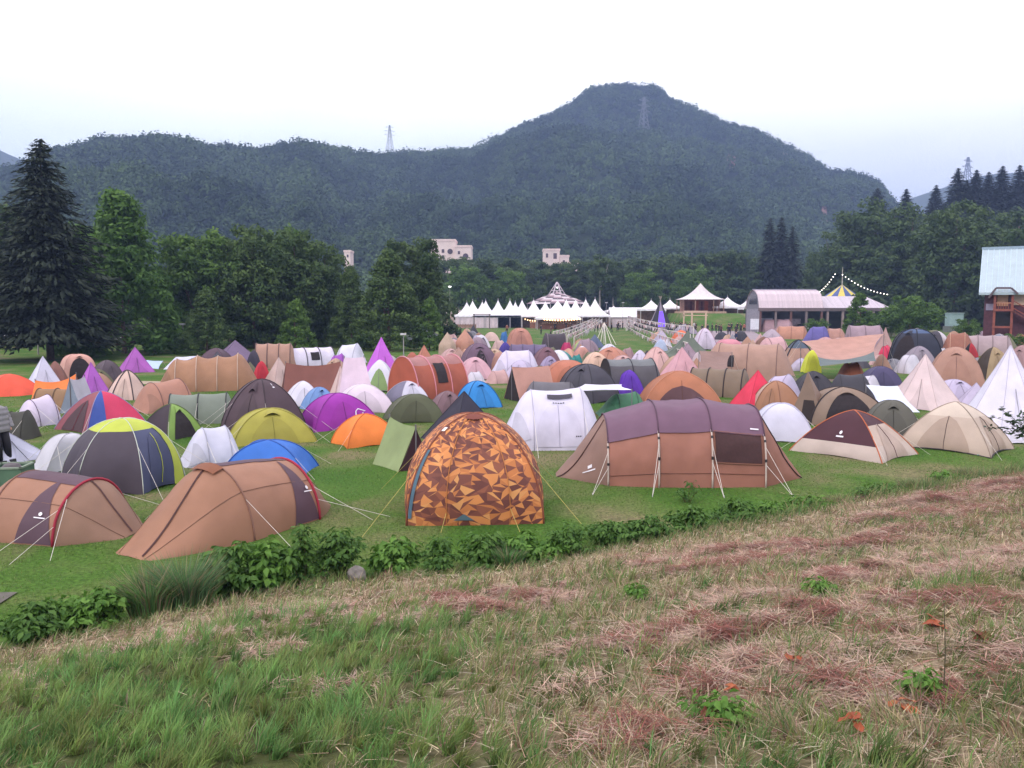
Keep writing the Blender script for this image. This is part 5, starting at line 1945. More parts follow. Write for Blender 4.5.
def make_conifer(name, H, R, z0, tiers, per, ls, mat, droop=0.35, power=0.85, seed=0, sprays=14, gap=0.0):
    sprays = int(sprays * 1.7)
    """tiers of drooping boughs carrying needle sprays"""
    r_ = np.random.RandomState(seed)
    Ps, Ns, Ls, Ds, Ts = [], [], [], [], []
    boughs = []
    for k in range(tiers):
        f = (k + r_.rand() * 0.6) / tiers
        z = z0 + (H - z0) * f
        rad = R * (1 - f) ** power * r_.uniform(0.82, 1.12) + 0.12
        nb = max(4, int(per * (1 - f * 0.55)))
        a0 = r_.rand() * 6.28
        for b in range(nb):
            a = a0 + 2 * PI * b / nb + r_.randn() * 0.22
            rl = rad * r_.uniform(0.72, 1.13)
            m = max(4, int(sprays * (rl / R) ** 0.8))
            s = (np.arange(m) + r_.rand(m)) / m
            dr = droop * (0.8 + 0.5 * r_.rand())
            rise = 0.10 * (1 - f)
            x = s * rl
            zz = z + rl * (0.22 * s - dr * s ** 1.7) + 0.25 * s ** 4 * rl * rise * 2
            side = r_.choice([-1, 1], m) * r_.rand(m) * (0.30 * rl * (1 - s) + 0.16 * rl) * 0.75
            P = np.stack([x * math.cos(a) - side * math.sin(a), x * math.sin(a) + side * math.cos(a), zz - np.abs(side) * 0.3 + r_.randn(m) * 0.05], -1)
            Ps.append(P)
            out = np.array([math.cos(a), math.sin(a), -0.25])
            sd_ = np.stack([-math.sin(a) * side, math.cos(a) * side, -0.4 * np.abs(side)], -1)
            Ds.append(out[None] + sd_ / max(rl, .1) * 2.2 + 0.15 * r_.randn(m, 3))
            Ns.append(unit(np.array([0.25 * math.cos(a), 0.25 * math.sin(a), 0.9])[None] + 0.35 * r_.randn(m, 3)))
            Ls.append(ls * (0.7 + 0.7 * r_.rand(m)) * (1.0 - 0.35 * f))
            tb = 0.45 + 0.16 * r_.randn()
            Ts.append(np.clip(tb + 0.25 * (s - 0.5) + 0.12 * r_.randn(m), 0, 1))
            if k % 3 == 0 and b % 2 == 0: boughs.append((a, z, rl, dr))
    P, N, L, Dd, T = map(np.concatenate, (Ps, Ns, Ls, Ds, Ts))
    V = leaf_quads(P, N, L, L * 0.34, Dd)
    n = len(P)
    root = thing(name, '', 'tree')
    np_mesh('crown', V, quadidx(n), mat, root, tint=np.repeat(T, 4))
    mb = MB()
    tr = max(0.14, H * 0.017)
    mb.tube([(0, 0, -0.1), (0, 0, H * 0.3), (0, 0, H * 0.65), (0, 0, H * 0.99)], tr, sides=8, r2=0.03)
    mb.build('trunk', BARK, root, smooth=True)
    for (a, z, rl, dr) in boughs[:9]:
        mb = MB()
        mb.tube([(0, 0, z), (math.cos(a) * rl * .4, math.sin(a) * rl * .4, z + rl * (.09 - dr * .2)), (math.cos(a) * rl * .8, math.sin(a) * rl * .8, z + rl * (.17 - dr * .68))], tr * .3, sides=4, r2=tr * .08)
        mb.build('limb', BARK, root, smooth=True)
    return root


BARK = plain('#5A463C', 0.95, amt=0.35, scale=6, name='bark')
BIRCH = plain('#A79C98', 0.9, amt=0.25, scale=5, name='pale_bark')
DARKC = leafmat('spruce_needles', (0.013, 0.021, 0.015), (0.038, 0.050, 0.030), 0.75, 0.15)
PINE = leafmat('pine_needles', (0.033, 0.068, 0.020), (0.105, 0.162, 0.042), 0.7, 0.2)
BRIGHT = leafmat('bright_leaves', (0.042, 0.105, 0.016), (0.115, 0.215, 0.036), 0.6, 0.35)
MID = leafmat('mid_leaves', (0.044, 0.096, 0.018), (0.125, 0.215, 0.042), 0.65, 0.3)
DEEP = leafmat('deep_leaves', (0.030, 0.062, 0.018), (0.090, 0.138, 0.040), 0.65, 0.25)

used = {}


def place(proto, px, Y, top, label, z0=0.0, wide=1.0, group=None, H0=None, rz=None):
    """stand a tree of the prototype's kind at its real spot, scaled to the height seen"""
    x = (px - CX) / (F * math.cos(PITCH)) * Y
    ztop = at(px, top, Y).z
    k = (ztop - z0) / H0
    loc = (x, Y, z0)
    if proto not in used:
        used[proto] = 1
        r = proto
        r.location = loc; r.rotation_euler = (0, 0, rz if rz is not None else random.random() * 6.28)
        r.scale = (k * wide, k * wide, k); r['label'] = label
    else:
        r = dup(proto, loc, rz if rz is not None else random.random() * 6.28, label, (k * wide, k * wide, k))
    if group: r['group'] = group
    return r


big_spruce = make_conifer('spruce_tree', 18.1, 6.6, 1.7, 54, 18, 0.78, DARKC, droop=.34, power=.72, seed=2, sprays=34)
place(big_spruce, 52, 67.5, 138, 'tall dark spruce with a bare trunk base, biggest tree on the left', H0=18.1, rz=0.4)
meta = make_broadleaf('conifer_tree', 15.0, 6.8, 0.4, 330, 62, 0.46, BRIGHT, 'cone', limbs=6, seed=4)
place(meta, 126, 78, 192, 'bright green cone-shaped tree right beside the tall dark spruce', H0=15.0)
pinep = make_broadleaf('pine_tree', 13.0, 5.4, 0.8, 230, 85, 0.38, PINE, 'round', seed=6, limbs=7)
broadp = make_broadleaf('broadleaf_tree', 13.0, 5.2, 0.9, 190, 85, 0.44, MID, 'oval', seed=8)
deepp = make_broadleaf('broadleaf_tree', 17.0, 6.2, 1.5, 170, 90, 0.55, DEEP, 'oval', seed=9)
bigp = make_broadleaf('broadleaf_tree', 22.0, 8.6, 3.0, 210, 90, 0.62, DEEP, 'wide', seed=10, limbs=8)
bigp2 = make_broadleaf('broadleaf_tree', 20.0, 8.0, 2.6, 190, 90, 0.60, DEEP, 'round', seed=15, limbs=8)
darkp = make_broadleaf('fir_tree', 13.5, 5.6, 0.6, 260, 75, 0.36, PINE, 'cone', seed=12, limbs=7)
cedarp = make_conifer('cedar_tree', 26.0, 4.8, 1.0, 54, 13, 1.5, DARKC, droop=.38, power=.62, seed=14, sprays=16)
smallp = make_broadleaf('small_tree', 6.5, 3.0, 0.3, 150, 60, 0.28, MID, 'cone', seed=16, limbs=4)
bushp = make_broadleaf('bush', 6.0, 4.2, 0.3, 90, 70, 0.34, MID, 'round', seed=18, limbs=4)
birchp = make_broadleaf('birch_tree', 15.0, 4.0, 6.0, 70, 80, 0.5, DEEP, 'oval', trunkmat=BIRCH, seed=19, limbs=3)
GL, GR, GV, GC = 'trees along the left edge of the field', 'trees of the wood on the right', 'trees behind the white marquees', 'cedars standing above the right wood'
place(broadp, 200, 86, 226, 'mid green rounded tree next to the bright green cone-shaped tree', H0=13, group=GL)
place(pinep, 256, 88, 226, 'tall dark pine with a flat crown, left of the two pines in the treeline', H0=13, group=GL)
place(pinep, 297, 92, 231, 'tall dark pine with a flat crown, right of the two pines in the treeline', H0=13, group=GL, wide=1.05)
place(broadp, 232, 97, 232, 'olive green tree showing between the rounded tree and the dark pines', H0=13, group=GL, wide=.8)
place(broadp, 292, 97, 222, 'lighter green treetop rising behind the two dark pines', H0=13, group=GL, wide=.7)
place(darkp, 208, 76, 290, 'small feathery conifer standing low before the mid green rounded tree', H0=13.5, group=GL, wide=1.25)
place(smallp, 297, 70, 300, 'little light green tree in front of the dark pines', H0=6.5, group=GL)
place(pinep, 327, 96, 246, 'dark pine partly hidden at the pale tower gap in the treeline', H0=13, group=GL, wide=.9)
place(darkp, 390, 84, 250, 'broad dark green fir right of the pines, behind the orchid pink pyramid', H0=13.5, group=GL, wide=1.1)
place(darkp, 352, 90, 266, 'narrow dark fir left of the broad dark green fir', H0=13.5, group=GL, wide=.85)
place(deepp, 414, 97, 232, 'tall leafy tree just left of the pink hotel on the slope', H0=17, group=GL, wide=.9)
place(smallp, 430, 84, 298, 'small dark green tree standing left of the tan bell tents', H0=6.5, group=GL, wide=.9)
place(deepp, -6, 98, 188, 'leafy tree at the left edge behind the tall dark spruce', H0=17, group=GL)
place(deepp, -75, 90, 175, 'leafy tree just outside the left edge behind the spruce', H0=17, group=GL)
place(broadp, 92, 105, 215, 'green tree filling the gap behind the spruce and the cone-shaped tree', H0=13, group=GL)
place(broadp, 160, 110, 262, 'low green tree behind the foot of the bright green cone-shaped tree', H0=13, group=GL)
place(broadp, 330, 108, 268, 'low green tree filling the treeline behind the narrow dark fir', H0=13, group=GL)
for px, top, lb in ((446, 252, 'dark tree below the pink hotel, first behind the marquees'), (472, 254, 'dark rounded tree right of the pink hotel'), (501, 255, 'dark tree above the middle of the white marquee row'),
                    (528, 258, 'dark tree left of the pale tower'), (556, 260, 'dark tree directly under the pale tower'), (578, 256, 'dark tree just right of the pale tower'),
                    (622, 256, 'dark tree above the long pale pink marquee'), (648, 254, 'dark tree above the tipi with the purple light'), (674, 251, 'dark tree left of the large peaked pavilion'),
                    (702, 250, 'dark tree right behind the large peaked pavilion'), (728, 246, 'dark tree between pavilion and long shed'), (748, 250, 'dark tree left of the narrow cedars')):
    place(deepp, px, 222 + (px * 7) % 20, top, lb, H0=17, group=GV, wide=1.05 + ((px * 13) % 7) * .05)
place(broadp, 426, 128, 276, 'mid green tree right of the fir, at the left end of the marquee row', H0=13, group=GL, wide=.7)
place(broadp, 466, 200, 262, 'lighter green tree over the left end of the white marquee row', H0=13, group=GV)
place(broadp, 508, 204, 266, 'lighter green tree over the middle of the white marquee row', H0=13, group=GV)
place(broadp, 640, 206, 268, 'lighter green tree left of the large peaked pavilion', H0=13, group=GV)
place(broadp, 690, 212, 264, 'lighter green tree right behind the peak of the pavilion', H0=13, group=GV)
place(birchp, 599, 214, 254, 'pale-trunked tree right of the pale tower', H0=15, group=GV)
place(birchp, 612, 216, 262, 'slim tree with a leaning white trunk above the long pale pink marquee', H0=15, group=GV, wide=.7)
place(birchp, 541, 212, 282, 'low tree with a whitish trunk left of the framed peak', H0=15, group=GV, wide=.8)
place(cedarp, 766, 232, 218, 'first of the three narrow dark cedars above the long shed', H0=26, group=GC)
place(cedarp, 777, 236, 217, 'middle of the three narrow dark cedars above the long shed, the tallest', H0=26, group=GC)
place(cedarp, 788, 232, 226, 'last of the three narrow dark cedars above the long shed, nearest the wood', H0=26, group=GC)
place(bigp, 950, 165, 202, 'broad dark tree with the biggest crown, left of the chalet roof', H0=22, group=GR)
place(bigp2, 868, 192, 203, 'large dark tree rising over the striped cone roof', H0=20, group=GR)
place(bigp2, 905, 184, 207, 'large dark tree between the striped cone roof and the broadest crown', H0=20, group=GR, wide=.9)
place(bigp2, 836, 200, 228, 'dark tree at the left end of the right wood', H0=20, group=GR, wide=.8)
place(bigp, 1010, 172, 212, 'dark tree directly behind the chalet roof', H0=22, group=GR, wide=.9)
place(deepp, 820, 206, 255, 'low dark tree at the outer left edge of the right wood', H0=17, group=GR)
place(deepp, 885, 180, 240, 'dense tree in front of the large dark trees, over the string lights', H0=17, group=GR, wide=1.1)
place(deepp, 1060, 140, 200, 'dark tree beyond the right edge behind the chalet', H0=17, group=GR, wide=1.2)
for px, top, lb in ((870, 188, 'lone cedar top left of the gap to the blue distance'), (898, 189, 'thin cedar top in the gap to the blue distance'), (927, 185, 'cedar tip just left of the right pylon'),
                    (948, 168, 'tall cedar left below the right pylon'), (966, 170, 'tall cedar right of the pylon'), (991, 166, 'dark cedar in the row right of the pylon, third from the edge'),
                    (1008, 165, 'dark cedar in the row right of the pylon, second from the edge'), (1023, 162, 'dark cedar at the very right edge of the ridge'), (978, 172, 'shorter cedar in the row right of the pylon'),
                    (957, 180, 'low cedar between the two tall cedars by the pylon'), (1042, 166, 'cedar just past the right edge of the ridge')):
    s_ = 0.86
    p = spur_pt(px, s_)
    place(cedarp, px, p[1], top, lb, z0=p[2] - 1, H0=26, group=GC, wide=1.55)
place(smallp, 857, 112, 293, 'conical green tree in front of the striped cone roof', H0=6.5, group='bushes and small trees before the shed', wide=1.05)
place(bushp, 908, 118, 294, 'big round bush left of the green cabinet', H0=6.0, group='bushes and small trees before the shed')
place(bushp, 882, 122, 312, 'low bush between the conical tree and the big round bush', H0=6.0, group='bushes and small trees before the shed', wide=1.4)
place(bushp, 965, 105, 318, 'fresh green bush right of the green cabinet', H0=6.0, group='bushes and small trees before the shed', wide=.9)
place(bushp, 815, 145, 318, 'low bush under the lower shed roof', H0=6.0, group='bushes and small trees before the shed', wide=1.3)
place(bushp, 1012, 82, 333, 'small bush at the foot of the chalet stairs', H0=6.0, group='bushes and small trees before the shed', wide=1.1)
place(bushp, 60, 92, 335, 'low hedge bush under the spruce', H0=6.0, group=GL, wide=1.6)
place(bushp, 170, 88, 336, 'low hedge bush under the bright green cone-shaped tree', H0=6.0, group=GL, wide=1.6)
place(bushp, 250, 90, 335, 'low hedge bush under the flat crowned pines', H0=6.0, group=GL, wide=1.8)
place(bushp, 350, 92, 334, 'low hedge bush under the firs', H0=6.0, group=GL, wide=1.8)

# ================================================================== marquees and buildings at the far side
CANV = fabric('#F0E9F0')
CANVP = fabric('#D8C3CA')
POST = plain('#B9B0B4', .5, name='post')
TIMB = plain('#8A5C48', .8, amt=.25, scale=4, name='timber')
TIMBD = plain('#4A2C28', .85, amt=.3, scale=4, name='dark_timber')
INNER = plain('#7E5E50', .9, amt=.35, scale=2, name='stall_back')


def pagoda(px, peak, w, Y, label, eave=315.5, walls=False, mat=None, front='none'):
    x = (px - CX) / (F * math.cos(PITCH)) * Y
    ze, zp = at(px, eave, Y).z, at(px, peak, Y).z
    t = thing('marquee', label, 'marquee', (x, Y, 0), 0, 'white peaked marquees at the far side of the field')
    S = Shell(w, w, zp - ze, 4, 2, 'pagoda', -.06, px * 1.3, .01, z0=0)
    mb = MB(); S.skin(mb, lambda k, tt, f: 0, nu=6, nt_=10)
    c = mb.build('canopy', mat or CANV, t, smooth=True); c.location = (0, 0, ze)
    mb = MB()
    mb.lathe([(.06, 0), (.05, .35), (.01, .55)], sides=6)
    f_ = mb.build('finial', POST, t); f_.location = (0, 0, zp - .1)
    mb = MB()
    h = .42
    for a in range(4):
        ang = a * PI / 2
        R_ = Matrix.Rotation(ang, 3, 'Z')
        mb.grid([[R_ @ Vector((-w / 2 + w * i / 6, -w / 2, ze - h + .06 * (i % 2))) for i in range(7)], [R_ @ Vector((-w / 2 + w * i / 6, -w / 2, ze)) for i in range(7)]])
    mb.build('valance', mat or CANV, t)
    for sx in (-1, 1):
        for sy in (-1, 1):
            mb = MB(); mb.tube([(sx * w * .48, sy * w * .48, 0), (sx * w * .48, sy * w * .48, ze)], .07, sides=6)
            mb.build('leg', POST, t)
    if walls:
        mb = MB()
        for i in range(8):
            a, b = -w * .47 + w * .94 * i / 8, -w * .47 + w * .94 * (i + 1) / 8
            d = .08 * (-1 if i % 2 else 1)
            mb.quad((a, -w * .47 + d, 0.05), (b, -w * .47 - d, .05), (b, -w * .47 - d, ze - .05), (a, -w * .47 + d, ze - .05))
        mb.build('side_wall', CANVP, t)
        mb = MB()
        mb.quad((-w * .47, w * .47, .05), (-w * .47, -w * .47, .05), (-w * .47, -w * .47, ze - .05), (-w * .47, w * .47, ze - .05))
        mb.build('side_wall', CANVP, t)
    else:
        mb = MB()
        mb.box((0, w * .44, ze * .5), (w * .94, .06, ze * .98))
        mb.build('back_wall', INNER, t)
    return t


pg = [(467.2, 302, 5.6, 194, True, 'farthest left peaked marquee in the white row'), (473, 300.6, 5.6, 184, True, 'second peak from the left in the white row, with closed pink walls'),
      (482.6, 301.5, 5.4, 195, True, 'lower peak behind the closed walls, third from the left'), (486, 300.4, 5.6, 184, True, 'white marquee behind the timber frame gate, closed walls'),
      (498.2, 300, 5.6, 184, False, 'white marquee right of the timber frame gate, open front'), (510, 300, 5.6, 184, False, 'white marquee at the centre of the open row'),
      (515.3, 302, 5.4, 195, False, 'lower peak behind the centre of the open row'), (522, 299.7, 5.6, 184, False, 'white marquee left of the lit stalls'),
      (533.5, 299.5, 5.8, 184, False, 'white marquee above the first lit stall'), (545, 301.3, 5.6, 196, False, 'white marquee peeping left of the big front peak'),
      (557.3, 300.3, 9.2, 172, False, 'widest peaked marquee in front with lamps under its eaves'), (565.8, 299, 5.6, 194, False, 'white marquee just right behind the widest one'),
      (575, 299.5, 5.6, 192, False, 'white marquee third from the right end of the row'), (585, 299, 6.0, 190, False, 'white marquee second from the right end of the row'),
      (594.3, 298.4, 6.4, 187, False, 'last peaked marquee at the right end of the row'), (612.8, 306, 4.6, 200, False, 'small low white peak beside the long pale pink marquee'),
      (725.5, 297, 6.2, 178, False, 'white peaked tent right of the large pavilion'), (744, 301, 5.4, 190, False, 'small white peak touching the shed gable'),
      (650, 300, 5.6, 180, False, 'white peak left of the tipi with purple light'), (668.5, 299.5, 5.0, 184, False, 'white peak right of the tipi with purple light'),
      (960, 304, 6.0, 190, True, 'white far marquee behind the green cabinet'), (973, 303, 6.0, 196, True, 'white far marquee next to the chalet wall')]
for px, pk, w, Y, wl, lb in pg:
    ev = {557.3: 317.5, 612.8: 311, 725.5: 306.5, 744: 308, 650: 309, 668.5: 307.5, 960: 309, 973: 309}.get(px, 315.3)
    pagoda(px, pk, w, Y, lb, ev, wl)


def X_(px, Y): return (px - CX) / (F * math.cos(PITCH)) * Y
def Z_(py, Y): return at(CX, py, Y).z


def gable(name, label, cat, x0, x1, y0, y1, ze, zr, wall, roof, loc=(0, 0, 0), over=.3):
    t = thing(name, label, cat, ((x0 + x1) / 2, (y0 + y1) / 2, 0))
    w, d = (x1 - x0) / 2, (y1 - y0) / 2
    mb = MB()
    mb.box((0, 0, ze / 2), (2 * w, 2 * d, ze))
    for sx in (-1, 1): mb.prism([(sx * w, -d, ze), (sx * w, d, ze), (sx * w, 0, zr - .15)], (-.1 * sx, 0, 0))
    mb.build('wall', wall, t)
    mb = MB()
    for sy in (-1, 1):
        mb.prism([(-w - over, sy * (d + over), ze - .1), (-w - over, 0, zr), (-w - over, 0, zr + .12), (-w - over, sy * (d + over), ze + .02)], (2 * w + 2 * over, 0, 0))
    mb.build('roof', roof, t)
    return t


# small pale building and long marquee
gable('store_building', 'small pale beige building with a low roof left of the white marquees', 'building', X_(441, 196), X_(466, 196), 196, 202, Z_(313, 196), Z_(306.5, 200), plain('#B39C92', .8), plain('#BDAAA6', .7))
tg = gable('long_marquee', 'long pale pink marquee with a flat ridge between the white row and the tipi', 'marquee', X_(611, 188), X_(643, 188), 188, 194, Z_(317, 188), Z_(308, 191), CANVP, CANV)

# timber frame gate left
t = thing('timber_gate', 'grey timber frame gate standing before the closed white marquee walls', 'gate', (X_(482, 172), 172, 0))
for dx in (-1.6, 1.6):
    mb = MB(); mb.box((dx, 0, 1.5), (.22, .22, 3.0)); mb.build('post', plain('#6A5A58', .8), t)
mb = MB(); mb.box((0, 0, 3.1), (3.8, .24, .2)); mb.build('beam', plain('#6A5A58', .8), t)

# framed peak with patterned cover
Y = 204
t = thing('frame_tent', 'patterned cone tent with a pole lattice on its peak, behind the marquee row', 'tent', (X_(556.5, Y), Y, 0))
ze = Z_(304, Y); zp = Z_(291, Y)
S = Shell(15.6, 15.6, zp - ze, 12, 2, 'cone', -.05, 3.1, .0, z0=0)
mb = MB()
S.skin(mb, lambda k, tt, f: (int(tt * 9) + k) % 3, nu=2, nt_=9)
c = mb.build('cover', [fabric('#A98A94'), fabric('#D6C6CE'), fabric('#5A4A54')], t); c.location = (0, 0, ze)
mb = MB()
for a in range(6):
    an = a * PI / 3
    mb.bar((2.0 * math.cos(an), 2.0 * math.sin(an), zp - .8), (.08 * math.cos(an), .08 * math.sin(an), zp + 2.2), .16)
for rr, zz in ((1.4, zp + .1), (.8, zp + 1.0)):
    for a in range(6):
        a0, a1 = a * PI / 3, (a + 1) * PI / 3
        mb.bar((rr * math.cos(a0), rr * math.sin(a0), zz), (rr * math.cos(a1), rr * math.sin(a1), zz), .12)
mb.build('lattice', plain('#C8B9C2', .6), t)
for a in range(12):
    an = (a + .5) * PI / 6
    mb = MB(); mb.tube([(7.6 * math.cos(an), 7.6 * math.sin(an), 0), (7.6 * math.cos(an), 7.6 * math.sin(an), ze)], .1, sides=5); mb.build('leg', POST, t)
mb = MB(); mb.lathe([(.0, -.18), (.18, 0), (0, .18)], sides=8, c=(0, -.6, zp + .8)); mb.build('lamp', glow('#FFFFFF', 3.0), t)

# stalls with warm lamps
for k, (px, w, lb) in enumerate(((537, 3.2, 'wooden stall counter under the left lit marquee'), (549, 3.0, 'wooden stall counter under the left half of the widest marquee'),
                                 (563, 3.4, 'wooden stall counter under the right half of the widest marquee'), (590, 3.0, 'wooden stall counter under the last marquee of the row'))):
    Y = 170.5 if k in (1, 2) else 181
    t = thing('stall_counter', lb, 'counter', (X_(px, Y), Y, 0), 0, 'stall counters under the marquees')
    mb = MB(); mb.box((0, 0, .55), (w, .6, 1.1)); mb.build('front_panel', TIMB, t)
    mb = MB(); mb.box((0, -.05, 1.14), (w + .3, .85, .07)); mb.build('counter_top', plain('#A9806A', .6), t)
    mb = MB()
    for i in range(7): mb.box((-w / 2 + w * (i + .5) / 7, .0, 1.3 + .06 * (i % 3)), (.22, .25, .3 + .1 * (i % 2)))
    mb.build('goods', plain('#C7A890', .7, amt=.4, scale=3), t)


def light_string(label, pts, n, r, col, st, sag):
    t = thing('string_lights', label, 'string lights', (0, 0, 0), 0, 'strings of small lamps')
    a, b = Vector(pts[0]), Vector(pts[1])
    f = lambda s: a.lerp(b, s) + Vector((0, 0, -sag * 4 * s * (1 - s)))
    mb = MB(); mb.tube([f(i / 20) for i in range(21)], .025, sides=4); mb.build('cable', plain('#2A2628', .7), t)
    for i in range(n):
        p = f((i + .5) / n)
        mb = MB(); mb.lathe([(0, -r), (r * .8, -r * .5), (r, 0), (r * .7, r * .6), (0, r)], sides=6, c=(p.x, p.y, p.z - r)); mb.build('bulb', glow(col, st), t)


light_string('warm string lights under the eaves of the widest marquee', (at(543, 318.5, 167.2), at(581, 318, 167.2)), 14, .17, '#FFC890', 3.0, .25)
light_string('warm string lights under the left lit marquee', (at(524, 318, 180.5), at(541, 319, 180.5)), 7, .15, '#FFC890', 2.5, .35)

# large pavilion on a grassy terrace
mb = MB()
Yp = 172
P = []
for j, (yy, zz) in enumerate(((158, 0), (163, 1.6), (167, 3.0), (169, 3.3), (182, 3.3), (186, 0))):
    P.append([(X_(px, Yp), yy, zz * sstep(668, 676, px) * sstep(764, 745, px) - .02) for px in np.linspace(664, 768, 27)])
mb.grid(P)
o = mb.build('embankment', GROUND_MAT, smooth=True)
setp(o, 'grassy terrace under the large pavilion', kind='structure')
t = thing('pavilion', 'large pavilion with a swooping white peaked roof and timber back wall', 'pavilion', (X_(698.5, 176), 176, 3.3))
ze, zp = Z_(299.5, 176) - 3.3, Z_(283, 176) - 3.3
S = Shell(10.4, 9.0, zp - ze, 8, 2, 'pagoda', -.07, 5.0, .0, z0=0)
mb = MB(); S.skin(mb, lambda k, tt, f: 0, nu=5, nt_=12); c = mb.build('roof', fabric('#DCCFD2'), t, smooth=True); c.location = (0, 0, ze)
mb = MB(); mb.box((0, 2.6, ze / 2), (7.2, .15, ze)); mb.build('back_wall', plain('#7E4E3C', .8, amt=.35, scale=1.6), t)
for sx in (-1, 1):
    mb = MB(); mb.box((sx * 3.7, .6, ze / 2), (.12, 4.0, ze)); mb.build('side_wall', plain('#8C6658', .8, amt=.2), t)
for i, x in enumerate((-1.4, -.2, .9, 1.9)):
    mb = MB(); mb.box((x, 2.45, ze * .45), (.8 if i % 2 else .45, .06, ze * .85)); mb.build('curtain', plain('#A4502E' if i % 2 else '#5C2A26', .8, amt=.25), t)
mb = MB(); mb.box((0, 0, .2), (9.4, 7.4, .4)); mb.build('deck', plain('#B2917E', .8, amt=.2), t)
for a in range(8):
    an = (a + .5) * PI / 4
    mb = MB(); mb.tube([(5.0 * math.cos(an), 4.3 * math.sin(an), .2), (5.0 * math.cos(an), 4.3 * math.sin(an), ze + .1)], .09, sides=6); mb.build('post', plain('#9C7A68', .7), t)

# entrance gate of light timber
Y = 142
t = thing('entrance_gate', 'open entrance gate of pale timber posts and beams before the pavilion', 'gate', (X_(697.5, Y), Y, 0))
for dx in (-2.7, -1.0, 1.0, 2.7)[1:3] + (-1.22, 1.22):
    pass
for dx in (-1.2, 1.2):
    mb = MB(); mb.box((dx, 0, 1.95), (.24, .24, 3.9)); mb.build('post', plain('#C9A894', .7), t)
mb = MB(); mb.box((-.6, 0, 3.75), (4.2, .26, .3)); mb.build('beam', plain('#C9A894', .7), t)
mb = MB(); mb.box((-.6, 0, 3.1), (4.2, .2, .16)); mb.build('beam', plain('#C9A894', .7), t)
mb = MB(); mb.box((-2.6, 0, 1.95), (.2, .2, 3.9)); mb.build('post', plain('#C9A894', .7), t)

# tipi with purple light
Y = 166
t = thing('tipi', 'dark and white striped tipi with a purple lit opening beside the crowd', 'tipi', (X_(659, Y), Y, 0))
zp = Z_(300, Y)
S = Shell(5.2, 5.2, zp, 8, 2, 'cone', -.03, 1.0, 0)
mb = MB(); S.skin(mb, lambda k, tt, f: 1 if k in (4, 6) else 0, nu=4, nt_=10); mb.build('cover', [fabric('#8B7C88'), fabric('#2E2832')], t, smooth=True)
mb = MB(); S.patch(mb, 5, .12, .62, .42, 'rect', off=.05); mb.build('lit_screen', glow('#5A36E8', .9), t)
mb = MB()
for a in (.3, 1.4, 2.6, 3.9, 5.0): mb.bar((-.12 * math.cos(a), -.12 * math.sin(a), zp - .3), (.35 * math.cos(a), .35 * math.sin(a), zp + .8), .07)
mb.build('pole_tips', plain('#9A8A7E', .8), t)

FLAGS = []
for c_ in ('#D2C2CA', '#C9A3AB', '#B9AEBA'):
    mb = MB(); mb.prism([(-.26, 0, 0), (.26, 0, 0), (.03, 0, -.55)], (0, .012, 0))
    o = mb.build('flag', fabric(c_)); FLAGS.append(o.data); bpy.data.objects.remove(o)
# bunting lines running across the open middle
def bunting(label, a, b, n, sag, size=.34):
    t = thing('bunting', label, 'bunting', (0, 0, 0), 0, 'lines of white and pink bunting')
    a, b = Vector(a), Vector(b)
    f = lambda s: a.lerp(b, s) + Vector((0, 0, -sag * 4 * s * (1 - s)))
    mb = MB(); mb.tube([f(i / 16) for i in range(17)], .03, sides=4); mb.build('rope', ROPE, t)
    d = (b - a); ang = math.atan2(d.y, d.x)
    for i in range(n):
        o = bpy.data.objects.new('flag', FLAGS[i % 3]); COL.objects.link(o); o.parent = t
        o.location = f((i + .5) / n); o.rotation_euler = (random.uniform(-.5, .5), random.uniform(-.2, .2), ang + random.uniform(-.5, .5)); o.scale = (1, 1, random.uniform(.8, 1.25))
    for p in (a, b):
        mb = MB(); mb.tube([(p.x, p.y, 0), (p.x, p.y, p.z)], .045, sides=5); mb.build('pole', plain('#D9CFCB', .6), t)


for k, lb in enumerate(('lowest line of the right-hand bunting', 'second line of the right-hand bunting', 'third line of the right-hand bunting', 'top line of the right-hand bunting')):
    h = .7 + .62 * k
    pa, pb = ground(626 + k * .6, 331 - k * .3), ground(684 + k * 3, 360 - k * 2)
    bunting(lb, (pa.x, pa.y, h + .3), (pb.x, pb.y, h), 80, .25)
for k, lb in enumerate(('front line of the left-hand bunting', 'second line of the left-hand bunting', 'third line of the left-hand bunting', 'rearmost line of the left-hand bunting')):
    pa, pb = ground(602 - k * 3, 333 - k * .5), ground(574 - k * 7, 352 - k * 2.5)
    bunting(lb, (pa.x, pa.y, 2.5), (pb.x, pb.y, 1.5), 56, .2)
t = thing('rope_mast', 'white mast with a fan of white guy ropes spreading down to the grass', 'mast', ground(604, 344))
mb = MB(); mb.tube([(0, 0, 0), (0, 0, 2.6)], .05, sides=6); mb.build('mast', plain('#DDD4D4', .5), t)
for dx, dy in ((-1.35, -2.4), (-.75, -2.6), (-.1, -2.9), (.6, -2.6), (1.15, -2.4)):
    mb = MB(); mb.tube([(0, 0, 2.6), (dx, dy, 0)], .035, sides=4); mb.build('rope', ROPE, t)

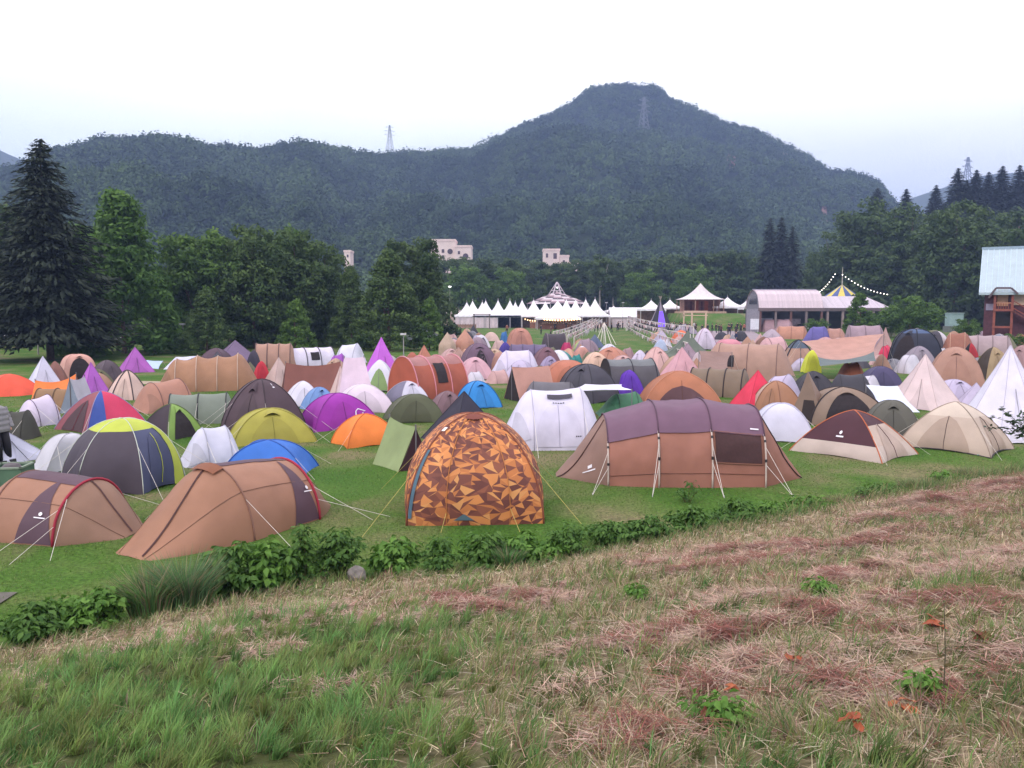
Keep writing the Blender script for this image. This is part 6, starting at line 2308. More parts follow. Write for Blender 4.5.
# long shed with a curved metal roof
def ribbed(hexc, sc, stain=.12):
    m, nt, b = nt_new('ribbed_metal')
    out, tc, n = vary(nt, lin(hexc), .6, stain)
    mp = nt.nodes.new('ShaderNodeMapping'); mp.inputs['Scale'].default_value = (1.0, .06, .06)
    nt.links.new(tc.outputs['Object'], mp.inputs['Vector']); nt.links.new(mp.outputs[0], n.inputs['Vector'])
    n.inputs['Scale'].default_value = 3.0
    wv = nt.nodes.new('ShaderNodeTexWave'); wv.inputs['Scale'].default_value = sc; wv.bands_direction = 'X'
    nt.links.new(tc.outputs['Object'], wv.inputs['Vector'])
    bp = nt.nodes.new('ShaderNodeBump'); bp.inputs['Strength'].default_value = .6; bp.inputs['Distance'].default_value = .06
    nt.links.new(wv.outputs['Fac'], bp.inputs['Height']); nt.links.new(bp.outputs[0], b.inputs['Normal'])
    nt.links.new(out, b.inputs['Base Color']); b.inputs['Roughness'].default_value = .45
    return m


x0, x1 = X_(757, 150), X_(821, 150)
t = thing('shed', 'long open shed with a pinkish white barrel-shaped metal roof and grey gable', 'shed', ((x0 + x1) / 2, 150, 0))
W2 = (x1 - x0) / 2
prof = [(0, 4.35), (.55, 5.7), (1.4, 6.9), (2.6, 7.5), (4.2, 7.75), (5.8, 7.5), (7.2, 6.8), (8.2, 5.6), (8.8, 4.35)]
mb = MB(); mb.grid([[(-W2, y, z) for y, z in prof], [(W2, y, z) for y, z in prof]]); mb.grid([[(-W2, y, z - .12) for y, z in prof], [(W2, y, z - .12) for y, z in prof]])
mb.build('roof', ribbed('#CDB9C1', 2.2), t)
mb = MB(); mb.box((0, 4.2, 7.82), (2 * W2, .8, .12)); mb.build('ridge_cap', plain('#A7A2B0', .5), t)
mb = MB(); mb.prism([(-W2 + .15, y, z - .14) for y, z in prof[1:-1]] + [(-W2 + .15, 8.6, 4.2), (-W2 + .15, .2, 4.2)], (.15, 0, 0)); mb.build('gable', plain('#75707A', .7), t)
for i in range(4):
    mb = MB(); mb.box((-W2 + .1, 2.3 + i * 1.25, 5.9), (.08, 1.0, 1.6)); w_ = mb.build('window', plain('#3E4450', .2), t)
mb = MB(); mb.box((-W2 + .2, 4.4, 2.1), (.2, 8.6, 4.2)); mb.build('end_wall', plain('#8C8690', .8, amt=.2), t)
mb = MB(); mb.box((0, 8.5, 2.1), (2 * W2, .2, 4.2)); mb.build('back_wall', plain('#5C545A', .9, amt=.3, scale=.8), t)
mb = MB(); mb.box((0, -.08, 4.1), (2 * W2 + .3, .3, .6)); mb.build('fascia', plain('#6B5A5C', .8), t)
for i in range(5):
    mb = MB(); mb.box((-W2 + .3 + i * (2 * W2 - .6) / 4, .1, 1.9), (.35, .35, 3.8)); mb.build('post', plain('#7A6A6C' if i % 2 else '#6A4A48', .8), t)
mb = MB(); mb.box((-W2 + 2.0, 2.5, 1.4), (2.6, .1, 2.2)); mb.build('panel', plain('#B6AEB8', .7), t)
mb = MB(); mb.box((1.5, 3.5, 1.2), (3.0, .1, 2.4)); mb.build('panel', plain('#A28E96', .7, amt=.3), t)
x0, x1 = X_(822, 151), X_(889, 151)
t = thing('shed', 'lower shed wing with a hipped pale metal roof beside the barrel-shaped roof', 'shed', ((x0 + x1) / 2, 151, 0))
W2 = (x1 - x0) / 2
ze, zr = 4.35, 6.6
a, b, c, d = (-W2, 0, ze), (W2, 0, ze), (W2, 9, ze), (-W2, 9, ze); e, f = (-W2, 4.5, zr), (W2 - 3.2, 4.5, zr)
mb = MB(); mb.quad(a, b, f, e); mb.tri(b, c, f); mb.quad(c, d, e, f); mb.tri(d, a, e); mb.build('roof', ribbed('#C4B6C2', 2.2), t)
mb = MB(); mb.box((0, -.08, 4.1), (2 * W2 + .2, .3, .6)); mb.build('fascia', plain('#5E5254', .8), t)
for i in range(5):
    mb = MB(); mb.box((-W2 + .6 + i * (2 * W2 - 1.2) / 4, .1, 1.9), (.4, .4, 3.8)); mb.build('post', plain('#8A7876', .8), t)
mb = MB(); mb.box((0, 8.6, 2.0), (2 * W2, .2, 4.0)); mb.build('back_wall', plain('#4E4A4A', .9, amt=.35, scale=.7), t)

# striped cone roof, mast and its lamps
Y = 172
t = thing('striped_tent', 'cone roof with yellow and blue-grey stripes and a tall pointed mast', 'tent', (X_(838.5, Y), Y, 0))
ze, zp = Z_(298, Y), Z_(284.5, Y)
S = Shell(7.8, 7.8, zp - ze, 16, 2, 'cone', .02, 2.0, 0, z0=0)
mb = MB(); S.skin(mb, lambda k, tt, f: k % 2, nu=2, nt_=6); c = mb.build('canopy', [fabric('#D9C24E'), fabric('#4C5C94')], t); c.location = (0, 0, ze)
mb = MB(); mb.lathe([(3.9, ze - .9), (3.9, ze + .02)], sides=16); mb.build('valance', fabric('#6A7490'), t)
for a in range(8):
    an = a * PI / 4
    mb = MB(); mb.tube([(3.8 * math.cos(an), 3.8 * math.sin(an), 0), (3.8 * math.cos(an), 3.8 * math.sin(an), ze)], .1, sides=5); mb.build('leg', POST, t)
mb = MB(); mb.tube([(0, 0, 0), (0, 0, zp), (0, 0, Z_(267, Y))], .16, sides=6, r2=.05); mb.build('mast', plain('#B0A8A0', .6), t)
light_string('string of white lamps sloping left from the mast of the striped cone', (at(836, 272, 172), at(817, 293, 168)), 10, .12, '#FFF6E8', 2.5, .5)
light_string('string of white lamps sloping right from the mast of the striped cone', (at(841, 273, 172), at(889, 294, 165)), 15, .12, '#FFF6E8', 2.5, .8)

# chalet on the right, turned so that its eaves side faces the field
HA = math.radians(-31)
HO = Vector((X_(978, 90.0), 90.0, 0))
t = thing('chalet', 'maroon timber chalet with a pale blue seamed metal roof at the right edge', 'building', HO, HA)
ca, sa_ = math.cos(HA), math.sin(HA)


def hx(px, ly=0.0):
    """local x on the facade for a picture column"""
    k = (px - CX) / (F * math.cos(PITCH))
    # HO.x + x*ca - ly*sa = k*(HO.y + x*sa + ly*ca)
    return (k * (HO.y + ly * ca) - HO.x + ly * sa_) / (ca - k * sa_)


def hz(py, lx, ly=0.0):
    return Z_(py, HO.y + lx * sa_ + ly * ca)


MAR = plain('#55303A', .8, amt=.25, scale=3)
RED = plain('#86483C', .75, amt=.2, scale=3)
LX = 17.0
zE, zR = hz(292.5, 1.5, -.6), hz(249, 4, 4.4)
mb = MB(); mb.box((LX / 2 + .2, 4.6, zE / 2 - .1), (LX, 8.6, zE - .2)); mb.build('wall', MAR, t)
mb = MB(); mb.prism([(.25, .4, zE - .2), (.25, 8.8, zE - .2), (.25, 4.5, zR - .3)], (.2, 0, 0)); mb.build('gable', plain('#6E6A72', .8), t)
mb = MB()
mb.prism([(-.35, -.9, zE - .25), (-.35, 4.5, zR - .12), (-.35, 10.0, zE - .25), (-.35, 10.0, zE), (-.35, 4.5, zR + .15), (-.35, -.9, zE)], (LX + 1, 0, 0))
roof = mb.build('roof', plain('#A8B6BE', .4, amt=.08, scale=1.2), t)
mb = MB()
for i in range(32):
    x = -.3 + i * .55
    mb.bar((x, -.9, zE + .03), (x, 4.5, zR + .18), .07)
mb.build('seam', plain('#B6C8D6', .35), roof)
mb = MB(); mb.bar((-.4, 4.5, zR + .2), (LX + .7, 4.5, zR + .2), .3); mb.build('ridge_cap', plain('#8FA2B2', .35), roof)
xq = [hx(990.5, -.5), hx(1008, -.5)]
for x in xq + [hx(1032, -.5)]:
    zt = hz(290, x, -.5)
    mb = MB(); mb.box((x, -.5, zt / 2), (.24, .24, zt)); mb.build('post', RED, t)
xm, wq = (xq[0] + xq[1]) / 2, xq[1] - xq[0]
for py in (292, 310, 327):
    mb = MB(); mb.box((xm, -.64, hz(py, xm, -.5)), (wq + .26, .16, .22)); mb.build('beam', RED, t)
mb = MB(); mb.box((xm, .22, (hz(312, xm) + hz(326, xm)) / 2), (wq - .2, .06, hz(312, xm) - hz(326, xm))); mb.build('panel', plain('#1E1618', .8), t)  # near-black sheet, colour standing for the shade in the opening
mb = MB(); mb.box((xm - .1, .22, hz(300, xm)), (wq * .62, .06, 1.3)); mb.build('window', plain('#B58664', .4), t)
for i in range(7):
    mb = MB(); x = xq[0] + wq * (i + .5) / 7; mb.box((x, -.5, hz(306.5, xm)), (.06, .06, .7)); mb.build('baluster', RED, t)
mb = MB(); mb.box((xm, -.5, hz(303, xm)), (wq, .1, .1)); mb.build('handrail', plain('#B57E64', .7), t)
x = hx(1016)
mb = MB(); mb.box((x, .22, hz(298, x)), (1.4, .06, 1.5)); mb.build('window', plain('#BFA38C', .3), t)
xa_, xb_ = hx(1009, -.6), hx(1034, -.6)
for dz in (0, .75):
    mb = MB(); mb.bar((xa_, -.6, hz(308, xa_) + dz), (xb_, -.6, hz(322, xb_) + dz), .1); mb.build('stair_rail', RED, t)
mb = MB(); mb.bar((xa_, -.9, hz(311, xa_)), (xb_, -.9, hz(325, xb_)), .8, w2=.12); mb.build('stairs', plain('#6A3A34', .8), t)
mb = MB()
pa = [Vector((hx(p_, -1.1), -1.1, hz(q_, hx(p_, -1.1), -1.1))) for p_, q_ in ((984, 298), (991, 288), (1006, 288), (1013, 294))]
for i in range(3): mb.bar(pa[i], pa[i + 1], .2)
mb.build('porch_trim', plain('#5A4A50', .7), t)
mb = MB(); mb.box((hx(985.5), .22, hz(307, .3)), (.7, .06, .7)); mb.build('panel', plain('#8E849A', .6), t)

# green cabinet
Y = 150
t = thing('utility_cabinet', 'pale grey-green metal cabinet beside the big round bush', 'cabinet', (X_(951, Y), Y, 0))
mb = MB(); mb.box((0, 0, .55), (3.1, 1.8, 1.1)); mb.build('plinth', plain('#6A6C68', .9), t)
mb = MB(); mb.box((0, 0, 2.25), (2.6, 1.5, 2.3)); mb.build('body', plain('#8DA3A4', .5, amt=.08), t)
for sx in (-.63, .63):
    mb = MB(); mb.box((sx, -.77, 2.2), (1.16, .05, 2.0)); d_ = mb.build('door', plain('#92A8A8', .5, amt=.05), t)
    mb = MB(); mb.box((sx - .4 * (1 if sx > 0 else -1), -.82, 2.2), (.06, .05, .3)); mb.build('handle', plain('#44484A', .4), d_)
mb = MB(); mb.box((0, -.05, 3.46), (2.8, 1.75, .12)); mb.build('roof', plain('#A3B4B4', .5), t)

# pink hotel blocks on the lower slope
PK = plain('#DAC6C2', .8, amt=.08, scale=.4)
def hotel(name, label, blocks, Y, wins, rounds=()):
    t = thing(name, label, 'building', (0, 0, 0))
    for (xl, xr, ytop, ybot, dy, dep) in blocks:
        z1 = Z_(ytop, Y); x0, x1 = X_(xl, Y), X_(xr, Y)
        mb = MB(); mb.box(((x0 + x1) / 2, Y + dy + dep / 2, z1 / 2), (x1 - x0, dep, z1)); w_ = mb.build('wall', PK, t)
        mb = MB()
        for (cx_, cy_, sx_, sy_) in (((x0 + x1) / 2, Y + dy, x1 - x0, .3), ((x0 + x1) / 2, Y + dy + dep, x1 - x0, .3), (x0, Y + dy + dep / 2, .3, dep), (x1, Y + dy + dep / 2, .3, dep)):
            mb.box((cx_, cy_, z1 + .25), (sx_ + .32, sy_, .6) if sy_ == .3 else (sx_, sy_ - .34, .6))
        mb.build('parapet', plain('#DCC3C0', .8), t)
    for (px, py, w, h, dy) in wins:
        mb = MB(); mb.box((X_(px, Y), Y + dy - .03, Z_(py, Y)), (w * .65, .12, h * .65)); f_ = mb.build('window', plain('#5A4A55', .25), t)
    for (px, py, r, dy) in rounds:
        mb = MB(); n = 12; r *= .7
        mb.prism([(X_(px, Y) + r * math.cos(2 * PI * i / n), Y + dy - .1, Z_(py, Y) + r * math.sin(2 * PI * i / n)) for i in range(n)], (0, .15, 0)); mb.build('window', plain('#4E404C', .25), t)


hotel('hotel', 'pink stepped hotel building with round windows above the treeline', [(432, 456, 241, 300, 0, 9), (456.2, 472, 247.5, 300, -1.5, 9)], 245,
      [(438, 251, 1.2, 1.6, 0), (444, 251, 1.2, 1.6, 0), (438, 257, 1.2, 1.6, 0), (444, 257, 1.2, 1.6, 0), (460, 253, 1.0, 1.4, -1.5)], [(451, 251.5, 1.15, 0), (466.5, 256.5, 1.2, -1.5)])
hotel('hotel', 'narrow pink tower block with a stepped lower wing in the middle of the treeline', [(543, 559, 250.5, 300, 0, 6), (559.2, 568, 257, 300, -.8, 6), (568.2, 577, 264, 300, -.8, 6)], 250,
      [(546.5, 255.5, 1.0, 1.9, 0), (554.5, 256, 1.6, 2.6, 0), (546.5, 266, 1.0, 1.9, 0), (553, 266, .9, 1.9, 0), (563, 262, 1.0, 1.5, -.8), (572, 268, 1.0, 1.3, -.8)])
hotel('hotel', 'pale little tower seen through a gap in the pines on the left', [(346.5, 352.5, 252, 300, 0, 5)], 240, [(350, 256, .8, 1.2, 0)])

# pylons
def pylon(label, px, py0, py1, Y, mem):
    x = X_(px, Y); zb, zt = Z_(py1, Y), Z_(py0, Y)
    H = zt - zb
    t = thing('pylon', label, 'pylon', (x, Y, zb), .5, 'power pylons on the ridges')
    MT = plain('#6A6E78', .6, .3)
    w = lambda f: H * (.11 * (1 - f) ** 1.3 + .018)
    mb = MB()
    zs = np.linspace(0, 1, 9)
    for sx in (-1, 1):
        for sy in (-1, 1):
            for a, b in zip(zs[:-1], zs[1:]): mb.bar((sx * w(a), sy * w(a), a * H), (sx * w(b), sy * w(b), b * H), mem)
    mb.build('leg', MT, t)
    mb = MB()
    for a, b in zip(zs[:-1], zs[1:]):
        for s in (-1, 1):
            mb.bar((-w(a), s * w(a), a * H), (w(b), s * w(b), b * H), mem * .6); mb.bar((w(a), s * w(a), a * H), (-w(b), s * w(b), b * H), mem * .6)
            mb.bar((s * w(a), -w(a), a * H), (s * w(b), w(b), b * H), mem * .6)
    mb.build('bracing', MT, t)
    for f in (.62, .76, .9):
        mb = MB(); L = H * (.2 if f < .8 else .16)
        for s in (-1, 1):
            mb.bar((s * w(f), 0, f * H), (s * L, 0, f * H + .01 * H), mem * .9); mb.bar((s * w(f), 0, f * H + .06 * H), (s * L, 0, f * H + .012 * H), mem * .7)
        mb.build('cross_arm', MT, t)


pylon('small lattice pylon on the ridge left of the summit', 393, 125, 152, 740, .24)
sb = min(np.linspace(.3, 1, 140), key=lambda s: abs(309 - (hill_pt(640, s)[2] + 3 - EYE) / hill_pt(640, s)[1] * F - 133))
pylon('lattice pylon on the dark slope just right below the summit', 640, 97, 135, hill_pt(640, sb)[1] - 6, .55)
pylon('tall pale lattice pylon beyond the cedars on the right', 957, 157, 200, 1120, .7)


# slim poles and lamp posts
def lamp_post(px, top, bot, label, lit=False, Y=None):
    p = ground(px, bot) if Y is None else Vector((X_(px, Y), Y, 0))
    h = at(px, top, p.y).z
    t = thing('lamp_post', label, 'lamp post', p, 0, 'slim lamp posts round the field')
    mb = MB(); mb.tube([(0, 0, 0), (0, 0, h * .5), (0, 0, h)], .07, sides=6, r2=.04); mb.build('pole', plain('#9A9496', .5, .4), t)
    mb = MB(); mb.box((0, -.12, h + .08), (.5, .34, .16)); mb.build('lamp_head', glow('#FFFFFF', 6) if lit else plain('#C2BEC4', .4), t)


lamp_post(622, 303, 327, 'lamp post behind the long pale pink marquee', Y=186)
lamp_post(605.5, 303, 327, 'lamp post at the right end of the white marquee row', Y=186)
lamp_post(450.5, 287, 330, 'lamp post with a lit white lamp among the trees left of the marquees', True, Y=186)
lamp_post(185, 325, 352, 'slim pole behind the big tan double tunnel tent', Y=80)
lamp_post(40, 328, 354, 'slim pole left of the spruce trunk', Y=76)
lamp_post(404, 335, 356, 'slim pole between the fir and the terracotta tunnel', Y=73)

# cars under the trees
def car(label, px, Y, rz, col):
    t = thing('parked_car', label, 'car', (X_(px, Y), Y, 0), rz, 'cars parked under the trees')
    prof = [(-2.1, .35), (-2.15, .75), (-1.9, .95), (-1.0, 1.0), (-.45, 1.42), (.9, 1.45), (1.6, 1.05), (2.05, .9), (2.1, .4)]
    mb = MB()
    P = [[(x, s * w_ * .86, z) for x, z in prof] for s, w_ in ((-1, 1.0), (1, 1.0))]
    n = len(prof)
    mb.prism([(x, -.82, z) for x, z in prof], (0, 1.64, 0))
    b_ = mb.build('body', plain(col, .3, amt=.03), t)
    for s in (-1, 1):
        mb = MB(); mb.prism([(-.85, s * .83, 1.02), (-.42, s * .83, 1.34), (.85, s * .83, 1.36), (1.4, s * .83, 1.04)], (0, s * .01, 0)); mb.build('window', plain('#23252A', .1), t)
    mb = MB(); mb.quad((-1.0, -.7, 1.03), (-1.0, .7, 1.03), (-.5, .66, 1.40), (-.5, -.66, 1.40)); o = mb.build('windscreen', plain('#23252A', .1), t); o.location = (-.03, 0, .02)
    for x in (-1.3, 1.3):
        for s in (-1, 1):
            mb = MB(); n = 12
            mb.prism([(x + .33 * math.cos(2 * PI * i / n), s * .80 - .1, .33 + .33 * math.sin(2 * PI * i / n)) for i in range(n)], (0, .2, 0)); w_ = mb.build('wheel', plain('#1C1A1C', .8), t)
            mb = MB(); mb.prism([(x + .19 * math.cos(2 * PI * i / n), s * .915 - .01, .33 + .19 * math.sin(2 * PI * i / n)) for i in range(n)], (0, .02, 0)); mb.build('rim', plain('#A8A8AC', .3, .7), w_)
    for y in (-.55, .55):
        mb = MB(); mb.box((-2.13, y, .72), (.06, .3, .14)); mb.build('headlight', plain('#E8E8EC', .1), t)


car('white car parked at the far left edge under the trees', 12, 88, .1, '#D6D2D8')
car('light blue car parked just left of the spruce trunk', 45, 92, .2, '#8FA6C4')
car('silver car parked among the trees left of the marquees', 424, 104, .3, '#C9C9D2')
car('pale car parked behind the magenta pyramid under the bright green tree', 112, 96, -.2, '#BDB7BC')
car('black car parked under the roof of the long shed', 801, 152.5, 1.4, '#222227')

# board by the shed, small signs
t = thing('sign_board', 'plain white upright board at the left corner of the long shed', 'sign', (X_(753, 147), 147, 0))
mb = MB(); mb.box((0, 0, 1.5), (1.5, .08, 1.9)); mb.build('board', plain('#D8D4E0', .5), t)
for sx in (-.6, .6):
    mb = MB(); mb.box((sx, .08, .9), (.08, .06, 1.8)); mb.build('leg', POST, t)
for k, (xa_, xb_, yy, lb) in enumerate(((566, 600, 329, 'low pink banner fence in front of the right end of the marquee row'), (604, 628, 325, 'low pink banner fence before the long pale pink marquee'), (455, 476, 329, 'low timber fence before the closed marquee walls'))):
    a, b = ground(xa_, yy), ground(xb_, yy)
    t = thing('fence', lb, 'fence', a, 0, 'low fences along the far side')
    L = b.x - a.x
    for i in range(9):
        mb = MB(); mb.box((L * i / 8, 0, .55), (.1, .1, 1.1)); mb.build('post', TIMB, t)
    mb = MB(); mb.box((L / 2, -.07, .62), (L, .03, .7)); mb.build('banner', plain('#C79EA6' if k < 2 else '#8A6A5C', .8, amt=.35, scale=1.2), t)

# ================================================================== people
def skin_person(pose=0):
    """one continuous body grown over a joint skeleton, facing -y, 1.72 m tall"""
    st = .10 + .06 * pose
    J = {'pel': (0, 0, .93, .125), 'wai': (0, 0, 1.08, .115), 'che': (0, -.01, 1.28, .14), 'nek': (0, 0, 1.46, .052), 'hd1': (0, -.015, 1.54, .075), 'hd2': (0, -.015, 1.62, .085), 'hd3': (0, -.01, 1.69, .055),
         'ls': (.17, 0, 1.40, .06), 'le': (.23, .03, 1.13, .043), 'lw': (.24, -.05 - .06 * pose, .90, .03), 'lh': (.24, -.08 - .06 * pose, .80, .034),
         'rs': (-.17, 0, 1.40, .06), 're': (-.24, .02, 1.13, .043), 'rw': (-.25, -.04 + .1 * pose, .90, .03), 'rh': (-.25, -.06 + .1 * pose, .80, .034),
         'lp': (.10, 0, .86, .095), 'lk': (.11, -.02 - st * pose, .48, .062), 'la': (.11, .02 + st * 0.5 * pose, .08, .042), 'lt': (.12, -.13 + st * .5 * pose, .035, .036),
         'rp': (-.10, 0, .86, .095), 'rk': (-.11, -.02 + st * .3 * pose, .48, .062), 'ra': (-.11, .02 + st * pose, .08, .042), 'rt': (-.12, -.13 + st * pose, .035, .036)}
    E = 'pel-wai wai-che che-nek nek-hd1 hd1-hd2 hd2-hd3 che-ls ls-le le-lw lw-lh che-rs rs-re re-rw rw-rh pel-lp lp-lk lk-la la-lt pel-rp rp-rk rk-ra ra-rt'.split()
    names = list(J)
    me = bpy.data.meshes.new('body')
    me.from_pydata([J[n][:3] for n in names], [tuple(names.index(x) for x in e.split('-')) for e in E], [])
    o = bpy.data.objects.new('body_tmp', me); COL.objects.link(o)
    md = o.modifiers.new('skin', 'SKIN'); md.use_smooth_shade = True
    for i, n in enumerate(names):
        v = me.skin_vertices[0].data[i]; v.radius = (J[n][3], J[n][3]); v.use_root = (n == 'pel')
    sb = o.modifiers.new('sub', 'SUBSURF'); sb.levels = 1; sb.render_levels = 1
    dg = bpy.context.evaluated_depsgraph_get(); dg.update()
    m2 = bpy.data.meshes.new_from_object(o.evaluated_get(dg))
    bpy.data.objects.remove(o)
    return m2


BODYM = [skin_person(0), skin_person(1)]
SKINC = plain('#B98A72', .6)


def person(label, loc, rz, top, legs, hair='#1E1814', pose=0, scale=1.0, near=False):
    me = BODYM[pose].copy()
    me.materials.clear()
    for c in (SKINC, fabric(top), fabric(legs), plain('#1A1818', .7)): me.materials.append(c)
    for p in me.polygons:
        z, x = p.center.z, abs(p.center.x)
        p.material_index = 0 if z > 1.43 else (1 if z > .93 and not (z < .98 and x > .2) else (0 if x > .2 else (3 if z < .09 else 2)))
    if near: me.polygons.foreach_set('material_index', [0] * len(me.polygons))
    t = thing('person', label, 'person', loc, rz, None if near else 'people around the entrance and the stalls')
    o = bpy.data.objects.new('body', me); COL.objects.link(o); o.parent = t
    t.scale = (scale,) * 3
    mb = MB()
    prof = [(0.0, 1.735), (.06, 1.725), (.09, 1.68), (.095, 1.62), (.085, 1.56)]
    P = []
    for r, z in prof:
        P.append([(r * math.sin(a) * .95, -.0 + r * math.cos(a) * 1.05 + .0, z if math.cos(a) > -.3 else z + .5 * max(0, 1.66 - z)) for a in np.linspace(0, 2 * PI, 13)])
    mb.grid(P); mb.build('hair', plain(hair, .7), t, smooth=True)
    return t


pp = [(728, 331, '#2A2630', '#22202A', 'person in dark clothes on the grey path, left of two'), (721, 330, '#5A3A3A', '#26222A', 'person in a maroon top near the grey path by the gate'), (736, 340, '#26305A', '#1E1E2A', 'person in a navy jacket on the near end of the grey path'),
      (712, 328, '#32323A', '#2A2A30', 'person in charcoal clothes right of the entrance gate'), (702, 325, '#3A3036', '#22222A', 'person under the right post of the entrance gate'), (694, 325, '#C8BEC4', '#3A3A44', 'person in a pale top inside the entrance gate'),
      (686, 324, '#2E2A32', '#24222A', 'person in black just left of the entrance gate'), (611.5, 327, '#1E1A20', '#1A181E', 'person in black standing apart before the long marquee'), (603, 326, '#A86A70', '#2C2A34', 'person in a dusty red top by the mast with ropes'),
      (620, 325, '#D6C6CA', '#34323C', 'person in a white top before the long marquee'), (629, 325, '#A85A62', '#2C2A34', 'person in a red top at the head of the right bunting'), (637, 324, '#3C3844', '#24222C', 'person in dark grey left of the tipi'),
      (642, 325, '#26242A', '#201E26', 'person in black among the crowd by the tipi'), (647, 325.5, '#322E36', '#22202A', 'person in a dark hoodie nearest the left side of the tipi'), (653, 325, '#2A2430', '#1E1C24', 'person in black directly before the tipi'),
      (665, 325, '#443E48', '#26242C', 'person in grey right of the tipi'), (672, 324, '#B8A8AE', '#34323A', 'person in a pale shirt at the right of the crowd'), (744, 327, '#B05A52', '#2A2A34', 'person in a brick red top by the white board'),
      (748.5, 326.5, '#D0C4CC', '#3A3A42', 'person in a white shirt left of the white board'), (740, 326, '#6A4A48', '#2C2A32', 'person in brown close to the shed gable'), (585, 327, '#2C2830', '#22202A', 'person in black at the right end of the stalls'),
      (577, 330, '#4E3A3C', '#26242C', 'person in dark red before the widest marquee, right side'), (571, 330, '#2E2A34', '#22202A', 'person in dark clothes by the widest marquee'), (551, 331, '#6A4642', '#2A2830', 'person in brown at the lit stall counter'),
      (541, 330, '#3A343A', '#26242C', 'person in grey before the left lit stall'), (507, 329, '#A8685A', '#2C2A34', 'person in an orange top before the open marquees'), (595, 326, '#322C36', '#22202A', 'person in dark clothes under the last marquee')]
for k, (px, py, a, b, lb) in enumerate(pp):
    q = ground(px, max(py + 4.5, 329.5) + (k % 3) * .6)
    person(lb, (q.x, q.y, 0), (k * 2.4) % 6.28, a, b, pose=k % 2)

rcw = random.Random(5)
for k in range(44):
    q = ground(rcw.choice([rcw.uniform(548, 600), rcw.uniform(604, 690), rcw.uniform(630, 676)]), rcw.uniform(328.8, 332.0))
    person('person in dark clothes standing in the crowd before the far marquees', (q.x, q.y, 0), rcw.random() * 6.28, rcw.choice(['#2A262E', '#332E36', '#232028']), rcw.choice(['#22202A', '#1E1C22']), pose=k % 2)
for k in range(22):
    q = ground(rcw.uniform(676, 750), rcw.uniform(331, 336))
    person('person in dark clothes walking on the lawn by the entrance gate', (q.x, q.y, 0), rcw.random() * 6.28, rcw.choice(['#2A262E', '#3A3038', '#23202A']), rcw.choice(['#22202A', '#1E1C22']), pose=k % 2)
# the person at the left edge: quilted grey jacket, dark trousers
Y = 22.0
q = Vector((X_(1, Y), Y, 0))
t_edge = t = person('person in a grey quilted jacket and dark trousers, cut by the left edge', q, 1.1, '#8A8688', '#232028', near=True, scale=1.10)
mb = MB()
def ringz(z, rx, ry, cx=0): return [(cx + rx * math.cos(a), ry * math.sin(a), z) for a in np.linspace(0, 2 * PI, 21)]
P = []
for i in range(29):
    z = .80 + .66 * i / 28
    f = i / 28
    rx = .24 + .02 * math.sin(f * 3.1) - (.13 * max(0, f - .84) / .16)
    puff = .022 * abs(math.sin(f * PI * 5))
    P.append(ringz(z, rx + puff, .17 + puff - .05 * max(0, f - .84) / .16))
mb.grid(P)
mb.build('jacket', fabric('#8F8A8E'), t, smooth=True)
for s in (-1, 1):
    mb = MB(); pts = [Vector((s * .17, 0, 1.41)), Vector((s * .26, .03, 1.13)), Vector((s * .27, -.05, .90))]
    P = []
    for i in range(21):
        f = i / 20
        c = pts[0].lerp(pts[1], f * 2) if f < .5 else pts[1].lerp(pts[2], f * 2 - 1)
        r = .095 - .025 * f + .012 * abs(math.sin(f * PI * 6))
        P.append([(c.x + r * math.cos(a), c.y + r * math.sin(a), c.z) for a in np.linspace(0, 2 * PI, 13)])
    mb.grid(P); mb.build('sleeve', fabric('#8F8A8E'), t, smooth=True)
for s in (-1, 1):
    mb = MB(); mb.tube([(s * .09, 0, .90), (s * .11, -.02, .48), (s * .11, .02, .10)], .115, sides=10, r2=.075); mb.build('trouser_leg', fabric('#26222A'), t, smooth=True)
    mb = MB(); mb.box((s * .115, -.05, .05), (.11, .27, .10)); mb.build('shoe', plain('#2A2A2C', .6), t)
t_edge.rotation_euler = (Matrix.Rotation(-.13, 3, 'Y') @ Matrix.Rotation(1.1, 3, 'Z')).to_euler()
t = thing('storage_crate', 'green fabric crate on the grass at the left edge below the grey jacket', 'crate', (X_(6, 19.4), 19.4, 0), .15)
mb = MB()
for a in range(4):
    R_ = Matrix.Rotation(a * PI / 2, 3, 'Z'); mb.box(R_ @ Vector((0, -.36, .22)), (.76, .035, .44), rm=R_)
mb.box((0, 0, .02), (.7, .7, .04)); mb.build('body', plain('#4E6A54', .8, amt=.15), t)
mb = MB()
for a in range(4):
    R_ = Matrix.Rotation(a * PI / 2, 3, 'Z'); mb.box(R_ @ Vector((0, -.37, .46)), (.80, .06, .04), rm=R_)
mb.build('rim', plain('#7C8A78', .7), t)
mb = MB(); mb.lathe([(0, 0), (.22, .02), (.25, .1), (.16, .2), (0, .24)], sides=9, c=(.02, 0, .30)); mb.build('bag', plain('#5C5458', .8), t)

# ================================================================== shrubs and small plants at the foot of the bank
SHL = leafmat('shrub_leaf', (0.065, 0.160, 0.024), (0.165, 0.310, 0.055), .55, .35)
SHD = leafmat('shrub_leaf_dark', (0.045, 0.115, 0.020), (0.125, 0.235, 0.046), .55, .35)


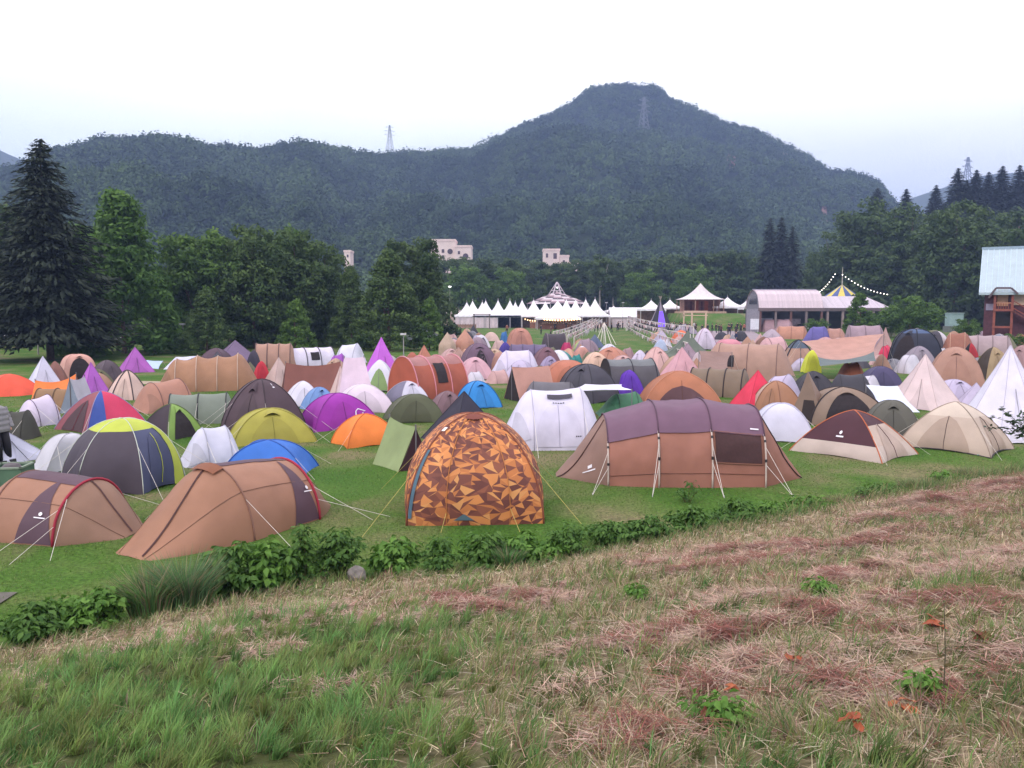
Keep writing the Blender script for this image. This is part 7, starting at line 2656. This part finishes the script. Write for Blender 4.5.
def shrub(name, label, px, top, halfw, mat, nst=16, ls=.10, dy=.4, cat='shrub', group='shrubs along the foot of the bank', leaves=1300, z0=None, Y=None, flat=1.0):
    if Y is None:
        Y = 12.0
        for _ in range(12): Y = toe(X_(px, Y)) + dy
    x = X_(px, Y)
    zb = bank_h(x, Y) if z0 is None else z0
    h = max(.15, at(px, top, Y).z - zb)
    w = halfw * Y / F
    t = thing(name, label, cat, (x, Y, zb), 0, group)
    r_ = np.random.RandomState(int(px) + 3)
    P, N, Dd = [], [], []
    mb = MB()
    for i in range(nst):
        a = r_.rand() * 2 * PI; rr = r_.rand() ** .6
        base = Vector((.25 * w * rr * math.cos(a), .25 * w * flat * rr * math.sin(a), 0))
        hh = h * (1 - .55 * rr ** 2) * r_.uniform(.75, 1.08)
        tip = Vector((w * rr * math.cos(a), w * flat * rr * math.sin(a), hh))
        m_ = base.lerp(tip, .5) + Vector((0, 0, .12 * hh))
        mb.tube([base, m_, tip], .008, sides=4, r2=.003)
        nl = max(6, int(leaves / nst))
        for s in np.sqrt(r_.rand(nl)):
            p = base.lerp(m_, s * 2) if s < .5 else m_.lerp(tip, s * 2 - 1)
            th = r_.rand() * 2 * PI
            o_ = Vector((math.cos(th), math.sin(th), r_.uniform(-.25, .45)))
            P.append(p + o_ * r_.uniform(.03, .03 + ls * 1.3)); Dd.append(o_)
            N.append(Vector((.45 * math.cos(th) + r_.randn() * .3, .45 * math.sin(th) + r_.randn() * .3, .85)).normalized())
    mb.build('stem', plain('#5E5A34', .8), t)
    P, N, Dd = np.array(P), np.array(N), np.array(Dd)
    n = len(P)
    L = ls * (.6 + .8 * r_.rand(n)); W_ = L * .55
    u = unit(Dd - N * np.sum(Dd * N, -1, keepdims=True)); v = np.cross(N, u)
    A = u * (L / 2)[:, None]; B = v * (W_ / 2)[:, None]; dn = N * (L * .12)[:, None]
    V = np.stack([P - A, P - A * .25 + B + dn, P + A * .35 + B * .7 + dn, P + A - dn, P + A * .35 - B * .7 + dn, P - A * .25 - B + dn, P + A * .1], 1).reshape(-1, 3)
    i = np.arange(n)[:, None] * 7
    Fq = [np.concatenate([i, i + 6, i + 2, i + 1], 1), np.concatenate([i, i + 5, i + 4, i + 6], 1), np.concatenate([i + 6, i + 3, i + 2], 1), np.concatenate([i + 6, i + 4, i + 3], 1)]
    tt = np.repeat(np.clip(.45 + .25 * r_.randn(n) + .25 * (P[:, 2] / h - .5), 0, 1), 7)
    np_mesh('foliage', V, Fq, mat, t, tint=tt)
    return t


sh = [(12, 604, 34, SHD, 'dark weedy shrub at the far left of the bank foot'), (52, 600, 38, SHL, 'fresh green low shrub, second from the left edge'), (92, 590, 36, SHL, 'bright leafy shrub beside the tall grass clump on the left'),
      (228, 538, 30, SHD, 'tall leafy shrub in front of the large orange-brown tunnel tent'), (258, 534, 30, SHL, 'leafy shrub with pale shoots, right neighbour of the tallest on the left'), (300, 524, 34, SHD, 'dark bushy shrub below the guy lines of the large brown tent'),
      (334, 528, 26, SHD, 'dark narrow shrub just left of the grey stone'), (392, 538, 30, SHL, 'round bright shrub just right of the grey stone'), (440, 538, 30, SHD, 'low shrub below the left half of the camouflage tent'),
      (486, 535, 32, SHD, 'low shrub below the right half of the camouflage tent'), (530, 532, 32, SHL, 'green shrub right of the camouflage tent'), (572, 526, 32, SHD, 'dark low shrub below the left nose of the big brown tunnel'),
      (612, 522, 32, SHD, 'dark low shrub below the white guy lines of the big brown tunnel'), (652, 516, 30, SHD, 'low shrub below the middle of the big brown tunnel'), (694, 508, 28, SHD, 'low shrub below the mesh window of the big brown tunnel'),
      (738, 500, 28, SHD, 'dark low shrub at the right end of the row below the big brown tunnel'),
      (776, 503, 22, SHL, 'small bright weed bush just past the right end of the shrub row'), (815, 497, 26, SHL, 'low weed bush at the bank edge below the plain white dome'), (893, 485, 24, SHD, 'low weed bush at the bank edge below the maroon and cream pop-up'), (962, 474, 26, SHL, 'low weed bush at the bank edge below the cream pop-up')]
for px, top, hw, mt, lb in sh:
    kx = (px * 37) % 11 / 11.0
    shrub('shrub', lb, px, top + 4 * kx, hw * (.85 + .35 * kx), mt, nst=13 + int(8 * kx), ls=.09 + .05 * kx, leaves=int(850 + 500 * kx), dy=.25 + .5 * kx)
shrub('weed_plant', 'loose weed sprig right in front of the big brown tunnel tent', 690, 481, 14, SHD, nst=6, leaves=120, Y=17.6, ls=.09, group='weeds on the field and bank')
shrub('weed_plant', 'thin weed beside the lowest right corner of the bank edge', 868, 488, 10, SHD, nst=7, leaves=120, dy=.1, ls=.08, group='weeds on the field and bank')
for px, py, h, hw, lb in ((826, 598, 18, 14, 'bright green weed tuft in the dry grass on the right'), (725, 726, 26, 40, 'green weed clump at the bottom edge right of the middle'), (640, 600, 10, 8, 'tiny green seedling in the middle of the bank'),
                          (935, 700, 26, 10, 'green weed at the foot of the tall dry stalk')):
    p = bank_hit(px, py)
    shrub('weed_plant', lb, px, py - h, hw, SHL, nst=12, leaves=240, Y=p.y, z0=p.z, ls=.055, group='weeds on the field and bank')

# tall grass clumps
def clump(label, px, top, hw, n, Y=None, z0=None, col=(.07, .14, .045)):
    if Y is None:
        Y = 12.0
        for _ in range(12): Y = toe(X_(px, Y)) + .3
    x = X_(px, Y); zb = bank_h(x, Y) if z0 is None else z0
    h = at(px, top, Y).z - zb
    w = hw * Y / F
    a = rs.rand(n) * 2 * PI; r = w * .6 * np.sqrt(rs.rand(n))
    P = np.stack([r * np.cos(a), r * np.sin(a) * .7, np.zeros(n)], -1)
    c = jitter(tuple(1.55 * q_ for q_ in col), n, .35)
    d = rs.rand(n) < .22; c[d] = jitter((.3, .24, .14), int(d.sum()), .3)
    o = blades('grass_clump', P, a, .08 + .35 * rs.rand(n), h * (.7 + .5 * rs.rand(n)), .012 + .01 * rs.rand(n), c, GM, curl=.55)
    o.location = (x, Y, zb - .02)
    setp(o, label, 'grass clump', 'tall grass clumps along the bank')


clump('tall blue-green grass clump between the bright shrub and the tall leafy one', 178, 556, 38, 900, col=(.075, .135, .06))
clump('grass clump in front of the purple-striped small brown tent', 140, 566, 30, 600, col=(.08, .15, .05))
clump('grass clump in the gap between the camouflage tent and the big brown tunnel', 508, 545, 22, 350)
clump('big arching grass clump at the bank edge right of the big brown tunnel', 782, 513, 40, 900, col=(.10, .15, .05))
clump('grass clump at the bank edge below the maroon pop-up tent', 850, 496, 40, 800, col=(.12, .15, .06))
clump('straggly grass clump at the right edge of the bank', 985, 468, 44, 900, col=(.13, .14, .07))
clump('grass clump on the bank edge below the cream pop-up tent', 925, 478, 36, 700, col=(.11, .14, .06))
clump('yellowish grass clump at the bank edge in the middle', 655, 548, 40, 700, col=(.16, .15, .07))
clump('yellowish grass clump right of the middle at the bank edge', 715, 533, 36, 600, col=(.14, .15, .06))

# sapling twig at the right edge
Y = 17.5
t = thing('sapling', 'dark leafy twig reaching in from the right edge before the tall white pyramid', 'sapling', (X_(1034, Y), Y, bank_h(X_(1034, Y), Y)))
zb = t.location.z
o3 = Vector((X_(1034, Y), Y, zb))
mb = MB(); tips = [at(990, 416, Y), at(1000, 408, Y), at(1012, 420, Y), at(1022, 412, Y), at(1006, 432, Y), at(1018, 438, Y), at(987, 428, Y)]
Pn, Nn = [], []
fork = at(1026, 432, Y) - o3
mb.tube([Vector((0, 0, -.05)), fork * .6 + Vector((.08, 0, 0)), fork], .018, sides=5, r2=.01)
for tp in tips:
    q = tp - o3
    m_ = fork.lerp(q, .5) + Vector((0, random.uniform(-.1, .1), .05)); mb.tube([fork, m_, q], .007, sides=4, r2=.003)
    for i in range(26):
        f = random.random() ** .6
        p = fork.lerp(m_, f * 2) if f < .5 else m_.lerp(q, f * 2 - 1)
        Pn.append(p + Vector((random.gauss(0, .045), random.gauss(0, .05), random.gauss(0, .04)))); Nn.append(Vector((random.gauss(0, .5), random.gauss(0, .5), 1)).normalized())
mb.build('stem', plain('#4A3E38', .8), t)
Pn, Nn = np.array(Pn), np.array(Nn)
L = .10 + .06 * rt.rand(len(Pn))
np_mesh('foliage', leaf_quads(Pn, Nn, L, L * .55), quadidx(len(Pn)), leafmat('twig_leaf', (.02, .045, .02), (.05, .085, .035), .5, .2), t, tint=np.repeat(rt.rand(len(Pn)), 4))

# dry stalk
p = bank_hit(943, 705)
t = thing('dry_stalk', 'tall thin dry weed stalk standing on the right of the bank', 'weed', p)
tp = at(944, 602, p.y) - p
mb = MB(); mb.tube([(0, 0, 0), tp * .5 + Vector((.01, 0, 0)), tp], .005, sides=5, r2=.002); mb.build('stem', plain('#4A4630', .8), t)
for i in range(12):
    mb = MB()
    f = .15 + .8 * random.random(); a = random.random() * 6.28; c = tp * f
    o_ = Vector((math.cos(a), math.sin(a), .3)) * .05
    mb.quad(c, c + o_ * .5 + Vector((0, 0, .012)), c + o_, c + o_ * .5 - Vector((0, 0, .012)))
    mb.build('leaf', plain('#5E5230', .8), t)

# curled dead leaves
dead = [(931, 636, .085, 'largest curled rust-brown leaf beside the dry stalk'), (983, 652, .07, 'rust-brown dead leaf right of the dry stalk'), (899, 719, .06, 'orange-brown dead leaf low on the right of the bank'),
        (856, 738, .06, 'dark reddish dead leaf near the bottom edge on the right'), (711, 724, .06, 'orange dead leaf left of the green weed clump at the bottom'), (738, 703, .055, 'brown dead leaf under the biggest hay heap'),
        (793, 673, .06, 'rusty dead leaf right below the biggest hay heap'), (705, 566, .07, 'orange-brown dead leaf at the top edge of the bank'), (928, 702, .045, 'small brown dead leaf at the foot of the dry stalk')]
for k, (px, py, r, lb) in enumerate(dead):
    p = bank_hit(px, py)
    mb = MB(); rr = random.Random(k)
    for q in range(4):
        a0 = rr.random() * 6.28; c0 = Vector((rr.uniform(-.05, .05), rr.uniform(-.05, .05), .02 + .012 * q)); tl = rr.uniform(-.5, .5); tw = rr.uniform(-.6, .6)
        P = []
        for i in range(9):
            u = i / 8 * 2 - 1
            ww = r * .42 * (1 - u * u) ** .7 * (1 + .25 * math.sin(i * 2.3 + q)) + .001
            row = []
            for j in range(5):
                v = j / 4 * 2 - 1
                x, y = u * r * .9, v * ww
                z = .25 * abs(v) * ww + tl * u * r * .5 + tw * v * ww + .12 * r * math.sin(3 * u + q)
                row.append(c0 + Vector((x * math.cos(a0) - y * math.sin(a0), x * math.sin(a0) + y * math.cos(a0), z)))
            P.append(row)
        mb.grid(P)
    o = mb.build('dead_leaf', plain(('#8E4426', '#6A3222', '#98502C')[k % 3], .8, amt=.3, scale=20), smooth=True)
    o.location = p + Vector((0, 0, .05))
    setp(o, lb, 'leaf', 'dead leaves lying on the bank')

# grey stone between the shrubs
Y = 12.0
for _ in range(12): Y = toe(X_(356, Y)) + .05
bm = bmesh.new(); bmesh.ops.create_icosphere(bm, subdivisions=3, radius=1.0)
for v in bm.verts:
    n_ = 1 + .28 * noise.noise(v.co * 1.3) + .08 * noise.noise(v.co * 4)
    v.co = Vector((v.co.x * .15, v.co.y * .13, v.co.z * .15)) * n_
me = bpy.data.meshes.new('stone'); bm.to_mesh(me); bm.free()
me.materials.append(plain('#77706C', .95, amt=.25, scale=9, name='stone'))
o = bpy.data.objects.new('stone', me); COL.objects.link(o); o.location = (X_(354, Y), Y, .10)
setp(o, 'grey stone half hidden between shrubs at the foot of the bank', 'stone')
# fix up: flat list of labels that stay empty must not exist
for o in list(COL.objects):
    if o.get('label') == '': del o['label']
